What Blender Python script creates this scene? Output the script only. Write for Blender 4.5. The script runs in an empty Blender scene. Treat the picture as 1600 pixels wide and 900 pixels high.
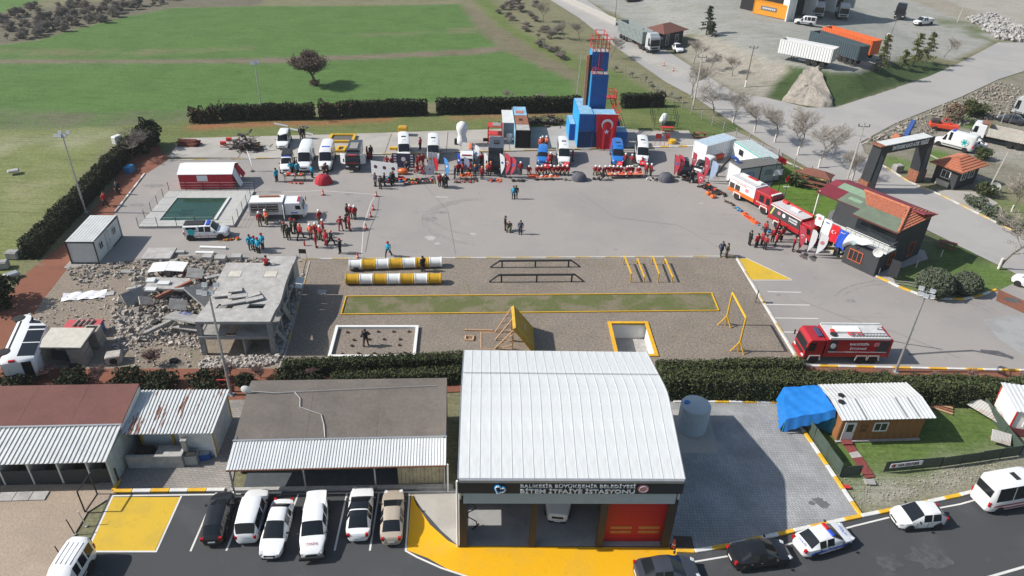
import bpy,bmesh,math,random
import numpy as np
from mathutils import Vector,Matrix
rad=math.radians
sc=bpy.context.scene
C=sc.collection
rng=np.random.default_rng(7)
random.seed(7)
# ---------------- camera, world, sun, exposure ----------------
CAM_H=39.0; PITCH=rad(32.0); ROLL=rad(2.3); FPX=1150.0
cam_d=bpy.data.cameras.new('camera'); cam=bpy.data.objects.new('camera',cam_d); C.objects.link(cam)
_f=Vector((0,math.cos(PITCH),-math.sin(PITCH))); _r=Vector((1,0,0)); _u=_r.cross(_f)
c_,s_=math.cos(ROLL),math.sin(ROLL)
RT=c_*_r + s_*_u; UP=-s_*_r + c_*_u; FW=_f
cam.matrix_world=Matrix((( RT.x,UP.x,-FW.x,0),(RT.y,UP.y,-FW.y,0),(RT.z,UP.z,-FW.z,CAM_H),(0,0,0,1)))
cam_d.sensor_width=36; cam_d.lens=36*FPX/1600; cam_d.clip_end=9000; cam_d.clip_start=.5
sc.camera=cam
SUN_EL=39.0; SHADOW_AZ=3.5          # shadows fall towards world +X
world=bpy.data.worlds.new('World'); sc.world=world; world.use_nodes=True
wn=world.node_tree; bg=wn.nodes['Background']; sky=wn.nodes.new('ShaderNodeTexSky'); sky.sky_type='NISHITA'
sky.sun_disc=False; sky.sun_elevation=rad(SUN_EL); sky.sun_rotation=rad(270-3.5); sky.air_density=1.3; sky.dust_density=1.5
wn.links.new(sky.outputs[0],bg.inputs[0]); bg.inputs[1].default_value=.088
sd=bpy.data.lights.new('sun','SUN'); sun=bpy.data.objects.new('sun',sd); C.objects.link(sun)
sd.energy=4.5; sd.angle=rad(.55); sd.color=(1,.955,.89)
_l=Vector((math.cos(rad(SHADOW_AZ))*math.cos(rad(SUN_EL)),math.sin(rad(SHADOW_AZ))*math.cos(rad(SUN_EL)),-math.sin(rad(SUN_EL))))
sun.rotation_euler=_l.to_track_quat('-Z','Y').to_euler()
sc.view_settings.view_transform='Standard'; sc.view_settings.look='None'; sc.view_settings.gamma=1
sc.view_settings.exposure=.42
sc.cycles.max_bounces=5; sc.cycles.diffuse_bounces=3; sc.cycles.glossy_bounces=2; sc.cycles.transparent_max_bounces=6
def G(px,py,z=0.0):
    """point of the place at height z that the photograph shows at pixel (px, py)"""
    d=RT*((px-800)/FPX) - UP*((py-450)/FPX) + FW
    t=(z-CAM_H)/d.z
    return Vector((d.x*t,d.y*t,z))
# ---------------- materials ----------------
_mc={}
def nd(nt,t,**k):
    n=nt.nodes.new('ShaderNode'+t)
    for a,b in k.items():
        if a.startswith('i_'):n.inputs[int(a[2:])].default_value=b
        else:setattr(n,a,b)
    return n
def M(name,col,rough=.8,metal=0,var=.12,scale=2.0,bump=0,bscale=18,spec=.35,coat=0,emit=0,col2=None,mixs=.5,stretch=None,streak=0):
    key=name
    if key in _mc:return _mc[key]
    m=bpy.data.materials.new(name); m.use_nodes=True; nt=m.node_tree; b=nt.nodes['Principled BSDF']
    tc=nd(nt,'TexCoord'); v=tc.outputs['Object']
    if stretch:
        mp=nd(nt,'Mapping'); mp.inputs['Scale'].default_value=stretch; nt.links.new(v,mp.inputs[0]); v=mp.outputs[0]
    n=nd(nt,'TexNoise'); n.inputs['Scale'].default_value=scale; n.inputs['Detail'].default_value=6; n.inputs['Roughness'].default_value=.65
    nt.links.new(v,n.inputs[0])
    r=nd(nt,'ValToRGB'); nt.links.new(n.outputs[0],r.inputs[0])
    c2=col2 if col2 else tuple(min(1,c*(1+var)) for c in col); c1=col if col2 else tuple(c*(1-var) for c in col)
    w=.18 if not col2 else .12
    r.color_ramp.elements[0].position=mixs-w; r.color_ramp.elements[1].position=mixs+w
    r.color_ramp.elements[0].color=(*c1,1); r.color_ramp.elements[1].color=(*c2,1)
    out=r.outputs[0]
    n2=nd(nt,'TexNoise'); n2.inputs['Scale'].default_value=scale*9; n2.inputs['Detail'].default_value=3; nt.links.new(v,n2.inputs[0])
    mr=nd(nt,'MapRange'); mr.inputs[1].default_value=.3; mr.inputs[2].default_value=.7; mr.inputs[3].default_value=1-var*.6; mr.inputs[4].default_value=1+var*.6
    nt.links.new(n2.outputs[0],mr.inputs[0])
    mx=nd(nt,'VectorMath',operation='SCALE'); nt.links.new(out,mx.inputs[0]); nt.links.new(mr.outputs[0],mx.inputs['Scale'])
    nt.links.new(mx.outputs[0],b.inputs['Base Color'])
    b.inputs['Roughness'].default_value=rough; b.inputs['Metallic'].default_value=metal
    b.inputs['Specular IOR Level'].default_value=spec; b.inputs['Coat Weight'].default_value=coat; b.inputs['Coat Roughness'].default_value=.08
    if bump:
        bn=nd(nt,'TexNoise'); bn.inputs['Scale'].default_value=bscale; bn.inputs['Detail'].default_value=4; nt.links.new(v,bn.inputs[0])
        bp=nd(nt,'Bump'); bp.inputs['Strength'].default_value=bump; bp.inputs['Distance'].default_value=.05
        nt.links.new(bn.outputs[0],bp.inputs['Height']); nt.links.new(bp.outputs[0],b.inputs['Normal'])
    if emit:b.inputs['Emission Color'].default_value=(*col,1); b.inputs['Emission Strength'].default_value=emit
    _mc[key]=m; return m
def ground_mat(name,layers,base,rough=.95,bump=.3,bscale=6,speck=None,vcol=False,lines=None,crack=0):
    """layers: list of (scale, lo, hi, colour, strength[, stretch]) noise patches painted over the base colour"""
    m=bpy.data.materials.new(name); m.use_nodes=True; nt=m.node_tree; b=nt.nodes['Principled BSDF']
    tc=nd(nt,'TexCoord'); pos=tc.outputs['Object']
    if vcol:a=nd(nt,'VertexColor',layer_name='soil'); cur=a.outputs[0]
    else:a=nd(nt,'RGB'); a.outputs[0].default_value=(*base,1); cur=a.outputs[0]
    for ly in layers:
        s,lo,hi,col,st=ly[:5]
        v=pos
        if len(ly) > 5:
            mp=nd(nt,'Mapping'); mp.inputs['Scale'].default_value=ly[5]; mp.inputs['Rotation'].default_value=ly[6] if len(ly) > 6 else (0,0,0)
            nt.links.new(v,mp.inputs[0]); v=mp.outputs[0]
        n=nd(nt,'TexNoise'); n.inputs['Scale'].default_value=s; n.inputs['Detail'].default_value=7; n.inputs['Roughness'].default_value=.62
        nt.links.new(v,n.inputs[0])
        mr=nd(nt,'MapRange',interpolation_type='SMOOTHSTEP'); mr.inputs[1].default_value=lo; mr.inputs[2].default_value=hi; mr.inputs[3].default_value=0; mr.inputs[4].default_value=st
        nt.links.new(n.outputs[0],mr.inputs[0])
        mx=nd(nt,'Mix',data_type='RGBA',blend_type='MULTIPLY' if max(col) > 1 or len(col) == 4 else 'MIX')
        nt.links.new(mr.outputs[0],mx.inputs[0]); nt.links.new(cur,mx.inputs[6]); mx.inputs[7].default_value=(*col[:3],1)
        cur=mx.outputs[2]
    if crack:
        vo=nd(nt,'TexVoronoi',feature='DISTANCE_TO_EDGE'); vo.inputs['Scale'].default_value=crack
        nn=nd(nt,'TexNoise'); nn.inputs['Scale'].default_value=crack*4; nt.links.new(pos,nn.inputs[0])
        ad=nd(nt,'VectorMath',operation='MULTIPLY_ADD'); nt.links.new(nn.outputs[1],ad.inputs[0]); ad.inputs[1].default_value=(2.5,2.5,0); nt.links.new(pos,ad.inputs[2])
        nt.links.new(ad.outputs[0],vo.inputs[0])
        mr=nd(nt,'MapRange'); mr.inputs[1].default_value=0; mr.inputs[2].default_value=.012; mr.inputs[3].default_value=.35; mr.inputs[4].default_value=0
        nt.links.new(vo.outputs[0],mr.inputs[0])
        mx=nd(nt,'Mix',data_type='RGBA'); nt.links.new(mr.outputs[0],mx.inputs[0]); nt.links.new(cur,mx.inputs[6]); mx.inputs[7].default_value=tuple(c*.45 for c in base)+(1,)
        cur=mx.outputs[2]
    n=nd(nt,'TexNoise'); n.inputs['Scale'].default_value=bscale; n.inputs['Detail'].default_value=8; n.inputs['Roughness'].default_value=.75; nt.links.new(pos,n.inputs[0])
    mr=nd(nt,'MapRange'); mr.inputs[1].default_value=.3; mr.inputs[2].default_value=.7
    sp=speck if speck is not None else .15
    mr.inputs[3].default_value=1-sp; mr.inputs[4].default_value=1+sp; nt.links.new(n.outputs[0],mr.inputs[0])
    vm=nd(nt,'VectorMath',operation='SCALE'); nt.links.new(cur,vm.inputs[0]); nt.links.new(mr.outputs[0],vm.inputs['Scale'])
    nt.links.new(vm.outputs[0],b.inputs['Base Color']); b.inputs['Roughness'].default_value=rough; b.inputs['Specular IOR Level'].default_value=.2
    if bump:
        bp=nd(nt,'Bump'); bp.inputs['Strength'].default_value=bump; bp.inputs['Distance'].default_value=.15
        nt.links.new(n.outputs[0],bp.inputs['Height']); nt.links.new(bp.outputs[0],b.inputs['Normal'])
    return m
# ---------------- mesh helpers ----------------
class MB:
    def __init__(s):s.v=[]; s.f=[]; s.m=[]
    def add(s,vs,fs,mi=0):
        o=len(s.v); s.v += [tuple(p) for p in vs]; s.f += [tuple(i+o for i in f) for f in fs]; s.m += [mi]*len(fs); return s
    def box(s,c,d,rz=0,mi=0,rx=0,ry=0,taper=1):
        x,y,z=d[0]/2,d[1]/2,d[2]/2
        t=taper
        p=[(-x,-y,-z),(x,-y,-z),(x,y,-z),(-x,y,-z),(-x*t,-y*t,z),(x*t,-y*t,z),(x*t,y*t,z),(-x*t,y*t,z)]
        if rx or ry or rz:
            R=Matrix.Rotation(rz,3,'Z') @ Matrix.Rotation(ry,3,'Y') @ Matrix.Rotation(rx,3,'X')
            p=[R @ Vector(q) for q in p]
        return s.add([(q[0]+c[0],q[1]+c[1],q[2]+c[2]) for q in p],[(0,3,2,1),(4,5,6,7),(0,1,5,4),(1,2,6,5),(2,3,7,6),(3,0,4,7)],mi)
    def tube(s,a,b,r,n=6,r2=None,mi=0,cap=True):
        a,b=Vector(a),Vector(b); d=b-a
        if d.length < 1e-6:return s
        q=d.to_track_quat('Z','Y'); r2=r if r2 is None else r2
        vs=[]
        for k,(p,rr) in enumerate(((a,r),(b,r2))):
            for i in range(n):
                w=2*math.pi*i/n; vs.append(p + q @ Vector((rr*math.cos(w),rr*math.sin(w),0)))
        fs=[(i,(i+1) % n,n+(i+1) % n,n+i) for i in range(n)]
        if cap:fs += [tuple(range(n-1,-1,-1)),tuple(range(n,2*n))]
        return s.add(vs,fs,mi)
    def lathe(s,prof,n=16,c=(0,0,0),axis='Z',mi=0):
        vs=[]
        for r,h in prof:
            for i in range(n):
                w=2*math.pi*i/n; x,y=r*math.cos(w),r*math.sin(w)
                p=(x,y,h) if axis == 'Z' else ((h,x,y) if axis == 'X' else (x,h,y))
                vs.append((p[0]+c[0],p[1]+c[1],p[2]+c[2]))
        fs=[]
        for j in range(len(prof)-1):
            for i in range(n):
                a=j*n+i; b=j*n+(i+1) % n; f=(a,b,b+n,a+n)
                fs.append(f if axis != 'Y' else f[::-1])
        if prof[0][0] > 1e-4:fs.append(tuple(range(n-1,-1,-1)))
        if prof[-1][0] > 1e-4:fs.append(tuple(range((len(prof)-1)*n,len(prof)*n)))
        return s.add(vs,fs,mi)
    def prism(s,poly,z0,z1,mi=0):
        """poly: list of (x,y) counter-clockwise; solid between z0 and z1"""
        n=len(poly); vs=[(p[0],p[1],z0) for p in poly]+[(p[0],p[1],z1) for p in poly]
        fs=[tuple(range(n-1,-1,-1)),tuple(range(n,2*n))]+[(i,(i+1) % n,n+(i+1) % n,n+i) for i in range(n)]
        return s.add(vs,fs,mi)
    def profile(s,pts,y0,y1,mi=0,ax='Y'):
        """side profile pts (x,z) extruded along y (or, with ax='X', (y,z) along x)"""
        n=len(pts)
        if ax == 'Y':vs=[(p[0],y0,p[1]) for p in pts]+[(p[0],y1,p[1]) for p in pts]
        else:vs=[(y0,p[0],p[1]) for p in pts]+[(y1,p[0],p[1]) for p in pts]
        fs=[tuple(range(n)),tuple(range(2*n-1,n-1,-1))]+[(i,n+i,n+(i+1) % n,(i+1) % n) for i in range(n)]
        return s.add(vs,fs,mi)
    def quad(s,a,b,c,d,mi=0):return s.add([a,b,c,d],[(0,1,2,3)],mi)
    def slab(s,pts,th,mi=0):
        """a flat panel of thickness th under the top corner points pts"""
        pts=[Vector(p) for p in pts]; nrm=(pts[1]-pts[0]).cross(pts[2]-pts[0]).normalized()
        if nrm.z < 0:pts=pts[::-1]; nrm=-nrm
        n=len(pts); lo=[p-nrm*th for p in pts]
        return s.add(pts+lo,[tuple(range(n)),tuple(range(2*n-1,n-1,-1))]+[(i,n+i,n+(i+1) % n,(i+1) % n) for i in range(n)],mi)
    def build(s,name,mats,parent=None,smooth=None,loc=(0,0,0),rz=0,fix=True,bevel=0):
        me=bpy.data.meshes.new(name); me.from_pydata(s.v,[],s.f)
        for m in (mats if isinstance(mats,(list,tuple)) else [mats]):me.materials.append(m)
        if any(s.m):me.polygons.foreach_set('material_index',s.m)
        if fix:
            bm=bmesh.new(); bm.from_mesh(me); bmesh.ops.recalc_face_normals(bm,faces=bm.faces)
            if bevel:bmesh.ops.bevel(bm,geom=[e for e in bm.edges if e.calc_face_angle(0) > .6],offset=bevel,segments=1,affect='EDGES',clamp_overlap=True)
            bm.to_mesh(me); bm.free()
        if smooth is not None:
            me.polygons.foreach_set('use_smooth',[True]*len(me.polygons)); me.set_sharp_from_angle(angle=rad(smooth))
        me.update()
        o=bpy.data.objects.new(name,me); C.objects.link(o); o.parent=parent; o.location=loc; o.rotation_euler=(0,0,rz)
        return o
def tag(o,label=None,cat=None,group=None,kind=None):
    if label:o['label']=label
    if cat:o['category']=cat
    if group:o['group']=group
    if kind:o['kind']=kind
    return o
def thing(name,label,cat,loc=(0,0,0),rz=0,group=None):
    o=bpy.data.objects.new(name,None); C.objects.link(o); o.location=loc; o.rotation_euler=(0,0,rz); o.empty_display_size=.3
    return tag(o,label,cat,group)
def copy_tree(o,parent=None):
    c=o.copy(); C.objects.link(c)
    if parent is not None:c.parent=parent
    for ch in list(o.children):copy_tree(ch,c)
    return c
def inst(o,loc,rz=0,label=None,group=None,scale=None):
    c=copy_tree(o); c.location=loc; c.rotation_euler=(0,0,rz)
    if label:c['label']=label
    if group:c['group']=group
    if scale:c.scale=(scale,)*3 if not isinstance(scale,tuple) else scale
    return c
def piece(src,name,parent,loc,rot=(0,0,0),mat=None,scale=None):
    """a repeated part that shares the mesh of src"""
    o=bpy.data.objects.new(name,src.data if hasattr(src,'data') else src); C.objects.link(o); o.parent=parent; o.location=loc; o.rotation_euler=rot
    if mat:o.material_slots[0].link='OBJECT'; o.material_slots[0].material=mat
    if scale:o.scale=scale
    return o
def mesh_of(mb,mats,name='piece',smooth=None,bevel=0):
    o=mb.build(name,mats,None,smooth,bevel=bevel); me=o.data; bpy.data.objects.remove(o); return me
_nsheet=0
def sheet(name,px,mat,z,kind='structure',world=False,parent=None):
    """flat sheet given by its corners in the photograph (or in the world)"""
    global _nsheet
    _nsheet += 1; z += _nsheet*.00009
    pts=[(p[0],p[1]) if world else tuple(G(p[0],p[1],0)[:2]) for p in px]
    bm=bmesh.new(); f=bm.faces.new([bm.verts.new((p[0],p[1],z)) for p in pts]); bm.normal_update()
    if f.normal.z < 0:f.normal_flip()
    bmesh.ops.triangulate(bm,faces=[f]); me=bpy.data.meshes.new(name); bm.to_mesh(me); bm.free(); me.materials.append(mat)
    o=bpy.data.objects.new(name,me); C.objects.link(o); o.parent=parent
    if kind:o['kind']=kind
    return o
def quads(name,V,mat,parent=None,nper=4):
    """V: (n, nper, 3) array of faces"""
    n=len(V); me=bpy.data.meshes.new(name); me.vertices.add(n*nper); me.vertices.foreach_set('co',V.reshape(-1).astype(np.float32))
    me.loops.add(n*nper); me.loops.foreach_set('vertex_index',np.arange(n*nper,dtype=np.int32))
    me.polygons.add(n); me.polygons.foreach_set('loop_start',np.arange(0,n*nper,nper,dtype=np.int32))
    me.update(calc_edges=True); me.materials.append(mat)
    o=bpy.data.objects.new(name,me); C.objects.link(o); o.parent=parent; return o
def leaves(P,size,flat=.0,elong=1.6):
    """leaf-sized quads round the points P (n,3)"""
    n=len(P); a=rng.normal(size=(n,3)); a[:,2] *= (1-flat); a /= np.linalg.norm(a,axis=1)[:,None]
    b=rng.normal(size=(n,3)); b -= (b*a).sum(1)[:,None]*a; b /= np.linalg.norm(b,axis=1)[:,None]
    s=size*rng.uniform(.6,1.3,(n,1)); a=a*s*elong; b=b*s
    return np.stack([P-a*.5-b*.18,P-b*.5+a*.05,P+a*.5,P+b*.5+a*.05],1)
def heading(a,b):return math.atan2(b[1]-a[1],b[0]-a[0])
# ---------------- terrain: one sheet with soil colours and the truck yard raised behind its bank ----------------
def in_poly(X,Y,poly):
    ins=np.zeros(X.shape,bool); n=len(poly)
    for i in range(n):
        x0,y0=poly[i][:2]; x1,y1=poly[(i+1) % n][:2]
        if y0 == y1:continue
        c=((y0 > Y) != (y1 > Y)) & (X < (x1-x0)*(Y-y0)/(y1-y0)+x0); ins ^= c
    return ins
def dist_poly(X,Y,poly):
    D=np.full(X.shape,1e9); n=len(poly)
    for i in range(n):
        x0,y0=poly[i][:2]; x1,y1=poly[(i+1) % n][:2]; dx,dy=x1-x0,y1-y0; L=dx*dx+dy*dy+1e-9
        t=np.clip(((X-x0)*dx+(Y-y0)*dy)/L,0,1); D=np.minimum(D,np.hypot(X-x0-t*dx,Y-y0-t*dy))
    D[in_poly(X,Y,poly)]=0; return D
def blur(A,k):
    for _ in range(k):
        A=(A+np.roll(A,1,0)+np.roll(A,-1,0)+np.roll(A,1,1)+np.roll(A,-1,1))/5
    return A
def lump(X,Y,s,seed=0,amp=1):
    r=np.random.default_rng(seed); A=np.zeros(X.shape)
    for k in range(7):
        a,p=r.uniform(0,6.28,2); f=6.28/s*r.uniform(.6,1.9); A += np.sin((X*math.cos(a)+Y*math.sin(a))*f+p)
    return A*amp/7
YARD=[(905,-8,0),(960,20,0),(1040,60,.4),(1085,52,1.6),(1130,62,2.2),(1200,92,2.6),(1262,106,2.8),(1335,113,2.7),(1372,102,2.2),(1405,90,1.4),(1450,84,.6),(1488,95,0),(1560,60,0),(1600,30,.4),(1700,0,.6),(1560,-60,1.5),(1200,-80,2),(905,-60,.5)]
YW=[G(a,b,c) for a,b,c in YARD]
_ys=sorted([(p.x,p.z) for p in YW[:13]])
RW=[G(a,b,0) for a,b in [(880,-15),(960,30),(1040,78),(1090,110),(1150,146),(1195,152),(1232,163),(1270,169),(1305,167),(1400,136),(1450,120),(1492,104),(1500,98),(1560,70),(1640,110),(1500,165),(1345,215),(1300,290),(1200,240),(1040,140),(850,0)]]
X1=np.arange(-185,250,.8); Y1=np.arange(8,330,.8)
XX,YY=np.meshgrid(X1,Y1)
d1=dist_poly(XX,YY,YW); d2=dist_poly(XX,YY,RW); d2=np.minimum(d2,60)
tt=d2/(d1+d2+1e-6); HY=np.interp(XX,[a for a,_ in _ys],[b for _,b in _ys])
bank=HY*np.clip(tt,0,1)**.8*np.clip(1-d1/14,0,1)*((d1 > 0)+0.0)+HY*(d1 == 0)
bank=blur(bank,2)
def yard_z(x,y):
    j=int((x-X1[0])/.8); i=int((y-Y1[0])/.8)
    return float(bank[max(0,min(i,len(Y1)-1)),max(0,min(j,len(X1)-1))])
def GY(px,py):
    """ground point on the raised yard"""
    p=G(px,py,0)
    for _ in range(6):p=G(px,py,yard_z(p.x,p.y))
    return p
ZONES=[
 ((.15,.135,.10),[(-100,5),(60,12),(250,-8),(430,-12),(400,9),(270,12),(200,25),(120,45),(60,62),(0,70),(-120,78)],1),
 ((.088,.160,.044),[(-150,76),(0,70),(60,62),(120,45),(200,25),(270,12),(400,9),(560,9),(722,6),(745,28),(800,62),(850,92),(893,115),(905,160),(660,160),(480,166),(300,195),(150,200),(0,202),(-150,206)],0),
 ((.10,.18,.05),[(-150,-40),(75,-20),(60,5),(0,20),(-150,50)],0),
 ((.13,.135,.08),[(-150,178),(0,172),(150,176),(300,172),(300,197),(0,203),(-150,206)],2),
 ((.15,.16,.075),[(-150,80),(60,76),(240,77),(400,72),(400,77),(240,85),(-150,88)],2),
 ((.15,.16,.08),[(480,56),(640,50),(740,42),(760,50),(640,55)],2),
 ((.185,.15,.115),[(-150,92),(250,93),(420,90),(600,84),(720,77),(800,70),(800,78),(735,85),(600,90),(420,98),(250,98),(-150,98)],1),
 ((.17,.15,.10),[(722,8),(742,12),(790,45),(850,80),(905,112),(905,130),(893,125),(800,84),(750,52)],1),
 ((.125,.165,.05),[(735,-5),(765,-5),(800,40),(860,70),(905,88),(905,112),(850,84),(790,48)],1),
 ((.175,.198,.075),[(-200,206),(0,203),(185,198),(175,215),(120,290),(60,350),(30,400),(-40,560),(-200,600)],1),
 ((.27,.27,.17),[(20,207),(180,201),(165,222),(100,232),(0,250),(-60,250)],3),
 ((.24,.24,.13),[(20,270),(90,250),(110,280),(60,330),(0,350)],3),
 ((.14,.165,.06),[(190,195),(270,190),(890,165),(1040,165),(1060,180),(1210,240),(1300,290),(1340,330),(1290,380),(1100,260),(900,215),(270,222),(200,290)],0),
 ((.30,.125,.065),[(300,193),(480,188),(615,182),(625,187),(480,195),(300,201)],1),
 ((.27,.15,.08),[(700,182),(800,176),(895,172),(895,178),(780,183),(700,187)],1),
 ((.06,.10,.025),[(1275,200),(1300,200),(1040,185),(980,190),(975,232),(1000,232),(1003,206)],3),
 ((.30,.295,.28),[(905,-8,0),(960,20,0),(1040,58,.4),(1085,50,1.6),(1130,60,2.2),(1200,90,2.6),(1262,104,2.8),(1400,70,1),(1300,-60,1),(905,-60,.5)],1),
 ((.115,.155,.05),[(905,90),(960,110),(1040,155),(1110,185),(1200,245),(1290,295),(1330,320),(1300,350),(1190,300),(1120,250),(1080,205),(1030,178),(940,165),(900,150)],1),
 ((.105,.175,.03),[(1140,262),(1235,262),(1260,290),(1330,305),(1310,372),(1290,385),(1210,350),(1190,300)],0),
 ((.30,.275,.24),[(1060,84),(1090,66),(1130,76),(1196,106),(1225,118),(1230,150),(1195,152),(1150,146),(1090,110)],1),
 ((.055,.085,.03),[(1196,152),(1212,120),(1245,104),(1300,108),(1345,114),(1390,95),(1440,82),(1480,86),(1494,100),(1450,120),(1400,137),(1305,168),(1262,168)],0),
 ((.30,.295,.28),YARD,0),
 ((.29,.26,.22),[(1300,-20),(1420,0),(1500,30),(1600,80),(1700,110),(1700,-60),(1300,-60)],1),
 ((.13,.15,.08),[(1480,25),(1530,40),(1600,72),(1600,82),(1500,50),(1440,30)],3),
 ((.34,.32,.29),[(1400,-30),(1480,0),(1600,45),(1700,70),(1700,20),(1520,-30)],1),
 ((.22,.20,.165),[(1330,225),(1400,192),(1500,152),(1560,124),(1650,100),(1750,110),(1750,260),(1500,300),(1400,262),(1350,235)],1),
 ((.30,.28,.25),[(1415,222),(1500,232),(1600,262),(1750,300),(1750,240),(1600,215),(1500,200)],1),
 ((.12,.18,.045),[(1372,248),(1385,238),(1425,252),(1430,270),(1400,266)],1),
 ((.11,.18,.04),[(1430,232),(1470,235),(1510,252),(1500,275),(1450,250)],1),
 ((.10,.17,.035),[(1480,170),(1530,176),(1560,195),(1530,205),(1485,190)],1),
 ((.11,.18,.045),[(1470,300),(1530,310),(1600,320),(1700,350),(1700,400),(1600,362),(1530,335)],2),
 ((.11,.17,.045),[(1390,432),(1450,400),(1470,365),(1530,395),(1600,435),(1700,490),(1620,480),(1555,452),(1505,464),(1440,460)],1),
 ((.05,.07,.03),[(1450,360),(1500,385),(1560,410),(1500,430),(1440,420)],3),
 ((.11,.165,.045),[(1225,640),(1300,640),(1460,640),(1640,600),(1640,700),(1430,745),(1330,790)],0),
 ((.31,.29,.25),[(1290,740),(1330,760),(1345,800),(1460,775),(1600,735),(1700,700),(1700,660),(1560,700),(1420,740),(1330,750)],1),
 ((.115,.16,.05),[(1330,730),(1400,745),(1480,735),(1560,712),(1600,700),(1600,690),(1480,715)],3),
]
Wx=lump(XX,YY,7,1,.9)+lump(XX,YY,2.5,2,.5); Wy=lump(XX,YY,7,3,.9)+lump(XX,YY,2.5,4,.5)
soil=np.empty(XX.shape+(3,)); soil[:]=(.185,.175,.105)
pat=lump(XX,YY,5,9)+lump(XX,YY,13,10)
for col,poly,mode in ZONES:
    w=[G(p[0],p[1],p[2] if len(p) > 2 else 0) for p in poly]
    if col == (.055,.085,.03):w=[G(p[0],p[1],0) if k < 1 or k > 8 else G(p[0],p[1],2) for k,p in enumerate(poly)]
    k={0:.35,1:1,2:1.6,3:1.5}[mode]
    m=in_poly(XX+Wx*k,YY+Wy*k*.8,w).astype(float)
    if mode == 3:m=m*np.clip(.55+pat*1.2,0,1)
    if mode == 2:m=m*np.clip(.7+pat,0,1)
    m=blur(m,1 if mode == 0 else 2)[...,None]
    soil=soil*(1-m)+np.array(col)*m
zz=-.05-.05*np.clip(lump(XX,YY,3,5)+.5,0,1)+bank+np.clip(tt*4,0,1)*np.clip(1-d1/14,0,1)*(d1 > 0)*(HY > .1)*lump(XX,YY,4,6,.35)
me=bpy.data.meshes.new('ground'); ny,nx=XX.shape
co=np.stack([XX,YY,zz],-1).reshape(-1,3)
idx=np.arange(nx*ny).reshape(ny,nx)
F=np.stack([idx[:-1,:-1],idx[:-1,1:],idx[1:,1:],idx[1:,:-1]],-1).reshape(-1,4)
_cx,_cy=G(988,530)[:2]; _fc=co[F].mean(1); F=F[~((abs(_fc[:,0]-_cx) < 2.6) & (abs(_fc[:,1]-_cy) < 2.6))]
me.vertices.add(len(co)); me.vertices.foreach_set('co',co.reshape(-1).astype(np.float32))
me.loops.add(F.size); me.loops.foreach_set('vertex_index',F.reshape(-1).astype(np.int32))
me.polygons.add(len(F)); me.polygons.foreach_set('loop_start',np.arange(0,F.size,4,dtype=np.int32)); me.update(calc_edges=True)
ca=me.color_attributes.new('soil','FLOAT_COLOR','POINT'); ca.data.foreach_set('color',np.concatenate([soil,np.ones(XX.shape+(1,))],-1).reshape(-1).astype(np.float32))
me.polygons.foreach_set('use_smooth',[True]*len(F))
soil_mat=ground_mat('soil and grass',[(.5,.52,.72,(.78,.8,.72,1),.8),(1.6,.5,.68,(1.2,1.16,1.12,1),.8),(.16,.45,.6,(.85,.87,.82,1),.7),
    (.9,.52,.66,(.76,.79,.76,1),.7,(.12,1.6,1)),(5,.55,.7,(.68,.7,.64,1),.6),(2.4,.5,.62,(.74,.78,.7,1),.75,(.07,1.7,1)),(9,.5,.66,(.72,.76,.68,1),.6)],(.15,.17,.08),vcol=True,bump=.5,bscale=3.5,speck=.32)
me.materials.append(soil_mat)
gr=bpy.data.objects.new('ground',me); C.objects.link(gr); gr['kind']='structure'
far=sheet('far_ground',[(-4000,-3000),(4000,-3000),(4000,5000),(-4000,5000)],ground_mat('far fields',[(.01,.45,.55,(.2,.2,.12),.8)],(.12,.16,.06),bump=0),-2.6,world=True)
# ---------------- hard surfaces ----------------
yard_asphalt=ground_mat('worn grey asphalt',[(.07,.45,.62,(.86,.87,.9,1),.7),(.4,.55,.7,(1.10,1.09,1.07,1),.7),(1.7,.62,.75,(.74,.73,.74,1),.45),(.22,.6,.72,(.8,.8,.82,1),.55,(.35,2.2,1),(0,0,.25)),
    (6,.66,.74,(1.3,1.28,1.25,1),.5),(.8,.6,.64,(.84,.84,.85,1),.5),(2.6,.68,.72,(1.5,1.5,1.48,1),.7)],(.292,.272,.254),bump=.15,bscale=22,speck=.12)
road_mat=ground_mat('pale country road',[(.1,.45,.6,(.9,.9,.92,1),.8),(.5,.5,.7,(1.08,1.07,1.05,1),.6,(.3,2,1),(0,0,-.5)),(1.2,.6,.75,(.8,.8,.8,1),.5)],(.335,.325,.31),bump=.1,bscale=15,speck=.08)
dark_asphalt=ground_mat('fresh dark asphalt',[(.2,.5,.65,(1.35,1.33,1.3,1),.6),(.8,.6,.72,(1.5,1.5,1.5,1),.35),(3,.62,.75,(.8,.8,.8,1),.5)],(.062,.064,.068),bump=.2,bscale=30,speck=.16,rough=.85)
gravel=ground_mat('grey gravel',[(.12,.45,.6,(.85,.85,.82,1),.7),(.5,.5,.66,(1.15,1.12,1.05,1),.7),(2.5,.58,.7,(.6,.6,.55,1),.6),(.3,.6,.7,(.17,.18,.09),.35)],(.235,.20,.168),bump=.8,bscale=5,speck=.5)
clay=ground_mat('red clay track',[(.3,.5,.66,(.8,.85,.9,1),.8),(2,.55,.7,(1.25,1.3,1.4,1),.6),(.5,.62,.72,(.22,.17,.12),.6)],(.215,.09,.058),bump=.4,bscale=9,speck=.22)
rubble_earth=ground_mat('dusty earth',[(.2,.45,.6,(.8,.8,.8,1),.7),(.8,.5,.66,(1.2,1.18,1.15,1),.7),(.25,.6,.7,(.15,.17,.07),.7),(3,.58,.7,(1.4,1.4,1.4,1),.5),(2.2,.6,.7,(.6,.58,.55,1),.5)],(.27,.225,.18),bump=.9,bscale=5,speck=.35)
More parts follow.
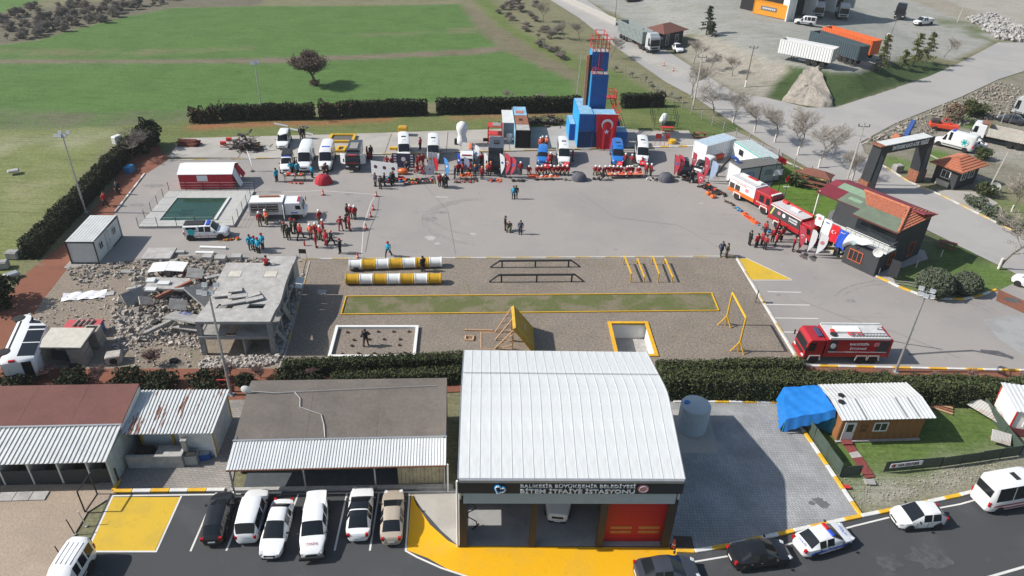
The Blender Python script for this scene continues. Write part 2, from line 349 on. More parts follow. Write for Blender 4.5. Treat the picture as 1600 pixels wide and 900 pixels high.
dirt_lot=ground_mat('beige dirt',[(.2,.45,.6,(.88,.88,.88,1),.7),(1,.5,.66,(1.12,1.1,1.1,1),.7),(6,.62,.72,(.65,.6,.55,1),.5)],(.36,.29,.225),bump=.5,bscale=6,speck=.2)
concrete=ground_mat('old concrete slab',[(.2,.45,.6,(.82,.82,.82,1),.7),(.9,.52,.68,(1.12,1.1,1.06,1),.7),(2.4,.6,.72,(.65,.65,.66,1),.5)],(.37,.35,.32),bump=.15,bscale=16,speck=.1)
floor_conc=ground_mat('station floor concrete',[(.5,.45,.6,(.8,.8,.8,1),.7)],(.3,.3,.3),bump=.1,bscale=20,speck=.1)
lawn=ground_mat('mown lawn',[(.3,.45,.6,(.8,.8,.7,1),.8),(1.2,.5,.68,(1.25,1.1,1.0,1),.6),(2.6,.56,.68,(.17,.16,.085),.7),(7,.5,.66,(.6,.68,.55,1),.7)],(.105,.16,.035),bump=.6,bscale=8,speck=.3)
def paver_mat(name,a,b,mortar,sc_=(1,1),rot=0,patchy=.8):
    m=bpy.data.materials.new(name); m.use_nodes=True; nt=m.node_tree; bs=nt.nodes['Principled BSDF']
    tc=nd(nt,'TexCoord'); mp=nd(nt,'Mapping'); mp.inputs['Rotation'].default_value=(0,0,rot); nt.links.new(tc.outputs['Object'],mp.inputs[0])
    br=nd(nt,'TexBrick'); br.inputs['Color1'].default_value=(*a,1); br.inputs['Color2'].default_value=(*b,1); br.inputs['Mortar'].default_value=(*mortar,1)
    br.inputs['Scale'].default_value=1; br.inputs['Mortar Size'].default_value=.018; br.inputs['Brick Width'].default_value=.3*sc_[0]; br.inputs['Row Height'].default_value=.17*sc_[1]; br.inputs['Bias'].default_value=0
    nt.links.new(mp.outputs[0],br.inputs[0])
    n=nd(nt,'TexNoise'); n.inputs['Scale'].default_value=.35; n.inputs['Detail'].default_value=7; nt.links.new(tc.outputs['Object'],n.inputs[0])
    mr=nd(nt,'MapRange'); mr.inputs[1].default_value=.4; mr.inputs[2].default_value=.65; mr.inputs[3].default_value=patchy; mr.inputs[4].default_value=1.08; nt.links.new(n.outputs[0],mr.inputs[0])
    vm=nd(nt,'VectorMath',operation='SCALE'); nt.links.new(br.outputs[0],vm.inputs[0]); nt.links.new(mr.outputs[0],vm.inputs['Scale']); nt.links.new(vm.outputs[0],bs.inputs[0])
    bp=nd(nt,'Bump'); bp.inputs['Strength'].default_value=.4; bp.inputs['Distance'].default_value=.02; bp.invert=True; nt.links.new(br.outputs['Fac'],bp.inputs['Height']); nt.links.new(bp.outputs[0],bs.inputs['Normal'])
    bs.inputs['Roughness'].default_value=.9; return m
pavers=paver_mat('grey block paving',(.37,.375,.38),(.30,.305,.31),(.17,.17,.17),rot=rad(45))
pavers2=paver_mat('beige block paving',(.31,.28,.25),(.26,.24,.22),(.16,.15,.14),(1.3,1.2),rot=rad(3))
L=.004
sheet('rubble_yard',[(96,418),(205,396),(480,400),(433,578),(-40,585),(-60,530),(55,470)],rubble_earth,1*L)
sheet('red_clay_path',[(206,232),(245,224),(264,250),(236,272),(188,336),(108,416),(60,478),(10,560),(-60,566),(-90,545),(0,478),(38,430),(110,372),(172,296)],clay,2*L)
sheet('red_clay_path',[(-60,576),(440,576),(720,566),(720,612),(-60,640)],clay,2*L)
sheet('red_clay_path',[(1030,576),(1240,571),(1640,577),(1640,596),(1030,606)],clay,2*L)
sheet('asphalt_yard',[(264,249),(400,249),(560,243),(800,237),(1000,232),(1150,205),(1222,238),(1222,262),(1200,296),(1226,332),(1292,386),(1300,398),(1340,415),(1405,448),(1440,462),(1505,469),(1560,454),(1590,440),(1720,520),(1640,580),(1245,572),(1238,552),(1150,403),(480,406),(440,412),(330,398),(220,404),(98,420),(178,336),(228,272)],yard_asphalt,3*L)
sheet('concrete_apron',[(262,246),(284,216),(520,210),(800,201),(893,196),(1010,204),(1076,204),(1092,228),(1000,230),(800,235),(560,241),(400,247)],concrete,4*L)
PIT=[G(952,505),G(1010,505),G(1026,556),G(964,556)]
def _w(l):return [tuple((G(*p) if len(p) == 2 and not isinstance(p,Vector) else p)[:2]) for p in l]
sheet('gravel_course',_w([(480,404),(1150,400),(1240,552),(1247,571),(1027,574),PIT[2],PIT[1],PIT[0],PIT[3],(962,575),(434,578)]),gravel,2*L,world=True)
sheet('gravel_course',_w([(962,575),(1027,574),PIT[2],PIT[3]]),gravel,2*L,world=True)
sheet('dirt_lot',[(-80,757),(200,757),(176,775),(137,800),(95,870),(60,960),(-80,960)],dirt_lot,1*L)
sheet('paved_court',[(150,766),(176,700),(215,600),(392,600),(360,768)],pavers2,1*L)
sheet('earth_strip',[(352,766),(720,766),(720,560),(1055,560),(1055,860),(700,860),(700,800)],rubble_earth,0)
sheet('parking_asphalt',[(172,772),(640,766),(716,766),(716,852),(1052,854),(1060,862),(1140,853),(1240,830),(1345,807),(1400,796),(1500,774),(1600,748),(1800,700),(1900,1100),(-40,1100),(80,930),(132,862)],dark_asphalt,2*L)
sheet('paved_lot',[(1040,629),(1225,629),(1345,807),(1240,829),(1140,852),(1040,862)],pavers,3*L)
sheet('concrete_pad',[(1045,641),(1105,641),(1123,708),(1055,708)],concrete,4*L)
sheet('concrete_walk',[(640,768),(705,762),(718,768),(718,855),(690,830),(660,796)],concrete,4*L)
sheet('station_floor',[(719,853),(1049,854),(1020,600),(735,600)],floor_conc,4*L)
# roads beyond the fence
sheet('country_road',[(846,-20),(860,0),(905,28),(960,72),(1040,128),(1085,152),(1140,188),(1200,226),(1262,262),(1330,300),(1420,345),(1500,385),(1600,434),(1720,490),(1720,420),(1600,366),(1530,332),(1470,302),(1420,282),(1385,260),(1352,240),(1345,222),(1400,192),(1500,152),(1560,124),(1640,98),(1720,70),(1560,66),(1500,98),(1450,120),(1400,137),(1305,168),(1262,168),(1195,152),(1150,146),(1090,110),(1040,78),(960,30),(905,-8),(890,-20)],road_mat,1*L)
sheet('weighbridge_lane',[(995,72),(1075,112),(1058,122),(975,80)],concrete,2*L)
sheet('hut_pavement',[(1462,296),(1530,300),(1560,318),(1530,332),(1478,310)],concrete,2*L)
sheet('red_clay_path',[(1560,452),(1600,470),(1680,500),(1640,520),(1600,490),(1556,470)],clay,4*L)
sheet('cement_patch',[(1536,500),(1600,490),(1720,500),(1720,570),(1600,556),(1560,530)],floor_conc,5*L)
# painted ground
def paint_mat(name,col,col2):
    return ground_mat(name,[(.5,.45,.65,col2,.8),(3,.6,.75,tuple(c*.6 for c in col),.6),(1.2,.6,.7,(.75,.75,.75,1),.5)],col,bump=.1,bscale=25,speck=.12,rough=.7)
yel=paint_mat('worn yellow paint',(.56,.37,.035),(.48,.33,.05)); ora=paint_mat('orange yellow apron paint',(.68,.36,.008),(.60,.34,.03)); wht=paint_mat('white line paint',(.62,.61,.58),(.55,.54,.52))
sheet('yellow_bay',[(177,777),(281,777),(242,861),(138,861)],yel,4*L)
sheet('yellow_apron',[(643,770),(650,788),(672,820),(700,845),(716,853),(1050,856),(1058,866),(1025,880),(1012,903),(960,915),(760,915),(700,890),(668,872),(636,860)],ora,3.5*L)
sheet('yellow_hatch',[(1152,404),(1166,404),(1237,437),(1172,437)],yel,4*L)
def line(px,w,mat=None,z=5*L,name='white_line',z_is=None):
    pts=[G(*p) for p in px]
    for a,b in zip(pts[:-1],pts[1:]):
        d=(b-a).normalized(); n=Vector((-d.y,d.x,0))*w/2; a2=a-d*w*.3; b2=b+d*w*.3
        sheet(name,[(a2-n)[:2],(b2-n)[:2],(b2+n)[:2],(a2+n)[:2]],mat or wht,z,world=True)
W_=.12
line([(136,862),(176,776)],W_); line([(176,775),(720,768)],W_,z=5.5*L); line([(283,776),(244,862)],W_); line([(244,862),(137,862)],W_,z=5.5*L)
for a,b in [((335,775),(298,861)),((388,774),(354,860)),((466,773),(455,800)),((542,772),(523,860)),((592,771),(578,860)),((640,770),(634,860))]:line([a,b],W_)
line([(634,861),(652,871),(690,888),(735,903)],W_)
line([(1085,878),(1133,870),(1205,858),(1335,822),(1392,808),(1500,788),(1600,760)],W_); line([(1500,915),(1600,886),(1660,868)],W_+.05)
for y,x0,x1 in [(456,1200,1251),(476,1198,1265),(497,1208,1278),(519,1222,1290)]:line([(x0,y),(x1,y+1)],.12)
line([(1150,404),(1240,555)],.16,z=4.6*L); line([(1165,403),(1237,437)],.1); line([(1237,438),(1172,438)],.1,z=5.6*L)
line([(1345,262),(1300,300)],.1); line([(1500,160),(1400,198),(1345,226)],.1); line([(565,398),(568,352),(580,316),(588,304),(500,298),(400,302)],.07,z=4.2*L,name='chalk_line')
line([(1340,370),(1372,398)],.1)
dark_patch=M('tyre rubber stain',(.19,.18,.175),.9,var=.2)
for (cx,cy,r,a0,a1,w) in [(760,345,7.5,100,262,.12),(760,345,7.1,95,255,.1),(745,340,5.4,110,265,.1),(745,340,5.1,120,250,.09),(1450,500,9,60,150,.14),(1450,500,8.3,60,145,.12),(1405,520,12,25,85,.12),(1405,520,12.8,25,80,.1)]:
    c0=G(cx,cy); P=[(c0.x+r*math.cos(rad(a)),c0.y+r*math.sin(rad(a))*.8) for a in np.linspace(a0,a1,16)]
    out=[]; inn=[]
    for i,p in enumerate(P):
        q=P[min(i+1,15)]; q0=P[max(i-1,0)]; d=Vector((q[0]-q0[0],q[1]-q0[1])).normalized(); n=Vector((-d.y,d.x))*w/2
        out.append((p[0]+n.x,p[1]+n.y)); inn.append((p[0]-n.x,p[1]-n.y))
    pm=ground_mat('faint tyre marks',[(1.5,.45,.6,(.28,.268,.258),.9)],(.20,.19,.183),bump=0) if 'tm' not in globals() else tm
    tm=pm; sheet('tyre_mark',out+inn[::-1],tm,3.4*L,world=True)
for j_ in ([(518,212),(503,246)],[(612,209),(600,243)],[(700,206),(697,239)],[(792,203),(797,236)],[(390,215),(372,247)]):line(j_,.09,M('joint tar',(.10,.095,.09),.9),5*L,'slab_joint')
line([(593,306),(590,330),(578,358),(571,394)],.07,M('crack tar',(.12,.115,.11),.9),4.1*L,'asphalt_crack')
line([(640,262),(700,330),(712,398)],.04,M('crack tar',(.12,.115,.11),.9),4.1*L,'asphalt_crack'); line([(905,300),(960,340),(1060,352),(1140,396)],.04,M('crack tar',(.12,.115,.11),.9),4.1*L,'asphalt_crack'); line([(1250,470),(1330,500),(1400,520),(1500,560)],.04,M('crack tar',(.12,.115,.11),.9),4.1*L,'asphalt_crack')
wet=M('wet stain',(.09,.088,.09),.35,var=.3)
def blob(px,py,rx,ry,mat,z,name,seed=0,ang=0):
    r=random.Random(seed); c0=G(px,py); P=[]
    for i in range(22):
        a=i*2*math.pi/22; k=1+r.uniform(-.28,.28); x,y=rx*k*math.cos(a),ry*k*math.sin(a)
        P.append((c0.x+x*math.cos(ang)-y*math.sin(ang),c0.y+x*math.sin(ang)+y*math.cos(ang)))
    return sheet(name,P,mat,z,world=True)
blob(1256,401,.45,.6,wet,4.5*L,'wet_stain',1); blob(1270,404,.4,.6,wet,4.5*L,'wet_stain',2); blob(1582,469,.8,.5,wet,5.5*L,'wet_stain',3)
line([(1390,532),(1420,538),(1472,546)],.1,wet,4.4*L,'wet_stain'); line([(1420,554),(1480,550),(1520,548),(1580,559)],.22,wet,4.4*L,'wet_stain'); line([(1535,549),(1560,551),(1580,559)],.5,wet,4.6*L,'wet_stain')
pt_=ground_mat('pale dusty stain',[(2,.4,.6,(.34,.33,.315),.9)],(.40,.385,.365),bump=0); dk_=ground_mat('dark oily stain',[(2,.4,.6,(.25,.24,.232),.9)],(.20,.192,.186),bump=0)
for i_,(bx,by,b1_,b2_,m_) in enumerate([(673,372,.6,.5,pt_),(691,308,1.0,.25,pt_),(740,366,.4,.3,pt_),(684,381,.3,.25,pt_),(1096,318,.3,.2,pt_),(545,304,.5,.25,dk_),(560,314,.3,.2,dk_),(672,342,.9,.5,dk_),(690,332,.7,.3,dk_),(962,390,.25,.15,dk_),(915,235,.9,.4,dk_),(900,243,.6,.3,dk_),(1216,461,.2,.15,dk_),(1305,400,.3,.2,dk_),(1120,278,.4,.3,dk_),(430,300,.8,.4,dk_),(240,290,1.2,.5,dk_),(215,320,.9,.4,dk_),(1480,440,.6,.3,pt_),(1330,470,.5,.3,dk_),(1450,870,1.3,.9,M('dusty tarmac',(.074,.075,.077),.9,var=.3)),(1390,880,.8,.5,M('dusty tarmac',(.074,.075,.077),.9,var=.3))]):blob(bx,by,b1_,b2_,m_,4.05*L,'asphalt_stain',30+i_)
blob(1285,787,.5,.35,M('oil stain',(.13,.13,.135),.8),4.4*L,'oil_stain',4)
for s_ in range(5):blob(1275+random.uniform(-8,12),785+random.uniform(-6,10),.22,.16,M('oil stain',(.13,.13,.135),.8),4.6*L+s_*.001,'oil_stain',5+s_)
# painted kerbs: every stone a piece
k_w=M('kerb white paint',(.62,.61,.58),.7,var=.15,scale=4); k_y=M('kerb yellow paint',(.66,.38,.03),.7,var=.2,scale=4); k_g=M('kerb concrete',(.33,.31,.28),.9,var=.2,scale=3)
k_wo=M('faded kerb white',(.48,.46,.42),.8,var=.25,scale=3); k_yo=M('faded kerb yellow',(.46,.34,.15),.8,var=.3,scale=3)
kst=mesh_of(MB().box((0,0,.06),(1,.24,.15)),k_w,'kerb_stone',bevel=.02)
def kerb(name,px,mats,seg=1.25,w=1.0,h=1.0,world=False):
    root=thing(name,None,None); root['kind']='structure'; pts=[Vector((p[0],p[1],0)) if world else G(*p) for p in px]; k=0
    for a,b in zip(pts[:-1],pts[1:]):
        Lg=(b-a).length; n=max(1,round(Lg/seg)); d=(b-a)/n
        for i in range(n):
            c=a+d*(i+.5); piece(kst,'kerb_stone',root,(c.x,c.y,random.uniform(-.008,.008)),(0,0,math.atan2(d.y,d.x)),mats[k % len(mats)],(Lg/n-.02,w,h)); k += 1
    return root
kst.materials[0]=k_w
yw=[k_y,k_w]; ywo=[k_yo,k_wo]
kst_o=kst
class _S:data=kst
kst=_S
kerb('kerb',[(470,405),(1150,401)],ywo,1.6,.9,.7); kerb('kerb',[(1150,401),(1242,553),(1252,571)],[k_wo,k_wo,k_yo],1.6,.9,.7)
kerb('kerb',[(1252,572),(1620,580)],[k_w,k_y],1.6); kerb('kerb',[(1292,386),(1340,418),(1405,449),(1440,462),(1470,467),(1505,468),(1535,461),(1556,453)],yw,1.35,1.2)
kerb('kerb',[(178,768),(352,766)],yw,1.15,1.2); kerb('kerb',[(178,767),(186,750)],[k_y,k_w],1.1,1.2)
kerb('kerb',[(1052,628),(1225,629)],[k_w,k_y],1.1,1.1); kerb('kerb',[(1225,629),(1345,806)],[k_w,k_y],1.15,1.1); kerb('kerb',[(1056,861),(1085,862),(1140,853),(1240,830),(1345,807),(1400,796),(1500,774),(1600,749),(1700,722)],[k_y,k_w],1.3,1.2)
kerb('kerb',[(400,248),(560,242),(800,236),(975,231)],ywo,1.7,1,.9); kerb('kerb',[(1003,231),(1088,229)],yw,1.5,1.3,1.2); kerb('kerb',[(262,251),(400,248)],[k_wo,k_wo,k_yo],1.7,.8,.6)
kerb('kerb',[(226,272),(179,333)],[k_w,k_g],1.4,.9); kerb('kerb',[(1362,250),(1385,262),(1420,284),(1470,305),(1530,335),(1600,369),(1680,405)],ywo,1.6,.9); kerb('kerb',[(1225,252),(1262,268),(1300,290),(1335,306)],[k_wo,k_g,k_yo],1.4)
kerb('kerb',[(434,578),(446,552),(484,408)],[k_g,k_g,k_yo],1.6,.7,.4); kerb('kerb',[(1440,236),(1475,254),(1520,280)],[k_g],1.6,.8)
# ---------------- vegetation ----------------
hedge_leaf=M('dark hedge leaf',(.040,.048,.024),.85,var=.5,scale=1.2,spec=.15)
hedge_leaf2=M('green hedge leaf',(.062,.078,.032),.8,var=.5,scale=1.5,spec=.15)
hedge_brown=M('browned hedge leaf',(.13,.06,.04),.85,var=.4,scale=1.5,spec=.15)
pine_leaf=M('dark pine needle',(.03,.045,.022),.8,var=.4,scale=2,spec=.1); cedar_leaf=M('olive cedar needle',(.10,.11,.035),.8,var=.35,scale=2,spec=.1)
bush_leaf=M('grey green clipped leaf',(.105,.125,.085),.85,var=.35,scale=5,spec=.1); oak_leaf=M('dry oak leaf',(.12,.085,.07),.85,var=.35,scale=3,spec=.1)
bark=M('grey bark',(.15,.125,.10),.9,var=.3,scale=3,bump=.5); twig=M('grey brown twig',(.36,.32,.28),.9,var=.25,scale=2); twig_red=M('reddish twig',(.22,.14,.12),.9,var=.25,scale=2)
lime=M('whitewashed trunk',(.62,.60,.56),.9)
def hedge(p0,p1,w,h,size,dens,label,mat=hedge_leaf,rag=.05,world=False,name='hedge',group=None,brown=0):
    a,b=(Vector(p0),Vector(p1)) if world else (G(*p0),G(*p1)); Lg=(b-a).length
    root=thing(name,label,'hedge',a,heading(a,b),group)
    n=int((Lg*w+2*Lg*h+2*w*h)*dens); u=rng.uniform(size=(n,3)); side=rng.choice(4,n,p=np.array([Lg*w,Lg*h,Lg*h,2*w*h])/(Lg*w+2*Lg*h+2*w*h))
    P=np.empty((n,3)); P[:,0]=u[:,0]*Lg; P[:,1]=(u[:,1]-.5)*w; P[:,2]=u[:,2]*h
    P[side == 0,2]=h; P[side == 1,1]=-w/2; P[side == 2,1]=w/2; k=side == 3; P[k,0]=np.where(u[k,0] > .5,Lg,0)
    env=1+rag*(np.sin(P[:,0]*2.1+a.x)+np.sin(P[:,0]*.83+1)+.6*np.sin(P[:,0]*5.3)+.6*np.sin(P[:,1]*6+P[:,0]*3))/2
    P[:,2] *= env; P[:,1] *= 1+(env-1)*.8; P[:,1] *= 1-.22*np.clip(P[:,2]/h,0,1)**3; P += rng.normal(size=P.shape)*size*.45; P[:,2]=np.abs(P[:,2])
    ns=max(3,int(Lg/1.2)); mb=MB(); vs=[]
    for i in range(ns+1):
        x=Lg*i/ns; e=1+rag*(math.sin(x*2.1+a.x)+math.sin(x*.83+1))/2; hh=(h-size*.9)*e*(.86 if i in (0,ns) else 1); ww=(w/2-size*.8)*e
        x=min(max(x,size),Lg-size); vs += [(x,-ww,0),(x,-ww,hh*.8),(x,-ww*.7,hh),(x,ww*.7,hh),(x,ww,hh*.8),(x,ww,0)]
    fs=[(i*6+j,i*6+(j+1) % 6,i*6+6+(j+1) % 6,i*6+6+j) for i in range(ns) for j in range(6)]+[(5,4,3,2,1,0),tuple(ns*6+j for j in range(6))]
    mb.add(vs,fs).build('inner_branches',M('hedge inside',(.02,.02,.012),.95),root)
    if brown:
        bi=rng.random(n) < brown; o=quads('brown_leaves',leaves(P[bi],size),hedge_brown,root); o['kind']='stuff'; P=P[~bi]
    o=quads('foliage',leaves(P,size),mat,root); o['kind']='stuff'; return root
HL='dark hedge at the field edge, '
hedge((347,187),(492,184),1.2,2.2,.2,45,HL+'behind the white wreck',brown=.08)
hedge((500,184),(531,183),1.2,2.1,.2,45,HL+'short ragged piece with reddish leaves between two longer ones',brown=.25,rag=.25)
hedge((533,182),(667,178),1.2,2.3,.2,45,HL+'the long piece ending just left of the gap',brown=.06)
hedge((683,177),(905,173),1.2,2.3,.2,45,HL+'the longest piece, from the gap to the blue tower',brown=.04)
hedge((970,167),(1036,165),1.2,2.1,.2,45,HL+'to the right of the blue tower')
for i,(x,y,s_) in enumerate([(306,190,1.5),(322,190,1.8),(338,189,2.1)]):
    hedge((x-7,y),(x+7,y),1.2,s_,.26,26,['lowest, reddest','middle','tallest'][i]+' of three ragged shrubs at the left end of the field hedge',rag=.3,name='shrub',brown=.45-.15*i)
hedge((208,236),(150,296),1.5,2.1,.15,75,'thick dark hedge beside the meadow, its far half',hedge_leaf,.1,brown=.03)
hedge((150,296),(48,404),1.7,1.9,.15,75,'thick dark hedge beside the meadow, near half by the white cabin',hedge_leaf,.1)
hedge((444,584),(726,571),1.1,1.25,.11,120,'low trimmed hedge along the near edge of the gravel training course',hedge_leaf2,.04)
hedge((520,604),(726,594),1.1,1.2,.11,120,'second low hedge row just behind the big grey shed roof',hedge_leaf2,.05)
hedge((1026,583),(1252,577),1.2,1.0,.11,125,'low trimmed hedge between the gravel course and the water tank',hedge_leaf2,.06)
hedge((1030,612),(1330,618),2.1,1.9,.12,115,'tall dark hedge behind the water tank and the paved lot',hedge_leaf2,.05)
hedge((1330,618),(1660,627),2.1,1.8,.12,115,'tall dark hedge behind the wooden cabin and the lawn',hedge_leaf2,.08)
def crown_blob(n,c,r,shell=.5):
    d=rng.normal(size=(n,3)); d /= np.linalg.norm(d,axis=1)[:,None]; q=rng.uniform(shell,1,(n,1))**.6
    lp=1+.22*np.sin(d[:,:1]*5+c[0])+.18*np.sin(d[:,2:]*6+c[1]*3)+.15*np.sin(d[:,1:2]*7)
    return d*q*lp*np.array(r)+np.array(c)
def shrub(px,r,h,label,mat=hedge_leaf2,size=.16,n=1500,cat='shrub',name='shrub',stem=True,world=None,grp=None):
    p=world or G(*px); root=thing(name,label,cat,p,random.uniform(0,6),grp)
    o=quads('foliage',leaves(crown_blob(n,(0,0,h*.55),(r,r,h*.5)),size),mat,root); o['kind']='stuff'
    mb=MB()
    for k in range(6):
        a=k*1.05; mb.tube((0,0,-.1),(r*.55*math.cos(a),r*.55*math.sin(a),h*.7),.05,5,.02)
    mb.build('stem',bark,root); return root
for px,r,h,lb in [((28,604),1.5,1.2,'dark evergreen shrub behind the maroon roof at the left edge of the photo'),((116,600),1.25,1.15,'dark evergreen shrub standing alone on the red path behind the maroon roof'),
    ((205,602),1.6,1.5,'broad evergreen shrub left of a pair behind the maroon roof corner'),((252,604),1.4,1.4,'evergreen shrub touching its broad neighbour, behind the rusty roofed shed'),
    ((324,604),1.5,1.5,'evergreen shrub on the red path left of the floodlight mast'),((383,600),.7,1.0,'small evergreen shrub on the red path right of the floodlight mast'),((452,601),1.5,1.3,'evergreen shrub at the left end of the low hedge row behind the grey roof'),((492,600),.7,1.0,'slim evergreen shrub standing free between the low hedges behind the grey roof')]:
    shrub(px,r*.88,h*.85,lb,hedge_leaf,.14,2000)
shrub((236,228),1.5,3.6,'tall dark conifer shrub at the corner of the meadow hedge',hedge_leaf,.25,2200); shrub((222,238),1.3,2.8,'shorter dark shrub in front of the tall corner conifer',hedge_leaf,.25,1500)
shrub((-6,478),1.8,3.4,'dark leafy tree cut by the left edge beside the red path',hedge_leaf,.22,2600,'tree'); shrub((1240,288),1.1,1.3,'spiky green shrub on the lawn beside the brown picnic shelter',hedge_leaf2,.3,500)
shrub((1518,181),1.9,2.4,'round olive green bush beside the country road',M('olive leaf',(.06,.07,.025),.85,var=.4),.25,2000); shrub((1487,190),1.5,3.2,'rust coloured small tree beside the round olive bush',M('rust leaf',(.15,.10,.06),.85,var=.3),.2,900,'tree')
for px,r,h,lb in [((1525,322),1.3,1.2,'bare grey-green shrub nearest the guard hut in the grass row'),((1537,305),1.2,1.7,'dark green shrub just below the leaning pole'),((1551,338),1.1,1.1,'second shrub in the roadside row, in the middle'),((1568,350),1.1,1.1,'third shrub in the roadside row'),((1592,361),1.3,1.1,'last brownish shrub of the roadside row at the right edge'),((1533,248),1.1,1.6,'dark shrub behind the tiled roof of the guard hut')]:
    shrub(px,r,h,lb,bush_leaf if 'grey' in lb or 'row' in lb else hedge_leaf2,.16,1300)
for px,r,h,lb in [((1455,459),1.75,2.7,'larger round clipped grey-green bush by the kerb, behind the floodlight head'),((1506,456),1.4,2.1,'smaller round clipped grey-green bush by the kerb')]:
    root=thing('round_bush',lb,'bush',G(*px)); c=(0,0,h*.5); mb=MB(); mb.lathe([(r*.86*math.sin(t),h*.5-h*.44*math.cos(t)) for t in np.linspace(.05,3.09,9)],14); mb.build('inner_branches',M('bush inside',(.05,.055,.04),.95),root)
    n=6500; d=rng.normal(size=(n,3)); d /= np.linalg.norm(d,axis=1)[:,None]; lum=1+.045*np.sin(d[:,:1]*14)*np.sin(d[:,1:2]*13)*np.sin(d[:,2:]*12+2)*3
    o=quads('foliage',leaves(d*np.array([r,r,h*.5])*lum+np.array(c),.13),bush_leaf,root); o['kind']='stuff'
    MB().tube((0,0,0),(0,0,h*.3),.12,6).build('trunk',bark,root)
# bare trees
def branch_tree(h,spread,seed,lv=4,kids=4,thick=.11,up=.55,start=.35,droop=0):
    r=random.Random(seed); big=MB(); small=[]
    def go(p,d,Lg,rad_,l):
        segs=3 if l < 2 else 2
        for s in range(segs):
            d=(d+Vector((r.gauss(0,.13),r.gauss(0,.13),r.gauss(.03,.08)-droop*l))).normalized(); q=p+d*Lg/segs; r2=rad_*(1-.45*(s+1)/segs)
            if l < 2:big.tube(p,q,rad_*(1-.45*s/segs),5,r2,cap=False)
            else:small.append((p,q,max(rad_*(1-.4*s/segs),.012),max(r2,.008)))
            if l < lv:
                for k in range(kids if s == segs-1 else (kids-2 if l else 1)):
                    if l == 0 and s == 0:continue
                    a=r.uniform(0,6.28); side=Vector((math.cos(a),math.sin(a),r.uniform(-.1,.5))); nd_=(d*up+side*spread).normalized()
                    go(q,nd_,Lg*r.uniform(.52,.74),r2*.62,l+1)
            p=q
    go(Vector((0,0,-.1)),Vector((r.gauss(0,.04),r.gauss(0,.04),1)),h*start*1.15,thick,0)
    V=[]
    for p,q,a,b in small:
        d=(q-p).normalized(); s=d.orthogonal().normalized(); t=d.cross(s)
        for v in (s,t):V.append([p-v*a,q-v*b,q+v*b,p+v*a])
    return big,np.array([[tuple(x) for x in f] for f in V]),[q for p,q,a,b in small]
def bare_tree(name,label,loc,h,seed,white=True,spread=.62,lv=4,kids=4,thick=.1,tw=twig,cat='tree',group=None,start=.36,up=.55):
    root=thing(name,label,cat,loc,0,group); big,V,tips=branch_tree(h,spread,seed,lv,kids,thick,up,start)
    big.build('trunk',bark,root); o=quads('crown',V,tw,root); o['kind']='stuff'
    if white:MB().tube((0,0,0),(0,0,1.0),thick*1.12,8,thick*1.05).build('whitewash_band',lime,root)
    return root
protos=[bare_tree('bare_tree','leafless roadside tree with whitewashed trunk, nearest the container offices',G(1178,207),5.4,s,True) for s in (11,)]
p2_=bare_tree('bare_tree','leafless roadside tree with whitewashed trunk, second from the container offices going up the road',G(1145,192),5.6,23)
p3_=bare_tree('bare_tree','leafless roadside tree with whitewashed trunk behind the white gas tank enclosure',G(1115,176),6.0,37,spread=.75)
pp=[protos[0],p2_,p3_]
RT_=[((1210,222),'beside the right end of the container offices',1),((1246,242),'behind the dark container with the heart sign',1.1),((1279,262),'left of the tall concrete pole',1.05),((1331,283),'between the dark house and the gate arch',.75),((1580,331),'in the grass strip right of the guard hut',.8),((1560,420),'at the road edge right of the dark house',1.15),((1081,153),'beside the leaning utility pole',1.05)]
for i,(p,lb,s_) in enumerate(RT_):inst(pp[i % 3],G(*p),i*1.7,'leafless tree with whitewashed trunk '+lb,scale=s_*1.15)
nw=bare_tree('bare_tree','leafless tree on the dirt bank nearest the weigh house',GY(1084,99),5.6,51,False,.7)
for p,lb,s_ in [((1110,108),'on the dirt bank, the middle one right of the weigh house',.75),((1144,119),'on the dirt bank, the one nearest the dark utility pole',.8),((1475,89),'at the tip of the green mound right of the cedars',.9),((954,90),'just right of the training tower by the road',.9),((906,64),'left of the training tower top',.9),((882,60),'second left of the training tower top',.8),((849,35),'at the top edge beside the road',1.0),((792,202-40),'growing out of the long dark hedge',.5),((850,168),'growing out of the hedge nearest the blue container',.55),((206,246),'behind the blue object at the far end of the red path',.9)]:
    inst(nw,GY(*p),p[0],'leafless tree '+lb,scale=s_)
b1=bare_tree('bare_shrub','leafless grey-brown thicket shrub at the left edge of the field',G(12,62),3.4,61,False,.9,4,4,.06,cat='shrub',group='thicket shrubs along the field',start=.17,up=.5)
b2=bare_tree('bare_shrub','leafless dark thicket shrub between field and road',G(840,60),3.6,67,False,1.0,4,4,.06,cat='shrub',group='thicket shrubs along the field',start=.15,up=.45,tw=M('dark twig',(.30,.26,.23),.9))
LB='leafless grey-brown shrub in the thicket above the field'; LB2='leafless dark shrub in the thicket between the field and the road'
b1['label']=LB; b2['label']=LB2
for i,p in enumerate([(35,60),(58,58),(80,46),(100,48),(22,48),(48,42),(120,40),(138,36),(70,32),(160,34),(112,28),(150,20),(182,26),(190,16),(214,14),(240,8),(128,12),(100,18),(170,4),(270,0),(8,38),(30,30),(90,30),(300,-4),(60,18)]):
    [inst(b1,G(p[0]+(random.uniform(-14,14) if k else 0),p[1]-(random.uniform(0,9) if k else 0))-Vector((0,0,random.uniform(.5,.9))),i*2.1+k*1.7,LB,scale=random.uniform(1.1,2.1)) for k in range(5)]
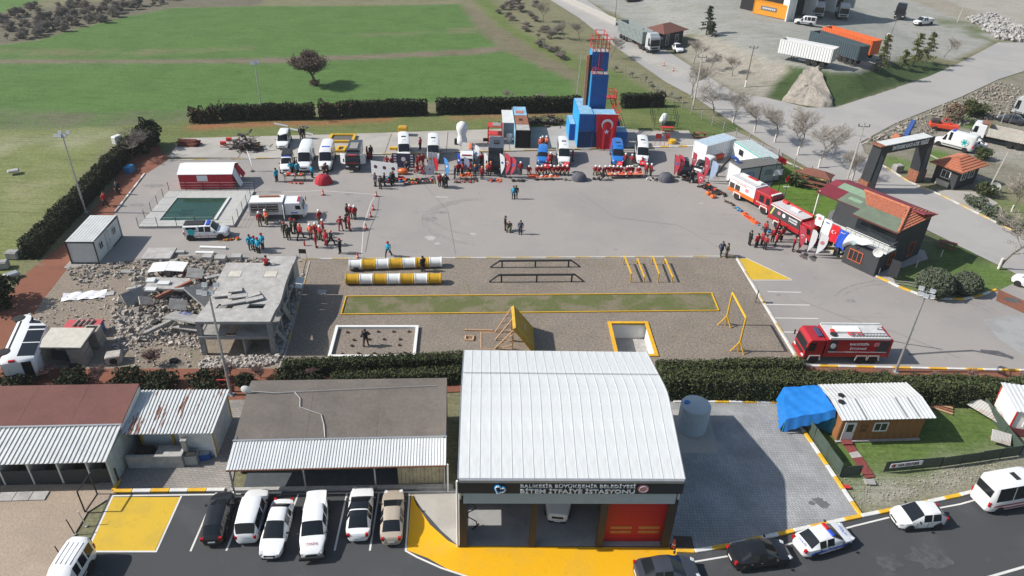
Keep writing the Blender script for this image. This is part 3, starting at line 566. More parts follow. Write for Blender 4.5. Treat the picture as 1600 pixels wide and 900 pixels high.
for i,p in enumerate([(778,20),(790,8),(800,32),(815,18),(822,48),(835,32),(850,75),(862,60),(812,5),(835,10),(868,80),(845,50),(800,15),(880,92),(545,-3),(570,-2),(500,-6),(600,-4),(420,-4),(640,-6)]):
    inst(b2,G(*p)-Vector((0,0,.7)),i*1.3,LB2 if p[0] > 700 else 'leafless dark shrub at the top edge of the field',scale=random.uniform(1.3,2.2)); inst(b2,G(p[0]+random.uniform(-10,10),p[1]-random.uniform(0,8))-Vector((0,0,.8)),i+.7,LB2 if p[0] > 700 else 'leafless dark shrub at the top edge of the field',scale=random.uniform(1.5,2))
inst(b1,G(960,112),1,'tan dry bush beside the road just right of the training tower',scale=.8)
for i,p in enumerate([(985,120),(1008,128),(1020,140),(1048,152),(1060,160),(1035,150)]):inst(b1,G(*p),i*1.9,'leafless low bush on the verge between hedge and road',scale=.8)
for i,(p,s_) in enumerate([((75,592),.7),((155,600),.8),((243,572),.8),((362,588),.6),((408,590),.6),((345,590),.6),((485,590),.5),((1462,606),.7),((1380,598),.6),((1518,600),.7),((1598,600),.6),((1300,590),.5)]):
    if i == 0:r1=bare_tree('bare_shrub','x',G(*p),2.2,71,False,.95,4,4,.05,twig_red,'shrub',start=.25,up=.5); r1['label']='pinkish leafless shrub behind the maroon roof'
    else:inst(r1,G(*p),i,'pinkish leafless shrub on the red path '+['','left of the broad evergreen pair','at the foot of the rubble yard','just right of the floodlight mast foot','left of the low hedge corner','by the floodlight mast foot','in front of the low hedge','above the white strip roof at the right','right of the parked red fire engine','near the tipped sheet metal at the right','at the right edge','behind the red fire engine'][i],scale=s_+.4)
# field oak with dry leaves
root=thing('oak_tree','single big brown leaved oak standing in the green field','tree',G(492,131)); big,V,tips=branch_tree(9.6,.8,5,4,5,.3,.5,.25)
big.build('trunk',bark,root); o=quads('twigs',V,twig,root); o['kind']='stuff'
T=np.array([tuple(t) for t in tips]); sel=T[rng.integers(0,len(T),9000)]+rng.normal(size=(9000,3))*.22; sel=sel[sel[:,2] > 1.5]
o=quads('crown',leaves(sel,.17),oak_leaf,root); o['kind']='stuff'
shrub(None,.9,.9,'low brown bush round the foot of the field oak',oak_leaf,.15,500,world=G(492,133))
def conifer(px,h,r,label,mat,seed,yard=True):
    p=GY(*px) if yard else G(*px); root=thing('conifer',label,'tree',p); rr=random.Random(seed); MB().tube((0,0,-.2),(0,0,h*.9),.16,6,.04).build('trunk',bark,root)
    P=[]; lim=MB()
    for k in range(int(h*7)):
        z=h*(.18+.8*k/(h*7)); R_=r*(1-(z/h-.15))*rr.uniform(.6,1.12)+.12; a=rr.uniform(0,6.28); tip=Vector((R_*math.cos(a),R_*math.sin(a),z-R_*.12)); lim.tube((0,0,z),tip,.035,3,.012,cap=False)
        for j in range(30):t=rr.uniform(.25,1); P.append((tip.x*t+rr.gauss(0,.12+.1*t),tip.y*t+rr.gauss(0,.12+.1*t),z+(tip.z-z)*t+rr.gauss(0,.09)))
    lim.build('limb',bark,root); o=quads('crown',leaves(np.array(P),.2,.3),mat,root); o['kind']='stuff'
conifer((1103,55),6.4,1.9,'dark pine alone on the truck yard behind the weigh house',pine_leaf,1); conifer((1112,58),3.2,1.1,'small dark pine leaning beside the tall pine of the truck yard',pine_leaf,2)
conifer((1372,116),7.6,1.7,'olive cedar at the tail of the dark trailers',cedar_leaf,3); conifer((1426,103),6.6,2.2,'broad olive cedar on the green mound, left of a close pair',cedar_leaf,4); conifer((1446,98),6.4,1.9,'pointed olive cedar on the green mound, right of a close pair',cedar_leaf,5); conifer((1409,106),3.6,1.2,'small thin cedar between the trailers and the cedar pair',cedar_leaf,6)
# sand heap on the bank
mb=MB(); P0=[G(*p) for p in [(1221,158),(1240,161),(1262,165),(1285,168),(1303,166),(1292,146),(1272,128),(1246,132)]]; c0=Vector((0,0,0))
for p in P0:c0 += p/8
top=GY(1262,141); top.z += .75; vs=[]; nr=7; rr=random.Random(3)
base=[]
for i in range(40):
    t=i/40*8; a,b=P0[int(t)],P0[(int(t)+1) % 8]; base.append(a.lerp(b,t-int(t)))
for j in range(nr):
    for p in base:
        q=p.lerp(top,(j/nr)**1.45); k=.16 if 0 < j else 0; vs.append((q.x+rr.gauss(0,k),q.y+rr.gauss(0,k),max(q.z,yard_z(q.x,q.y))+rr.gauss(0,k*.4)+(.55 if j else -.12)))
vs.append((top.x,top.y,top.z)); fs=[(j*40+i,j*40+(i+1) % 40,j*40+40+(i+1) % 40,j*40+40+i) for j in range(nr-1) for i in range(40)]+[((nr-1)*40+i,(nr-1)*40+(i+1) % 40,nr*40) for i in range(40)]
tag(mb.add(vs,fs).build('sand_heap',M('pale rubbly sand',(.32,.285,.24),.95,var=.25,scale=1.5,bump=.8,bscale=3),smooth=60),'pale cone shaped heap of sand and rubble against the green mound','sand heap')
# ---------------- masts, poles, lamps ----------------
galv=M('galvanised steel',(.42,.43,.44),.45,.6,var=.1); pole_conc=M('grey concrete pole',(.38,.36,.33),.9,var=.15,bump=.2); iron=M('black iron',(.02,.02,.022),.5,.3); lampglass=M('floodlight glass',(.6,.62,.65),.2,var=.05,spec=.6)
def mast(px,h,label,rz):
    p=G(*px); root=thing('floodlight_mast',label,'floodlight',p,rz); MB().tube((0,0,-.1),(0,0,h),.12,8,.07).build('pole',galv,root); MB().box((0,0,.03),(.5,.5,.06)).build('base_plate',galv,root)
    fr=MB()
    for y in (-.55,.55):fr.box((0,y,h),(.9,.06,.08))
    for x in (-.45,0,.45):fr.box((x,0,h+.005),(.06,1.1,.06))
    fr.build('platform_frame',galv,root); fl=None
    for x,y in ((-.42,-.5),(.42,-.5),(-.42,.5),(.42,.5),(0,-.62)):
        f=MB().box((0,0,.12),(.42,.14,.3),rx=-.5).build('floodlight',galv,root,loc=(x,y,h+.1)); MB().box((0,-.085,.08),(.36,.02,.24),rx=-.5).build('lens',lampglass,f)
    for k in range(14):MB().box((.13,0,1+k*.5),(.16,.03,.03)).build('climbing_rung',galv,root) if k < 8 else None
mast((134,332),9.2,'tall galvanised floodlight mast rising out of the meadow hedge',.1); mast((361,617),9.8,'tall galvanised floodlight mast in front of the ruined concrete building',0); mast((1399,581),8.0,'tall floodlight mast right of the red fire engine',-.5); mast((411,186),8.4,'floodlight mast at the field hedge beside the crumpled white wreck',.2)
def upole(p,h,label,lean=0,arms=True,white=False,m=pole_conc,r=.17):
    root=thing('utility_pole',label,'pole',p,0); root.rotation_euler=(0,lean,0)
    MB().tube((0,0,-.2),(0,0,h),r,4,r*.55).build('pole',m,root)
    if arms:
        MB().box((0,0,h-.35),(1.5,.1,.1)).build('crossarm',galv,root)
        for x in (-.7,0,.7):MB().lathe([(.05,h-.3),(.09,h-.2),(.05,h-.12),(.07,h-.05),(.01,h)],8,(x,0,0 if x else .1)).build('insulator',iron,root)
        MB().box((.1,0,h-1.6),(.9,.06,.06)).build('crossarm',galv,root)
    if white:MB().tube((0,0,0),(0,0,1.3),r*1.15,4,r*1.1).build('whitewash_band',lime,root)
upole(G(1321,288),8.4,'tall concrete pole with insulators between the dark house and the road',.02); upole(G(1082,170),8.9,'concrete pole with crossarms beside the hedge end and roadside trees',.02); upole(GY(1164,136),7.4,'dark pole with white foot on the dirt bank',0.02,True,True,bark,.13)
upole(G(961,29),6,'thin dark pole at the truck yard wall',0,False,m=bark,r=.1); upole(G(1542,301),5.8,'leaning concrete pole beside the guard hut with the round dish',.10,False,r=.14); upole(GY(1496,34),6.5,'leaning concrete pole at the rocky slope by the white pickup',.05); upole(GY(1376,92),9,'thin leaning pole with a striped warning ball among the trailers',.12,False,m=iron,r=.05)
upole(G(1564,192),3.6,'short grey post on the verge beside the dark parked car',0.0,False,r=.07); upole(G(1376+195,203),4.0,'thin leaning post behind the tipper lorry',.1,False,m=bark,r=.07)
upole(G(900,160),8.2,'thin galvanised lighting pole left of the training tower',.03,False,m=galv,r=.09)
_b=thing('warning_ball','red and white ball hanging on the thin pole above the dark trailer','warning ball',GY(1376,92)+Vector((.3,0,4.6))); MB().lathe([(.02,-.45),(.32,-.32),(.45,0)],10).build('lower_half',M('ball red',(.5,.06,.05),.5),_b); MB().lathe([(.45,.002),(.32,.32),(.02,.45)],10).build('upper_half',lime,_b)
root=thing('garden_lamp','slim white garden lamp on the lawn between the two fire engines','lamp',G(1219,331)); MB().tube((0,0,0),(0,0,3.3),.05,6,.035).build('pole',galv,root)
for x in (-.2,.2):MB().box((x,0,3.35),(.3,.16,.1)).build('lamp_head',lampglass,root)
# ---------------- shared building materials ----------------
roofw=M('white roof sheet',(.57,.59,.595),.5,var=.09,scale=.5,spec=.4,stretch=(3,.35,1)); roofg=M('galvanised roof sheet',(.55,.56,.55),.5,.1,var=.10,scale=.8); dkgrey=M('anthracite cladding',(.03,.033,.038),.55,var=.1); ltgrey=M('light grey cladding',(.34,.40,.44),.5,var=.05)
colm=M('dark brown column',(.045,.037,.03),.6); redpaint=M('red roller door',(.42,.018,.02),.5,var=.1,scale=.5); glass=M('dark glass',(.02,.025,.03),.1,var=0,spec=.5); white=M('white paint',(.70,.70,.68),.5,var=.05,scale=1); offw=M('off white panel',(.58,.59,.58),.6,var=.08,scale=1)
concw=M('pale cast concrete',(.36,.35,.335),.9,var=.2,scale=1.4,bump=.3,bscale=8); concd=M('grey cast concrete',(.27,.265,.255),.9,var=.25,scale=1.2,bump=.4,bscale=7); blockm=M('beige concrete block',(.30,.27,.235),.9,var=.18,scale=2,bump=.3)
woodm=M('orange brown boards',(.27,.12,.045),.65,var=.3,scale=1.2,stretch=(6,6,.6)); timber=M('raw timber',(.42,.26,.15),.8,var=.2,stretch=(4,4,1)); yelp=M('yellow paint',(.62,.36,.02),.5,var=.12,scale=2); blackp=M('black paint',(.02,.02,.02),.6); redp=M('red paint',(.50,.04,.035),.5,var=.12); tealp=M('teal trim',(.12,.42,.37),.6)
maroon=M('maroon roofing',(.145,.062,.052),.85,var=.12,scale=.5,bump=.15); felt=M('brown grey roofing felt',(.135,.118,.105),.9,var=.14,scale=.45,bump=.2,bscale=6); bluecont=M('blue container paint',(.02,.12,.40),.5,var=.15,scale=.8); blueroof=M('faded blue container top',(.22,.40,.55),.7,var=.25,scale=.7); bluelit=M('sunlit blue container paint',(.03,.30,.62),.5,var=.12)  # bluelit: brighter copy of the container blue, sunlight painted into the colour
rust=M('rust',(.24,.10,.06),.9,var=.35,scale=3); soot=M('soot',(.018,.017,.016),.9,var=.3); tilem=M('terracotta tile',(.42,.15,.085),.85,var=.25,scale=4); greenfelt=M('green roofing felt',(.135,.165,.12),.9,var=.14,scale=1); greenfelt2=M('pale green roofing patch',(.20,.29,.20),.9); maroonsheet=M('maroon ribbed sheet',(.22,.035,.05),.6,var=.1)
def text(body,size,mat,parent,loc,rot,name='lettering',depth=.02,width=None,bold=0):
    cu=bpy.data.curves.new(name,'FONT'); cu.body=body; cu.size=size; cu.extrude=depth; cu.align_x='CENTER'; cu.align_y='CENTER'; cu.offset=bold; cu.resolution_u=2
    t=bpy.data.objects.new(name,cu); C.objects.link(t); dg=bpy.context.evaluated_depsgraph_get(); me=bpy.data.meshes.new_from_object(t.evaluated_get(dg)); bpy.data.objects.remove(t)
    me.name=name; me.materials.clear(); me.materials.append(mat); o=bpy.data.objects.new(name,me); C.objects.link(o); o.parent=parent; o.location=loc; o.rotation_euler=rot
    o['kind']='stuff'; xs=[v.co.x for v in me.vertices]
    if width and xs:s=width/(max(xs)-min(xs)); o.scale=(s,1,1)
    return o
R90=(math.pi/2,0,0)
def ring(mb,pts,r,n=6,mi=0,close=True):
    for a,b in zip(pts,pts[1:]+([pts[0]] if close else [])):mb.tube(a,b,r,n,mi=mi)
    return mb
def heart(mb,c,s,r,plane='XZ'):
    P=[]
    for i in range(26):
        t=i/26*2*math.pi; x=16*math.sin(t)**3/17*s; z=(13*math.cos(t)-5*math.cos(2*t)-2*math.cos(3*t)-math.cos(4*t))/17*s
        P.append((c[0]+x,c[1],c[2]+z))
    return ring(mb,P,r)
def disc(mb,c,r,y,n=18,mi=0,th=.01):return mb.lathe([(0.001,y),(r,y),(r,y+th),(.001,y+th)],n,c,'Y',mi)
def crescent(parent,c,R_,mat,rot=(0,0,0),th=.008):
    """white crescent and star in the local XZ plane, centred on c"""
    mb=MB(); n=24; out=[]; inn=[]
    for i in range(n+1):
        a=rad(38)+i/n*rad(284); out.append((R_*math.cos(a),R_*math.sin(a)))
    th0=math.atan2(out[0][1],out[0][0]-R_*.25); ri=.8*R_
    for i in range(n+1):
        a=rad(50)+i/n*rad(260); inn.append((R_*.25+ri*math.cos(a),ri*math.sin(a)))
    vs=[(p[0],-th,p[1]) for p in out]+[(p[0],-th,p[1]) for p in inn]
    mb.add(vs,[(i,i+1,n+2+i,n+1+i) for i in range(n)])
    st=[(1.28*R_+(.5 if k % 2 == 0 else .2)*R_*math.cos(rad(180+36*k)),-th,(.5 if k % 2 == 0 else .2)*R_*math.sin(rad(180+36*k))) for k in range(10)]
    mb.add([(1.28*R_,-th,0)]+st,[(0,1+k,1+(k+1) % 10) for k in range(10)])
    o=mb.build('crescent_and_star',mat,parent,loc=c,fix=False); o.rotation_euler=rot; return o
flagred=M('flag red cloth',(.55,.015,.025),.8,var=.08); clothw=M('white cloth',(.70,.70,.72),.85,var=.05); clothb=M('blue cloth',(.02,.08,.50),.8)
def wall(mb,a,b,z0,z1,t=.12,mi=0):
    a,b=Vector(a),Vector(b); c=(a+b)/2; d=b-a; mb.box((c.x,c.y,(z0+z1)/2),(d.length,t,z1-z0),math.atan2(d.y,d.x),mi); return mb
def window(parent,c,w,h,rot=0,frame=white,t=.05,bars=1,yv=0):
    """window in a wall whose outside faces local -Y after rot"""
    f=MB()
    for x in (-w/2,w/2):f.box((x,0,0),(.09,t*2,h+.09))
    for z in (-h/2,h/2):f.box((0,0,z),(w-.09,t*2,.09))
    for k in range(1,bars+1):f.box((-w/2+w*k/(bars+1),0,0),(.06,t*1.6,h-.09))
    fo=f.build('window_frame',frame,parent,loc=c,rz=rot); MB().box((0,.01,0),(w-.05,.03,h-.05)).build('pane',glass,fo); return fo
# ---------------- fire station ----------------
A_=G(718,855); st=thing('fire_station','white roofed fire station with three bays, one closed by a red roller door','fire station',A_,rad(2.8)); SW,SD=13.45,12.4
mb=MB(); hl=[(1.75,.35),(2.95,2.15)]
mb.box((.06,.85,3.1),(.12,1.7,6.2)); mb.box((.06,2.35,4.2),(.12,1.3,4.0)); mb.box((.06,2.35,.17),(.12,1.3,.34)); mb.box((.06,7.7,3.1),(.12,9.4,6.2)); mb.box((SW-.06,6.2,3.1),(.12,12.4,6.2)); mb.box((SW/2,SD-.06,3.1),(SW-.24,.12,6.2))
mb.build('wall',offw,st)
prof=[(-.12,6.28),(1.2,6.6),(2.6,6.94),(4.0,7.28),(5.2,7.57),(5.8,7.69),(6.3,7.74),(6.8,7.71),(7.4,7.6),(9.2,7.19),(11.2,6.72),(13.1,6.28)]; prof=[(y*.955,z) for y,z in prof]
n_p=21; pw=(SW+.12)/n_p; g0=MB()
for x0,x1,up in ((0,pw-.045,0),(pw-.05,pw-.004,.02)):
    P_=[(y,z+up) for y,z in prof]+[(y,z-.05) for y,z in prof[::-1]]; k=len(P_); m_=len(prof)
    vs=[(x0,p[0],p[1]) for p in P_]+[(x1,p[0],p[1]) for p in P_]
    fs=[(i,k-1-i,k-2-i,i+1) for i in range(m_-1)]+[(k+i,k+i+1,2*k-2-i,2*k-1-i) for i in range(m_-1)]+[(i,i+1,k+i+1,k+i) for i in range(k-1)]+[(k-1,0,k,2*k-1)]
    g0.add(vs,fs)
pm_=mesh_of(g0,roofw,'roof_panel'); roof=MB().box((SW/2,6.2,6.21),(SW-.3,12.1,.06)).build('roof',offw,st)
for i in range(n_p):piece(pm_,'roof_panel',roof,(-.06+i*pw,0,0))
for yy_ in (8.6,):MB().box((SW/2,yy_,(6.99 if yy_ < 5 else 7.3)+.012),(SW+.05,.05,.03),rx=(.24 if yy_ < 5 else -.22)).build('sheet_overlap',galv,roof)
for xs in (-.08,SW+.08):
    MB().profile([(y,z+.03) for y,z in prof]+[(y,z-.3) for y,z in prof[::-1]],xs-.02,xs+.02,ax='X').build('verge_trim',galv,roof)
for x in (.0,SW):
    vs=[(y,z-.08) for y,z in prof[1:-1]]+[(12.3,6.2),(0,6.2)]; MB().profile(vs,abs(x-.06)-.05,abs(x-.06)+.05,ax='X').build('gable',offw,st)
for k in range(11):MB().box((k*1.222+.61,-.2,6.22),(1.22,.2,.2)).build('gutter',galv,st)
MB().box((SW/2,-.12,5.62),(SW+.1,.2,.95)).build('sign_board',dkgrey,st); MB().box((SW/2,-.06,4.66),(SW-.5,.16,.95)).build('fascia',ltgrey,st)
letw=M('sign letters',(.74,.75,.76),.4,var=0)
text('BALIKESİR BÜYÜKŞEHİR BELEDİYESİ',.36,letw,st,(7.1,-.27,5.83),R90,width=6.9,depth=.04); text('BİTEM İTFAİYE İSTASYONU',.44,letw,st,(7.1,-.27,5.39),R90,width=6.9,depth=.04,bold=.006)
o=heart(MB(),(0,0,0),.33,.075).build('heart_logo',M('logo blue',(.05,.30,.62),.35),st,smooth=60,loc=(2.42,-.34,5.62)); o.rotation_euler=(0,.45,0)
o=heart(MB(),(0,0,0),.33,.03).build('heart_logo_rim',white,st,loc=(2.42,-.42,5.64)); o.rotation_euler=(0,.45,0)
pk=M('emblem pink',(.55,.22,.25),.5,var=.2,scale=8); o=MB(); disc(o,(0,0,0),.34,-.02,20,0,.05); em=o.build('emblem',pk,st,loc=(11.05,-.26,5.62)); o=MB(); ring(o,[(.24*math.cos(t),-.03,.24*math.sin(t)) for t in np.linspace(0,6.28,17)[:-1]],.02); o.build('emblem_ring',letw,em)
for x,w in ((.23,.46),(4.62,.40),(8.95,.44),(13.2,.5)):MB().box((x,.12,2.1),(w,.34,4.2)).build('column',colm,st)
MB().box((SW/2,.12,4.3),(SW,.3,.2)).build('lintel',dkgrey,st)
dm=MB().box((0,0,0),(3.98,.05,.27)); dmesh=mesh_of(dm,redpaint,'door_slat'); door=MB().box((11.19,.52,2.1),(4.0,.04,4.2)).build('roller_door',redpaint,st)
for k in range(15):piece(dmesh,'door_slat',door,(11.19,.47,.14+k*.28))
stripe=M('door reflective stripe',(.42,.17,.05),.5)
for x in (10.3,12.1):
    for z in (.95,1.35):MB().box((x,.43,z),(1.35,.02,.24)).build('reflective_strip',stripe,door)
for x,y,w in ((4.7,6,.3),(8.9,6,.3)):MB().box((x,y,2.6),(w,.3,5.2)).build('inner_column',galv,st)
hs=MB(); rr=random.Random(4)
pts=[(.55,.9,3.2)]+[(.6+.35*math.sin(i*.9)+.1*i/9,1+.1*i,3.0-.33*i) for i in range(9)]+[(1.0,1.6,.1),(.7,1.4,.05),(1.1,1.9,.05)]; ring(hs,pts,.035,5,close=False); tag(hs.build('hose',blackp),'black hose hanging inside the left bay of the fire station','hose').location=A_
MB().tube((-.12,.05,0),(-.12,-.12,6.1),.07,6).build('downpipe',white,st)
wm=MB().box((0,0,.02),(1.2,.9,.04)); tag(wm.build('manhole_cover',M('rusty brown steel',(.07,.045,.035),.8),loc=G(1068,847)),'rusty square steel cover lying right of the red roller door','steel cover')
def ribbed(name,parent,c4,nr,mat,th=.04,rib=.035,rw=.35,kind='roof_sheet',split=1):
    """ribbed sheet between 4 corners (front-left, front-right, back-right, back-left); ribs run front to back"""
    a,b,c,d=[Vector(p) for p in c4]; nrm=(b-a).cross(d-a).normalized(); out=[]
    for s in range(split):
        mb=MB(); k0,k1=s*nr//split,(s+1)*nr//split
        for k in range(k0,k1):
            for t0,t1,up in ((k/nr,(k+1-rw)/nr,0),((k+1-rw)/nr,(k+1)/nr,rib)):
                p=[a.lerp(b,t0),a.lerp(b,t1),d.lerp(c,t1),d.lerp(c,t0)]; p=[q+nrm*up for q in p]; lo=[q-nrm*(th+up) for q in p]
                mb.add([*p,*lo],[(0,1,2,3),(7,6,5,4),(0,4,5,1),(1,5,6,2),(2,6,7,3),(3,7,4,0)])
        out.append(mb.build(kind,mat,parent,fix=False))
    return out
# ---------------- big grey shed beside the parking ----------------
sh=thing('shed','long shed with brown grey felt roof and white ribbed canopy behind the parked cars','shed',(-18.3,34.25,0),rad(4.9)); W2=14.4
ribbed('c',sh,[(0,0,2.62),(W2,0,2.62),(W2,2.25,3.0),(0,2.25,3.0)],72,roofw,split=6,kind='canopy_sheet',rib=.04)
for k in range(3):MB().slab([(k*W2/3,2.25+.01,3.02),((k+1)*W2/3-.01,2.25+.01,3.02),((k+1)*W2/3-.01,6.9,3.82),(k*W2/3,6.9,3.82)],.1).build('roof',felt,sh)
MB().slab([(0,6.9,3.82),(W2,6.9,3.82),(W2,7.9,3.7),(0,7.9,3.7)],.1).build('roof',felt,sh)
MB().box((W2/2,2.27,3.06),(W2+.1,.12,.1)).build('flashing',galv,sh); MB().box((W2/2,0,2.56),(W2,.08,.1)).build('eave_beam',rust,sh)
mb=MB(); mb.box((.1,5,1.55),(.15,5.6,3.1)); mb.box((W2-.1,5,1.55),(.15,5.6,3.1)); mb.box((W2/2,7.7,1.75),(W2,.15,3.5)); mb.box((W2/2,3.3,1.5),(W2-.3,.1,3.0)); mb.build('wall',M('shed wall',(.12,.13,.14),.8),sh)
for k in range(9):MB().box((1.3+k*1.35,3.2,1.25),(1.28,.05,2.3)).build('glazed_panel',glass,sh)
MB().box((W2/2-.8,1.7,.03),(W2-2.6,3,.06)).build('terrace_floor',M('slate floor',(.075,.085,.095),.5),sh)
for x in (.12,4.9,9.6,W2-.12):MB().box((x,.25,1.3),(.1,.1,2.6)).build('post',galv,sh)
for k in range(12):MB().box((11.2+k*.26,.75,.95),(.24,.03,1.9)).build('corrugated_strip',M('tan corrugated plastic',(.38,.33,.22),.6,var=.3),sh)
cb=MB(); ring(cb,[(0.3,6.5,3.86),(2,6.3,3.84),(3.4,6.4,3.82),(3.9,5.8,3.73),(4.0,5.0,3.6),(5.6,4.3,3.46),(5.9,3.4,3.32),(6.1,2.4,3.1)],.03,5,close=False); ring(cb,[(3.4,6.4,3.86),(8,6.6,3.86),(13.6,6.8,3.9)],.02,4,close=False); cb.build('cable',galv,sh)
MB().tube((W2+.1,.1,2.6),(W2+.1,.1,0),.06,6).build('downpipe',white,sh)
sd_=thing('satellite_dish','small white satellite dish on the left rear corner of the grey shed roof','satellite dish',G(386,618,3.5)); MB().lathe([(.01,-.1),(.2,-.07),(.38,0),(.36,0),(.2,-.05),(.01,-.08)],16,(0,0,.55),'Y').build('dish',white,sd_); MB().tube((0,-.05,-.1),(0,-.06,.5),.03,6).build('bracket',galv,sd_)
mb=MB(); mb.box((0,0,.12),(15.1,.28,.24)); o=mb.build('low_wall',concw,loc=(*((G(352,768)+G(716,762))/2)[:2],0),rz=heading(G(352,768),G(716,762))); tag(o,'low concrete edging wall in front of the long grey shed','low wall')
# ---------------- maroon roofed stalls on the left ----------------
ms=thing('stall_building','long animal stalls with maroon roof and grey ribbed front roof at the left edge','stall building',(-26.42,34.65,0),rad(5.2))
ribbed('c',ms,[(-14,0,2.5),(0,0,2.5),(0,3.0,2.95),(-14,3.0,2.95)],46,roofg,split=5,kind='front_roof_sheet',rib=.06,rw=.3)
for k in range(4):MB().slab([(-14+3.5*k,3.02,3.0),(-14+3.5*(k+1)-.012,3.02,3.0),(-14+3.5*(k+1)-.012,6.9,3.5),(-14+3.5*k,6.9,3.5)],.1).build('roof',maroon,ms)
MB().box((-7,3.02,3.04),(14.1,.14,.07)).build('flashing',galv,ms)
mb=MB(); mb.box((-.1,3.5,1.25),(.14,6.6,2.5)); mb.box((-7,6.75,1.7),(14,.14,3.3)); mb.build('wall',M('pale green wall',(.42,.47,.45),.8),ms); MB().profile([(3,2.5),(6.8,2.5),(6.8,3.42),(3,2.9)],-.17,-.03,ax='X').build('gable',offw,ms)
for k in range(8):MB().box((-1.7-k*1.9,1.9,.95),(.12,2.6,1.9)).build('partition',offw,ms)
for k in range(8):MB().box((-.75-k*1.9,.6,.65),(1.7,.04,1.3)).build('mesh_gate',M('dark wire mesh',(.04,.042,.045),.7),ms)
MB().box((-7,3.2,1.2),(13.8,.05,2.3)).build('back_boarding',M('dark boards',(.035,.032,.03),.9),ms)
for k in range(7):MB().box((-2.6-k*1.05,-.5,.05),(1.0,.75,.07)).build('paving_slab',concw,ms) if k > 1 else None
# ---------------- rusty roofed wash shed ----------------
rs=thing('wash_shed','small white shed with ribbed roof streaked by rust beside the maroon roof','shed',(-26.75,37.4,0),rad(4.2));
def rust_roof():
    m=bpy.data.materials.new('rusty white sheet'); m.use_nodes=True; nt=m.node_tree; b=nt.nodes['Principled BSDF']; tc=nd(nt,'TexCoord'); mp=nd(nt,'Mapping'); mp.inputs['Scale'].default_value=(1.9,.30,1); nt.links.new(tc.outputs['Object'],mp.inputs[0])
    n=nd(nt,'TexNoise'); n.inputs['Scale'].default_value=1; n.inputs['Detail'].default_value=7; n.inputs['Roughness'].default_value=.7; nt.links.new(mp.outputs[0],n.inputs[0])
    r=nd(nt,'ValToRGB'); r.color_ramp.elements[0].position=.555; r.color_ramp.elements[1].position=.60; r.color_ramp.elements[0].color=(.56,.57,.56,1); r.color_ramp.elements[1].color=(.22,.09,.055,1); nt.links.new(n.outputs[0],r.inputs[0]); nt.links.new(r.outputs[0],b.inputs[0]); b.inputs['Roughness'].default_value=.6; return m
rm_=rust_roof(); ribbed('c',rs,[(0,-.15,2.5),(6.3,-.15,2.5),(6.3,4.3,2.72),(-.4,4.3,2.72)],26,rm_,split=4,rib=.06,rw=.3)
mb=MB(); mb.box((6.05,2.1,1.25),(.12,4.1,2.5)); mb.box((4.9,.3,1.25),(2.3,.12,2.5)); mb.box((2.2,1.2,1.25),(3.2,.12,2.5)); mb.box((3,4.1,1.3),(6.2,.12,2.6)); mb.build('wall',M('cool white wall',(.60,.62,.63),.6),rs)
for x,y in ((6.08,.22),(6.08,4.1),(2.9,1.1),(.7,1.1)):MB().box((x,y,1.25),(.14,.14,2.45)).build('corner_post',yelp,rs)
bw=thing('block_wall','low grey L shaped block wall in front of the rusty roofed shed','low wall',G(202,730),rad(4)); mb=MB(); mb.box((1.9,0,.55),(3.8,.2,1.1)); mb.box((3.7,.75,.55),(.2,1.3,1.1)); mb.build('wall',concw,bw); MB().box((2.7,.8,.8),(1.8,.9,.08)).build('worktop',concw,bw); MB().box((.9,.9,.6),(1.1,.8,.5)).build('sink',blackp,bw)
ck=thing('cooker','steel outdoor cooker with chimney duct right of the low block wall','cooker',G(302,722),.1); MB().box((0,0,.45),(.9,.7,.9)).build('body',M('steel grey',(.3,.33,.34),.5,.4),ck,bevel=.03); MB().box((-.35,.2,1.35),(.3,.3,1.2)).build('duct',concw,ck); MB().box((0,-.1,.93),(.7,.5,.06)).build('hob',blackp,ck); MB().box((-.35,.2,2.0),(.42,.42,.08)).build('cap',concw,ck)
cr=thing('crate','blue plastic crate on the paving right of the steel cooker','crate',G(318,715),.3); mb=MB();
for x,y,w,d in ((0,-.3,1,.04),(0,.3,1,.04),(-.5,0,.04,.6),(.5,0,.04,.6)):mb.box((x,y,.25),(w,d,.5))
mb.box((0,0,.06),(.96,.56,.05)); mb.build('box',M('blue plastic',(.02,.09,.32),.5),cr); MB().box((.05,0,.48),(.9,.5,.05),rx=.15).build('lid',concw,cr)
# metal frame by the dirt lot
gf=thing('tube_frame','black tubular frame standing where the dirt lot meets the paved court','metal frame',G(133,800)); a=G(133,800); b=G(152,772); d=b-a; mb=MB(); ring(mb,[(0,0,0),(0,0,1.9),(d.x,d.y,1.9),(d.x,d.y,0)],.05,6); mb.build('frame',blackp,gf)
for p,lb in (((100,877),'lower'),((117,835),'middle'),((135,822),'upper, white painted')):r_=thing('fence_post',lb+' thin post leaning on the dirt lot edge','fence post',G(*p)); MB().tube((0,0,0),(-.25,.1,1.25),.035,6).build('post',white if 'white' in lb else blackp,r_); MB().lathe([(.1,0),(.1,.03)],8).build('foot',concw,r_)
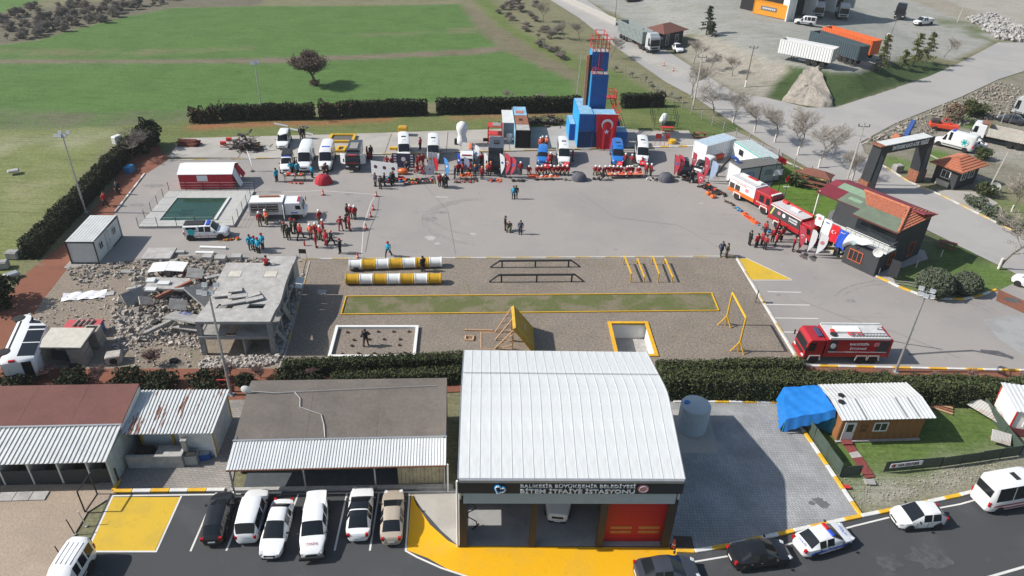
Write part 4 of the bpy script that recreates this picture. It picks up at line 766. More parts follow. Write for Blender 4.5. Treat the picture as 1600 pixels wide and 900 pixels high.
# ---------------- wooden cabin, blue tarpaulin, green sheet fences ----------------
cb_=thing('wooden_cabin','orange brown boarded cabin with white ribbed roof on the grass','cabin',(25.3,42.1,0),rad(5.5)); cb_.scale=(.95,.93,.92); CW=6.9
MB().box((CW/2,1.85,1.2),(CW,3.5,2.4)).build('wall',M('inner wall',(.15,.08,.04),.9),cb_)
bdm=mesh_of(MB().box((0,0,1.2),(.56,.03,2.36)),woodm,'board')
for k in range(12):piece(bdm,'board',cb_,(.29+k*.573,.085,0))
for k in range(6):piece(bdm,'board',cb_,(-.02,.4+k*.573,0),(0,0,math.pi/2)); piece(bdm,'board',cb_,(CW+.02,.4+k*.573,0),(0,0,math.pi/2))
ribbed('c',cb_,[(-.35,-.3,2.62),(CW+.5,-.3,2.62),(CW+.5,2.0,2.9),(-.35,2.0,2.9)],24,roofw,split=4,rib=.05,rw=.25); ribbed('c',cb_,[(-.35,2.0,2.9),(CW+.5,2.0,2.9),(CW+.5,4.3,2.55),(-.35,4.3,2.55)],24,roofg,split=4,rib=.05,rw=.25)
for x in (1.6,5.0,6.0):MB().slab([(x,-.2,2.69),(x+.12,-.2,2.69),(x+.12,1.95,2.96),(x,1.95,2.96)],.02).build('roof_light',M('dull strip',(.22,.23,.23),.6),cb_)
for x,y in ((.35,1.6),(.7,2.4)):MB().lathe([(.25,2.9),(.27,2.98),(.1,3.02)],10,(x,y,0)).build('roof_tyre',blackp,cb_)
dr=MB().box((.75,.05,1.05),(.95,.05,2.0)).build('door',white,cb_); MB().box((.75,.015,1.45),(.5,.02,.8)).build('door_pane',glass,dr); MB().box((1.13,.0,1.0),(.05,.06,.12)).build('handle',galv,dr)
window(cb_,(3.3,.05,1.5),1.1,.85)
o=MB(); heart(o,(1.95,.04,1.5),.3,.02); o.box((1.95,.045,1.1),(.55,.03,.12)); o.build('wall_emblem',M('dull brown emblem',(.08,.05,.035),.6),cb_)
MB().box((CW/2,0,.05),(CW+.2,.25,.1)).build('plinth',concw,cb_)
tp=thing('tarpaulin','bright blue tarpaulin draped over a frame left of the wooden cabin','tarpaulin'); tm_=M('blue tarpaulin',(.015,.17,.52),.4,var=.12,scale=2,spec=.5); N_=18; V_=[]
c00,c10,c11,c01=G(1228,655,1.3),G(1306,640,2.35),G(1280,601,2.5),G(1224,606,2.1)
for j in range(N_+1):
    for i in range(N_+1):
        u,v=i/N_,j/N_; p=c00.lerp(c10,u).lerp(c01.lerp(c11,u),v); p.z += .06*math.sin(u*7+v*4)*math.sin(v*5+u*3)+.022*math.sin(u*23+v*13)+.018*math.sin(v*29-u*11)-.25*math.sin(math.pi*u)*math.sin(math.pi*v)*.4; V_.append(tuple(p))
F_=[(j*(N_+1)+i,j*(N_+1)+i+1,(j+1)*(N_+1)+i+1,(j+1)*(N_+1)+i) for j in range(N_) for i in range(N_)]
b0=[G(1232,668,.1),G(1302,652,1.6)]; k0=len(V_)
for i in range(N_+1):p=Vector(V_[i]); V_.append((p.x+.05*math.sin(i*2.2),p.y-.25-.05*math.sin(i*1.7),max(.15,p.z-1.1+.5*i/N_)))
F_ += [(i,k0+i,k0+i+1,i+1) for i in range(N_)]; k1=len(V_)
for j in range(N_+1):p=Vector(V_[j*(N_+1)]); V_.append((p.x-.25+.06*math.sin(j*2),p.y,max(.1,p.z-1.3)))
F_ += [(j*(N_+1),(j+1)*(N_+1),k1+j+1,k1+j) for j in range(N_)]
MB().add(V_,F_).build('sheet',tm_,tp,smooth=50)
for p,z in ((c10,2.3),(c11,2.4),(c01,2.0),(c00,1.2)):MB().tube((p.x,p.y,0),(p.x,p.y,z),.04,6).build('post',M('blue posts',(.05,.3,.4),.5),tp)
MB().box((c10.x-.3,c10.y+.3,.8),(.06,2.0,1.6),.9).build('lattice_panel',M('blue lattice',(.05,.30,.42),.5),tp)
fen=M('dark green sheet fence',(.055,.078,.062),.6,var=.15); fpost=M('dark fence post',(.03,.035,.03),.6)
def sheet_fence(px,h,label,seg=1.9):
    root=thing('sheet_fence',label,'fence'); pts=[G(*p) for p in px]
    for a,b in zip(pts[:-1],pts[1:]):
        Lg=(b-a).length; n=max(1,round(Lg/seg)); d=(b-a)/n; rz=heading(a,b)
        for i in range(n):
            c=a+d*(i+.5); p=MB().box((0,0,h/2+.04),(Lg/n-.06,.03,h)).build('fence_panel',fen,root,loc=(c.x,c.y,0),rz=rz); p.rotation_euler=(random.uniform(-.05,.05),0,rz)
        for i in range(n+1):q=a+d*i; MB().tube((q.x,q.y,0),(q.x,q.y,h+.06),.035,5).build('fence_post',fpost,root)
sheet_fence([(1252,662),(1312,745)],1.25,'dark green sheet fence along the paved lot kerb, left of the red path'); sheet_fence([(1312,745),(1343,742)],.9,'short low dark green sheet fence at the near end of the red path'); sheet_fence([(1380,738),(1468,730),(1592,712)],1.0,'low dark green sheet fence in front of the lawn carrying the white banner'); sheet_fence([(1592,712),(1524,625)],1.0,'dark green sheet fence on the right side of the cabin lawn')
bn=thing('banner','white rescue team banner with red emblem fixed on the low green fence','banner',G(1385,736)+Vector((0,-.2,.6)),heading(G(1385,738),G(1437,732))); MB().box((1.3,0,.1),(2.6,.02,.42)).build('cloth',clothw,bn); o=MB(); disc(o,(.28,0,.1),.15,-.03); o.build('emblem',M('emblem maroon',(.35,.03,.06),.6),bn)
text('SAR',.3,M('print dark',(.08,.03,.05),.7),bn,(.85,-.02,.1),R90); text('ARAMA KURTARMA',.13,M('print dark',(.08,.03,.05),.7),bn,(1.75,-.02,.17),R90,width=1.1); text('DERNEĞİ',.12,M('print dark',(.08,.03,.05),.7),bn,(1.75,-.02,.03),R90,width=1.1)
sheet('red_path',[(1312,688),(1328,686),(1340,705),(1326,708)],M('red path tiles',(.20,.05,.045),.8,var=.2),4*L); sheet('concrete_path',[(1326,708),(1340,705),(1347,714),(1331,716)],concw,4*L); sheet('red_path',[(1331,716),(1347,714),(1367,745),(1352,748)],M('red path tiles',(.30,.035,.05),.8),4*L)
ti=thing('red_step','red painted doorstep in front of the wooden cabin door','step',G(1322,692),.1); MB().box((0,0,.09),(.75,.6,.18)).build('step',M('red path tiles',(.30,.035,.05),.8),ti)
for k,(p,r_,w,d,lb) in enumerate([((1532,645),.9,3.0,.95,'grey ribbed metal sheet leaning on the right green fence'),((1560,692),0.5,1.3,.9,'small ribbed metal sheet roof at the right corner of the lawn')]):
    r0=thing('metal_sheet',lb,'metal sheet',G(*p)+Vector((0,0,.35)),[rad(-57),rad(-25)][k]); ribbed('c',r0,[(-w/2,-d/2,0),(w/2,-d/2,0),(w/2,d/2,.45),(-w/2,d/2,.45)],14,M('rust streaked sheet',(.42,.41,.39),.6,col2=(.3,.2,.15),mixs=.62,scale=1.2),rib=.03)
    for sx in (-1,1):MB().box((sx*w*.4,d*.4,0),(.06,.06,.75)).build('support',timber,r0)
for k in range(3):tag(MB().lathe([(.09,-.35),(.09,.35)],8,axis='X').build('concrete_pipe',concw,loc=(G(1360,757)+Vector((0,.16*k,.09)))),['front','middle','rear'][k]+' one of three short grey tubes lying by the red path end','concrete tube','short tubes by the red path')
tag(MB().box((0,0,.08),(.5,.3,.12)).build('red_crate',redp,loc=G(1322,762)),'small flattened red box beside the paved lot kerb','box')
rc=thing('prefab_hut','white prefabricated hut with pale ribbed roof cut by the right edge','hut',G(1572,678),rad(-10)); MB().box((2.6,1.6,1.15),(5.2,3.1,2.3)).build('wall',white,rc); ribbed('c',rc,[(-.15,-.15,2.42),(5.4,-.15,2.42),(5.4,3.35,2.5),(-.15,3.35,2.5)],16,roofw,rib=.05)
for a,b,c in ((0,0,0),(0,3.15,0)):MB().box((a,b,1.15),(.1,.1,2.34)).build('corner_post',redp,rc)
MB().box((2.6,-.01,.35),(5.1,.06,.7)).build('plinth',M('red brown plinth',(.17,.05,.045),.8),rc); window(rc,(1.2,-.05,1.4),.8,.8)
pl=thing('plank_pile','loose boards lying on the grass behind the cabin right corner','boards',G(1466,640))
for k in range(4):MB().box((k*.12,k*.25,.05+.03*k),(2.1,.22,.04),-.5+k*.08).build('board',rust if k % 2 else timber,pl)
# ---------------- water tank ----------------
tk=thing('water_tank','pale blue grey cylindrical water tank on the concrete pad behind the station corner','water tank',G(1080,668)); plas=M('blue grey plastic',(.36,.42,.46),.5,var=.05); R0=1.28; tk.scale=(.9,.9,.88)
pr=[(R0*.98,0)];
for k in range(12):z=.12+k*.2; pr += [(R0,z),(R0,z+.13),(R0*.985,z+.16)]
pr += [(R0,2.55),(R0*.97,2.65),(R0*.5,2.82),(.25,2.88),(.02,2.88)]
MB().lathe(pr,28).build('tank',plas,tk,smooth=50); MB().lathe([(.26,0),(.26,.1),(.22,.14),(.01,.15)],12,(-.75,.1,2.72)).build('lid',M('lid blue',(.03,.15,.45),.4),tk)
for k in range(8):a=k*math.pi/4; MB().box((.72*math.cos(a),.72*math.sin(a),2.755),(.9,.05,.05),a,ry=.19).build('rib',plas,tk)
# ---------------- ruined training building ----------------
ru=thing('ruined_building','grey two storey concrete ruin with sagging flat roof used for rescue training','ruined building',(-26.1,49.6,0),rad(4.3)); RWd,RDp,H1,H2=6.15,9.6,1.85,3.55
def sag(y):return -.45*math.exp(-((y-3.6)/1.6)**2)
def roofslab(x0,x1,y0,y1,th=.18):
    mb=MB(); n=max(1,int((y1-y0)/.5));
    for i in range(n):
        a,b=y0+(y1-y0)*i/n,y0+(y1-y0)*(i+1)/n; za,zb=H2+sag(a),H2+sag(b)
        mb.add([(x0,a,za),(x1,a,za),(x1,b,zb),(x0,b,zb),(x0,a,za-th),(x1,a,za-th),(x1,b,zb-th),(x0,b,zb-th)],[(0,1,2,3),(7,6,5,4),(0,4,5,1),(1,5,6,2),(2,6,7,3),(3,7,4,0)])
    return mb
XL=.15
for (x0,x1,y0,y1) in [(0,RWd,-.1,2.2),(0,1.0,2.2,3.2),(2.4,3.6,2.2,3.2),(5.0,RWd,2.2,3.2),(0,RWd,3.2,7.0),(0,.7,7.0,8.1),(1.9,3.9,7,8.1),(5.1,RWd,7,8.1),(0,RWd,8.1,9.6)]:roofslab(x0,x1,y0,y1).build('roof_slab',concw,ru)
for x,y in ((1.3,7.55),(4.5,7.55)):MB().box((x,y,H2-.03),(1.12,1.0,.1)).build('hatch_slab',M('cream slab',(.50,.47,.41),.9),ru)
for x0,x1,y0,y1 in ((0,2.1,0,3),(3.0,RWd,0,3),(0,RWd,3,9.5)):MB().box(((x0+x1)/2,(y0+y1)/2,H1),(x1-x0,y1-y0,.16)).build('floor_slab',concd,ru)
for x in (.18,RWd-.2):
    for y in (.15,3.1,6.2,9.3):MB().box((x,y,(H2-.2)/2),(.38,.34,H2-.2+sag(y)),ry=(0 if y < 6 else .03)).build('column',concd,ru)
for z in (H1,H2-.15):
    MB().box((RWd/2,.02,z),(RWd,.2,.26)).build('beam',concd,ru)
    if z < H2-.2:[MB().box((x,4.8,z),(.2,9.4,.26)).build('beam',concd,ru) for x in (.06,RWd-.06)]
for x in (.06,RWd-.06):MB().profile([(y,H2-.17+sag(y)) for y in np.arange(0,9.6,.8)]+[(y,H2-.42+sag(y)) for y in np.arange(0,9.6,.8)[::-1]],x-.1,x+.1,ax='X').build('beam',concd,ru)
MB().box((RWd/2,9.4,1.7),(RWd-.5,.15,3.2)).build('wall',concd,ru); MB().box((.05,6.5,.9),(.12,5.5,1.7)).build('wall',concd,ru); MB().box((3.6,.9,.9),(.12,1.8,1.7)).build('wall',concd,ru); MB().box((RWd/2,3.2,.9),(RWd-.5,.12,1.7)).build('wall',concd,ru)
MB().slab([(RWd-.1,1.0,H1),(RWd+.5,1.6,.1),(RWd+.6,2.0,.1),(RWd-.1,1.6,H1)],.1).build('leaning_slab',concd,ru)
MB().slab([(RWd,3.5,H1+.6),(RWd+.25,4.8,0),(RWd+.35,5.3,0),(RWd,4.3,H1+.8)],.1).build('leaning_slab',concd,ru)
rub=thing('upper_block','raised concrete block with slanted top at the far end of the ruin','concrete block',ru.matrix_basis @ Vector((0,0,0)),rad(4.3)); rub.location=(-26.1,49.6,0)
MB().box((4.6,10.6,1.6),(2.9,1.8,3.2)).build('block',concw,rub)
rr=random.Random(8)
for k,(x,y,a,w,d) in enumerate([(1.0,4.5,.1,1.6,.95),(2.0,4.9,.25,1.2,.7),(2.4,4.1,.35,1.6,.7),(3.6,4.4,.5,1.3,.7),(3.9,3.8,.45,1.5,.65),(2.3,3.1,.45,2.0,.55)]):
    s0=thing('concrete_slab',['leftmost flat','rearmost square','central','small rear right','right tilted','long front'][k]+' loose slab lying on the sagging roof of the ruin','slab',Matrix.Rotation(rad(4.3),4,'Z') @ Vector((x,y,0))+Vector((-26.1,49.6,H2+sag(y)+.12+.05*(k % 3))),a+rad(4)); MB().box((0,0,0),(w,d,.11),rx=-.08,ry=.06*((k % 3)-1),mi=0).build('slab',concw,s0,bevel=.015)
# ---------------- containers ----------------
def container(name,label,cat,loc,rz,Lc,Wc,Hc,side,end=None,top=None,group=None,ribs=True,parent=None,n=18):
    root=parent or thing(name,label,cat,loc,rz,group); end=end or side; top=top or side
    def corr(L_,H_,nn,mat,nm,tf):
        mb=MB(); vs=[]
        for i in range(nn*4+1):
            x=L_*i/(nn*4); y=.04 if (i % 4) in (1,2) else 0; vs += [(x,-y,.12),(x,-y,H_-.1)]
        mb.add(vs,[(2*i,2*i+2,2*i+3,2*i+1) for i in range(nn*4)]); o=mb.build(nm,mat,root,fix=False); o.matrix_basis=tf; return o
    T=Matrix.Translation; Rz=lambda a:Matrix.Rotation(a,4,'Z')
    if ribs:
        corr(Lc,Hc,n,side,'side_wall',T((0,.02,0))); corr(Lc,Hc,n,side,'side_wall',T((Lc,Wc-.02,0)) @ Rz(math.pi))
        corr(Wc,Hc,max(4,int(n*Wc/Lc)),end,'end_wall',T((.02,Wc,0)) @ Rz(-math.pi/2)); corr(Wc,Hc,max(4,int(n*Wc/Lc)),end,'end_wall',T((Lc-.02,0,0)) @ Rz(math.pi/2))
        MB().box((Lc/2,Wc/2,Hc/2),(Lc-.16,Wc-.16,Hc-.1)).build('inner_shell',end,root)
    else:
        MB().box((Lc/2,Wc/2,Hc/2),(Lc-.06,Wc-.06,Hc-.06)).build('body',side,root)
    fr=MB()
    for x in (0,Lc):
        for y in (0,Wc):fr.box((x,y,Hc/2),(.12,.12,Hc))
    for z in (.06,Hc-.06):
        for y in (0,Wc):fr.box((Lc/2,y,z),(Lc-.12,.1,.12))
        for x in (0,Lc):fr.box((x,Wc/2,z),(.1,Wc-.12,.12))
    fr.build('frame',side,root); rf=MB(); nn=n
    for i in range(nn):rf.box((Lc*(i+.5)/nn,Wc/2,Hc+.012),(Lc/nn*.55,Wc-.14,.04))
    rf.box((Lc/2,Wc/2,Hc-.005),(Lc-.06,Wc-.06,.03)); rf.build('roof',top,root); return root
wc=container('site_cabin','white site cabin with grey ribbed roof beside the red path near the pool','cabin',G(113,412),heading(G(113,412),G(155,412)),2.7,5.9,2.5,offw,top=roofg,ribs=False,n=9)
for z in (.06,2.44):MB().box((1.35,-.02,z),(2.8,.1,.12)).build('trim',dkgrey,wc)
for x,y in ((-.0,-.01),(2.7,-.01),(2.7,5.9)):MB().box((x,y,1.25),(.12,.12,2.5)).build('trim',dkgrey,wc)
for z in (.06,2.44):MB().box((2.7,2.95,z),(.1,5.7,.12)).build('trim',dkgrey,wc)
window(wc,(2.7,1.2,1.5),.8,.8,math.pi/2,offw); window(wc,(2.7,4.4,1.5),.8,.8,math.pi/2,offw); d_=MB().box((2.71,2.9,1.1),(.06,.95,2.0)).build('door',M('door grey white',(.5,.51,.5),.6),wc); MB().box((2.76,3.2,1.1),(.05,.05,.12)).build('handle',galv,d_)
_dir=math.atan2(3.6,4.9); wo=M('bright white container',(.72,.73,.74),.5,var=.03); bluetop=M('pale blue roof',(.36,.45,.52),.7,var=.15)
container('office_container','white container office whose pale blue roof points at the tower, leftmost of three','container',(26.3,97.6,0),_dir,6.0,2.3,2.5,wo,top=bluetop,n=14)
c2=container('office_container','white container office with teal trim, middle of three near the road fence','container',(30.7,99.9,0),math.atan2(-6.4,2.3),6.9,2.6,2.5,wo,top=M('pale green roof',(.42,.50,.50),.7),n=14,ribs=False)
for z in (2.44,):MB().box((3.45,-.04,z),(7,.08,.14)).build('trim',tealp,c2)
for x in (1.6,2.1,5.0,5.5):window(c2,(x,-.02,1.5),.35,.7,0,dkgrey,bars=0)
c3=container('office_container','grey container office with dark roof and blue heart outline, nearest the lawn','container',(29.1,89.8,0),math.atan2(2.4,5.7),6.6,2.5,2.5,M('grey office panel',(.40,.42,.42),.6,var=.05),end=wo,top=M('dark grey roof',(.13,.13,.125),.8),ribs=False)
MB().box((-.0,1.25,1.25),(.06,2.3,2.3)).build('end_wall',wo,c3)
for x in (0,3.3,6.6):MB().box((x,-.02,1.25),(.1,.1,2.5)).build('trim',dkgrey,c3)
for z in (.06,2.44):MB().box((3.3,-.03,z),(6.7,.08,.12)).build('trim',dkgrey,c3)
heart(MB(),(1.7,-.05,1.35),.62,.06).build('heart_logo',M('logo pale blue',(.10,.28,.50),.5),c3)
for k,w in enumerate((1.1,1.3,1.2)):MB().box((4.6,-.05,1.75-k*.27),(w,.01,.10)).build('lettering_line',M('faded print',(.10,.13,.18),.7),c3)
bt=thing('bench_table','orange red folding table against the white containers','table',G(1118,249),.5); MB().box((0,0,.75),(2.3,.9,.08)).build('top',redp,bt); [MB().box((x,0,.36),(.08,.7,.72)).build('leg',blackp,bt) for x in (-.9,.9)]; MB().box((0,-.4,.45),(2.2,.04,.5)).build('front_panel',M('orange red',(.6,.08,.03),.6),bt)
# burnt container and tower complex
bc=thing('burnt_container','burnt fire training container with rusty roof and soot black front','container',(-.3,100.4,0),rad(4)); container('','','',None,0,2.05,10.4,2.6,soot,top=soot,parent=bc,n=6)
MB().box((-.08,5.2,1.3),(.05,10.3,2.5)).build('side_wall',blueroof,bc); MB().box((1.0,1.2,2.66),(1.9,2.3,.04)).build('roof_sheet',concw,bc); MB().box((1.0,4.4,2.66),(1.9,3.9,.04)).build('roof_sheet',rust,bc); MB().box((1.0,8.4,2.66),(1.9,3.9,.04)).build('roof_sheet',blueroof,bc); MB().box((.9,4.4,2.70),(.5,.9,.03)).build('roof_hatch',soot,bc); MB().box((-.9,6.5,1.2),(1.5,5.5,2.4)).build('annex',M('grey blue sheet',(.2,.23,.26),.6),bc)
MB().box((.9,7.8,2.7),(1.2,1.2,.05)).build('roof_hatch',M('pinkish rust',(.40,.16,.12),.8),bc); MB().box((-.9,6.5,2.42),(1.7,5.7,.08)).build('annex_roof',offw,bc); MB().lathe([(.45,0),(.45,1.1),(.1,1.2)],12,(-.8,2.6,0)).build('drum',offw,bc)
T0=(8.6,101.4); tw=thing('training_tower','blue shipping container training tower with red rails on top and a flag on its front','training tower',(*T0,0),rad(3.5))
def cpart(x,y,z,w,d,h,top=blueroof,nm='container_block',side=bluecont,left=None):
    o=MB().box((x+w/2,y+d/2,z+h/2),(w-.04,d-.04,h-.04)).build(nm,side,tw); n=max(4,int(w/.28)); rb=MB()
    for i in range(n):rb.box((x+w*(i+.5)/n,y,z+h/2),(w/n*.5,.07,h-.25))
    n2=max(4,int(d/.3))
    for i in range(n2):rb.box((x+w,y+d*(i+.5)/n2,z+h/2),(.07,d/n2*.5,h-.25))
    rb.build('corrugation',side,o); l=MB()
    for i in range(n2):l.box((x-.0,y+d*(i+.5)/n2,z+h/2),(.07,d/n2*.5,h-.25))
    l.build('corrugation',left or bluelit,o); MB().box((x-.02,y+d/2,z+h/2),(.05,d-.1,h-.1)).build('side_sheet',left or bluelit,o)  # left faces get the brighter blue with sunlight painted in
    f=MB()
    for i in range(n):f.box((x+w*(i+.5)/n,y+d/2,z+h),(w/n*.5,d-.2,.05))
    f.box((x+w/2,y+d/2,z+h-.01),(w-.1,d-.1,.03)); f.build('top_sheet',top,o); return o
dkb=M('dark blue container paint',(.012,.05,.16),.5,var=.1)
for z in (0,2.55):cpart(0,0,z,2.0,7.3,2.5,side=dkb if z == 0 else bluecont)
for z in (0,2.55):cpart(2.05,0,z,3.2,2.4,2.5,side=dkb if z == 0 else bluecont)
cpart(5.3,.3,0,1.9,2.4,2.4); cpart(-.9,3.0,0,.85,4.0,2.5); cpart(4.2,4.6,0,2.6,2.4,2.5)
cpart(1.75,3.2,0,2.35,2.5,9.8,M('tower ledge grey',(.33,.33,.32),.8)); cpart(1.75,4.6,9.85,2.35,2.4,2.7,M('tower ledge grey',(.33,.33,.32),.8))
for k in range(26):MB().box((2.92,3.19,.4+k*.36),(2.3,.05,.06)).build('tower_rib',M('rib dark blue',(.015,.09,.30),.5),tw)
MB().box((1.45,4.0,8.5),(.35,.12,7.6)).build('climbing_panel',blackp,tw); MB().box((1.05,3.9,8.7),(.4,.12,7.2)).build('climbing_panel',M('salmon panel',(.62,.27,.17),.7),tw)
rail=MB();
for x in (1.8,2.35,2.9,3.5,4.05):
    for y in (4.65,6.9):rail.tube((x,y,12.5),(x,y,15.0 if x in (2.35,3.5) else 14.3),.05,5)
for z in (13.1,13.7,14.3):
    ring(rail,[(1.6,4.5,z),(4.25,4.5,z),(4.25,7.0,z),(1.6,7.0,z)],.045,5)
ring(rail,[(2.2,4.4,15),(3.6,4.4,15),(3.6,7.2,15),(2.2,7.2,15)],.05,5); rail.tube((1.2,4.6,14.3),(4.8,4.6,14.3),.05,5); rail.build('top_rail',redp,tw)
r2=MB(); ring(r2,[(1.8,3.25,10.7),(3.3,3.25,10.4),(3.3,3.25,9.8),(1.8,3.25,9.8)],.06,5); r2.tube((1.8,3.3,10.7),(2.6,3.3,9.8),.05); r2.tube((2.3,4.2,10.6),(2.2,3.2,9.9),.05); r2.build('ledge_rail',redp,tw)
ld=MB(); [ld.tube((x,4.5,9.9),(x,4.5,12.5),.035,5) for x in (2.75,3.15)]; [ld.tube((2.75,4.5,10+k*.3),(3.15,4.5,10+k*.3),.03,4) for k in range(9)]; ld.build('ladder',redp,tw)
stp=MB()
for x in (5.6,6.3):
    stp.tube((x,9,5.0),(x+1.4,2.8,.1),.06,5); stp.tube((x,9,6.0),(x+1.4,2.8,1.1),.04,5)
for k in range(16):t=k/16; stp.box((5.95+1.4*t,9-6.2*t,5-4.9*t),(.75,.28,.05))
stp.build('stair',redp,tw); lg=MB(); [lg.tube((x,y,0),(x,y,6),.06,5) for x in (4.4,6.4) for y in (7.6,9.2)]; ring(lg,[(4.4,7.6,6),(6.4,7.6,6),(6.4,9.2,6),(4.4,9.2,6)],.05,5); lg.box((5.4,8.4,5.0),(2.1,1.7,.08)); lg.build('landing',redp,tw)
fl=thing('turkish_flag','huge red flag with white crescent and star hanging down the blue containers','flag',(T0[0]+2.3,T0[1]-.25,5.2),rad(3.5)); mb=MB(); nx_,nz_=14,20; V_=[]
for j in range(nz_+1):
    for i in range(nx_+1):
        u,v=i/nx_,j/nz_; w=3.15*(1-.20*v); x=.55*0+(3.15-w)*.62+u*w; V_.append((x+.0,-.1-.10*v*math.sin(u*15+v*2)*(.4+v)-.25*v,-v*5.0+.1*math.sin(u*9)*v))
mb.add(V_,[(j*15+i,(j+1)*15+i,(j+1)*15+i+1,j*15+i+1) for j in range(nz_) for i in range(nx_)]).build('cloth',flagred,fl,smooth=60)
crescent(fl,(1.62,-.42,-1.35),.82,clothw,rot=(0,rad(90),0)); MB().box((1.6,0,.02),(3.2,.1,.09)).build('hanging_bar',white,fl)
for k,(x,y) in enumerate(((7.9,103),(7.9,101.3),(7.8,102.2))):pass
for i,p in enumerate([(893,210),(896,218)]):
    d0=thing('fire_extinguisher',['farther','nearer'][i]+' of two red drums on the concrete left of the blue containers','drum',G(*p)); MB().lathe([(.26,0),(.28,.03),(.28,.7),(.26,.74)],12).build('drum',redp,d0); MB().lathe([(.2,.741),(.2,.78)],10).build('lid',white,d0)
# burnt scrap between containers
def scrap(name,label,px,ext,n,mats,seed,cat='scrap heap',hmax=.8,sz=(.3,1.4)):
    r=random.Random(seed); root=thing(name,label,cat,G(*px)); mb=MB()
    for k in range(n):
        x,y=r.gauss(0,ext[0]/2.4),r.gauss(0,ext[1]/2.4); z=abs(r.gauss(0,1))*hmax*.5*max(0,1-abs(x)/ext[0]); L_=r.uniform(*sz)
        if r.random() < .5:mb.box((x,y,z+.08),(L_,r.uniform(.08,.4),r.uniform(.04,.2)),r.uniform(0,3.1),r.randrange(len(mats)),r.uniform(-.4,.4),r.uniform(-.4,.4))
        else:a=r.uniform(0,6.3); mb.tube((x,y,z+.05),(x+L_*math.cos(a),y+L_*math.sin(a),z+r.uniform(0,.35)),r.uniform(.02,.06),5,mi=r.randrange(len(mats)))
    o=mb.build('debris',mats,root); o['kind']='stuff'; return root
scrap('scrap_heap','black burnt scrap heap between the burnt container and the blue tower',(850,192),(5.0,1.5),150,[soot,M('charred grey',(.09,.085,.08),.9),M('charred brown',(.10,.06,.045),.9)],1,hmax=1.0)
scrap('pipe_heap','dark heap of burnt tyres and pipes on the concrete near the crashed helicopter',(383,232),(2.6,1.8),140,[soot,M('charred grey',(.09,.085,.08),.9),M('charred brown',(.10,.06,.045),.9)],2,hmax=2.2)
lp=thing('log_pile','stack of dark red logs on the concrete near the meadow hedge','log pile',G(296,227)); lgm=mesh_of(MB().tube((-1.25,0,0),(1.25,0,0),.1,8),M('dark red bark',(.14,.045,.03),.9,var=.3),'log')
for j in range(5):
    for i in range(7-j):piece(lgm,'log',lp,(random.uniform(-.3,.3),-.6+.2*i+.1*j,.1+.17*j),(0,random.uniform(-.03,.03),random.uniform(-.06,.06)))
for i,(p,a) in enumerate((((349,226),.1),((358,220),.3))):r0=thing('red_box',['lower left','upper right'][i]+' of two small red boxes on the concrete near the burnt heap','box',G(*p),a); MB().box((0,0,.2),(.75,.45,.4)).build('box',redp,r0,bevel=.03); MB().box((0,0,.42),(.78,.48,.05)).build('lid',redp,r0)
# basins with yellow rims
def basin(label,px,wd,h=.35,fill=None,rim=yelp):
    pts=[G(*p) for p in px]; c=sum(pts,Vector())/4; root=thing('basin',label,'basin',c); mb=MB(); q=[p-c for p in pts]
    for a,b in zip(q,q[1:]+q[:1]):mb.box(((a.x+b.x)/2,(a.y+b.y)/2,h/2),((b-a).length+wd,wd,h+random.uniform(0,.004)),math.atan2((b-a).y,(b-a).x))
    mb.build('rim',rim,root); MB().add([(p.x,p.y,h*.45) for p in q],[(0,1,2,3)]).build('content',fill or M('murky water',(.12,.115,.10),.35),root); return root
basin('large yellow rimmed basin of murky water on the concrete apron',[(514,223),(551,223),(555,213),(519,213)],.35); basin('small yellow rimmed basin beside the second white van',[(526,238),(537,238),(541,232),(530,232)],.3)
yb=thing('yellow_block','yellow cube shaped block at the back edge of the concrete apron','block',G(630,211)); MB().box((0,0,.65),(1.25,1.1,1.3)).build('block',yelp,yb,bevel=.04); MB().box((0,0,1.32),(1.0,.9,.05)).build('top',M('ochre top',(.45,.26,.05),.8),yb)
MB_y=thing('yellow_beam','low yellow beam on the apron left of the white minibus with its door open','beam',G(615,234)); MB().box((0,0,.2),(1.1,.4,.4)).build('beam',yelp,MB_y,bevel=.03)
yc=thing('yellow_drum','short yellow round base beside two red boards','drum',G(1050,224)); MB().lathe([(.55,0),(.58,.05),(.58,.55),(.52,.6),(.02,.6)],18).build('drum',yelp,yc)
def board(label,px,w,h,z,mat,rz=0,legm=None,txt=None):
    r0=thing('notice_board',label,'notice board',G(*px),rz); b_=MB().box((0,0,z),(w,.05,h)).build('panel',mat,r0)
    for x in (-w/2+.04,w/2-.04):MB().tube((x,.04,0),(x,.04,z+h/2-.02),.03,5).build('leg',legm or mat,r0)
    return r0
board('left of two red boards on legs at the apron kerb',(1027,229),.85,.75,1.6,redp); board('right of two red boards on legs beside the yellow drum',(1041,229),.7,.7,1.55,redp)
board('black board on two legs beside the ruined building and the yard kerb',(474,405),.75,.5,.95,blackp,legm=galv); board('small black board on the apron right of the white inflatable',(759,234),.8,.5,1.5,blackp,legm=galv); board('small dark board at the white line beside the parking bays',(1181,473),.3,.8,1.0,dkgrey,1.2)
board('dark information board standing by the kerb next to the round bushes',(1392,436),1.0,1.9,1.3,dkgrey,-.75)
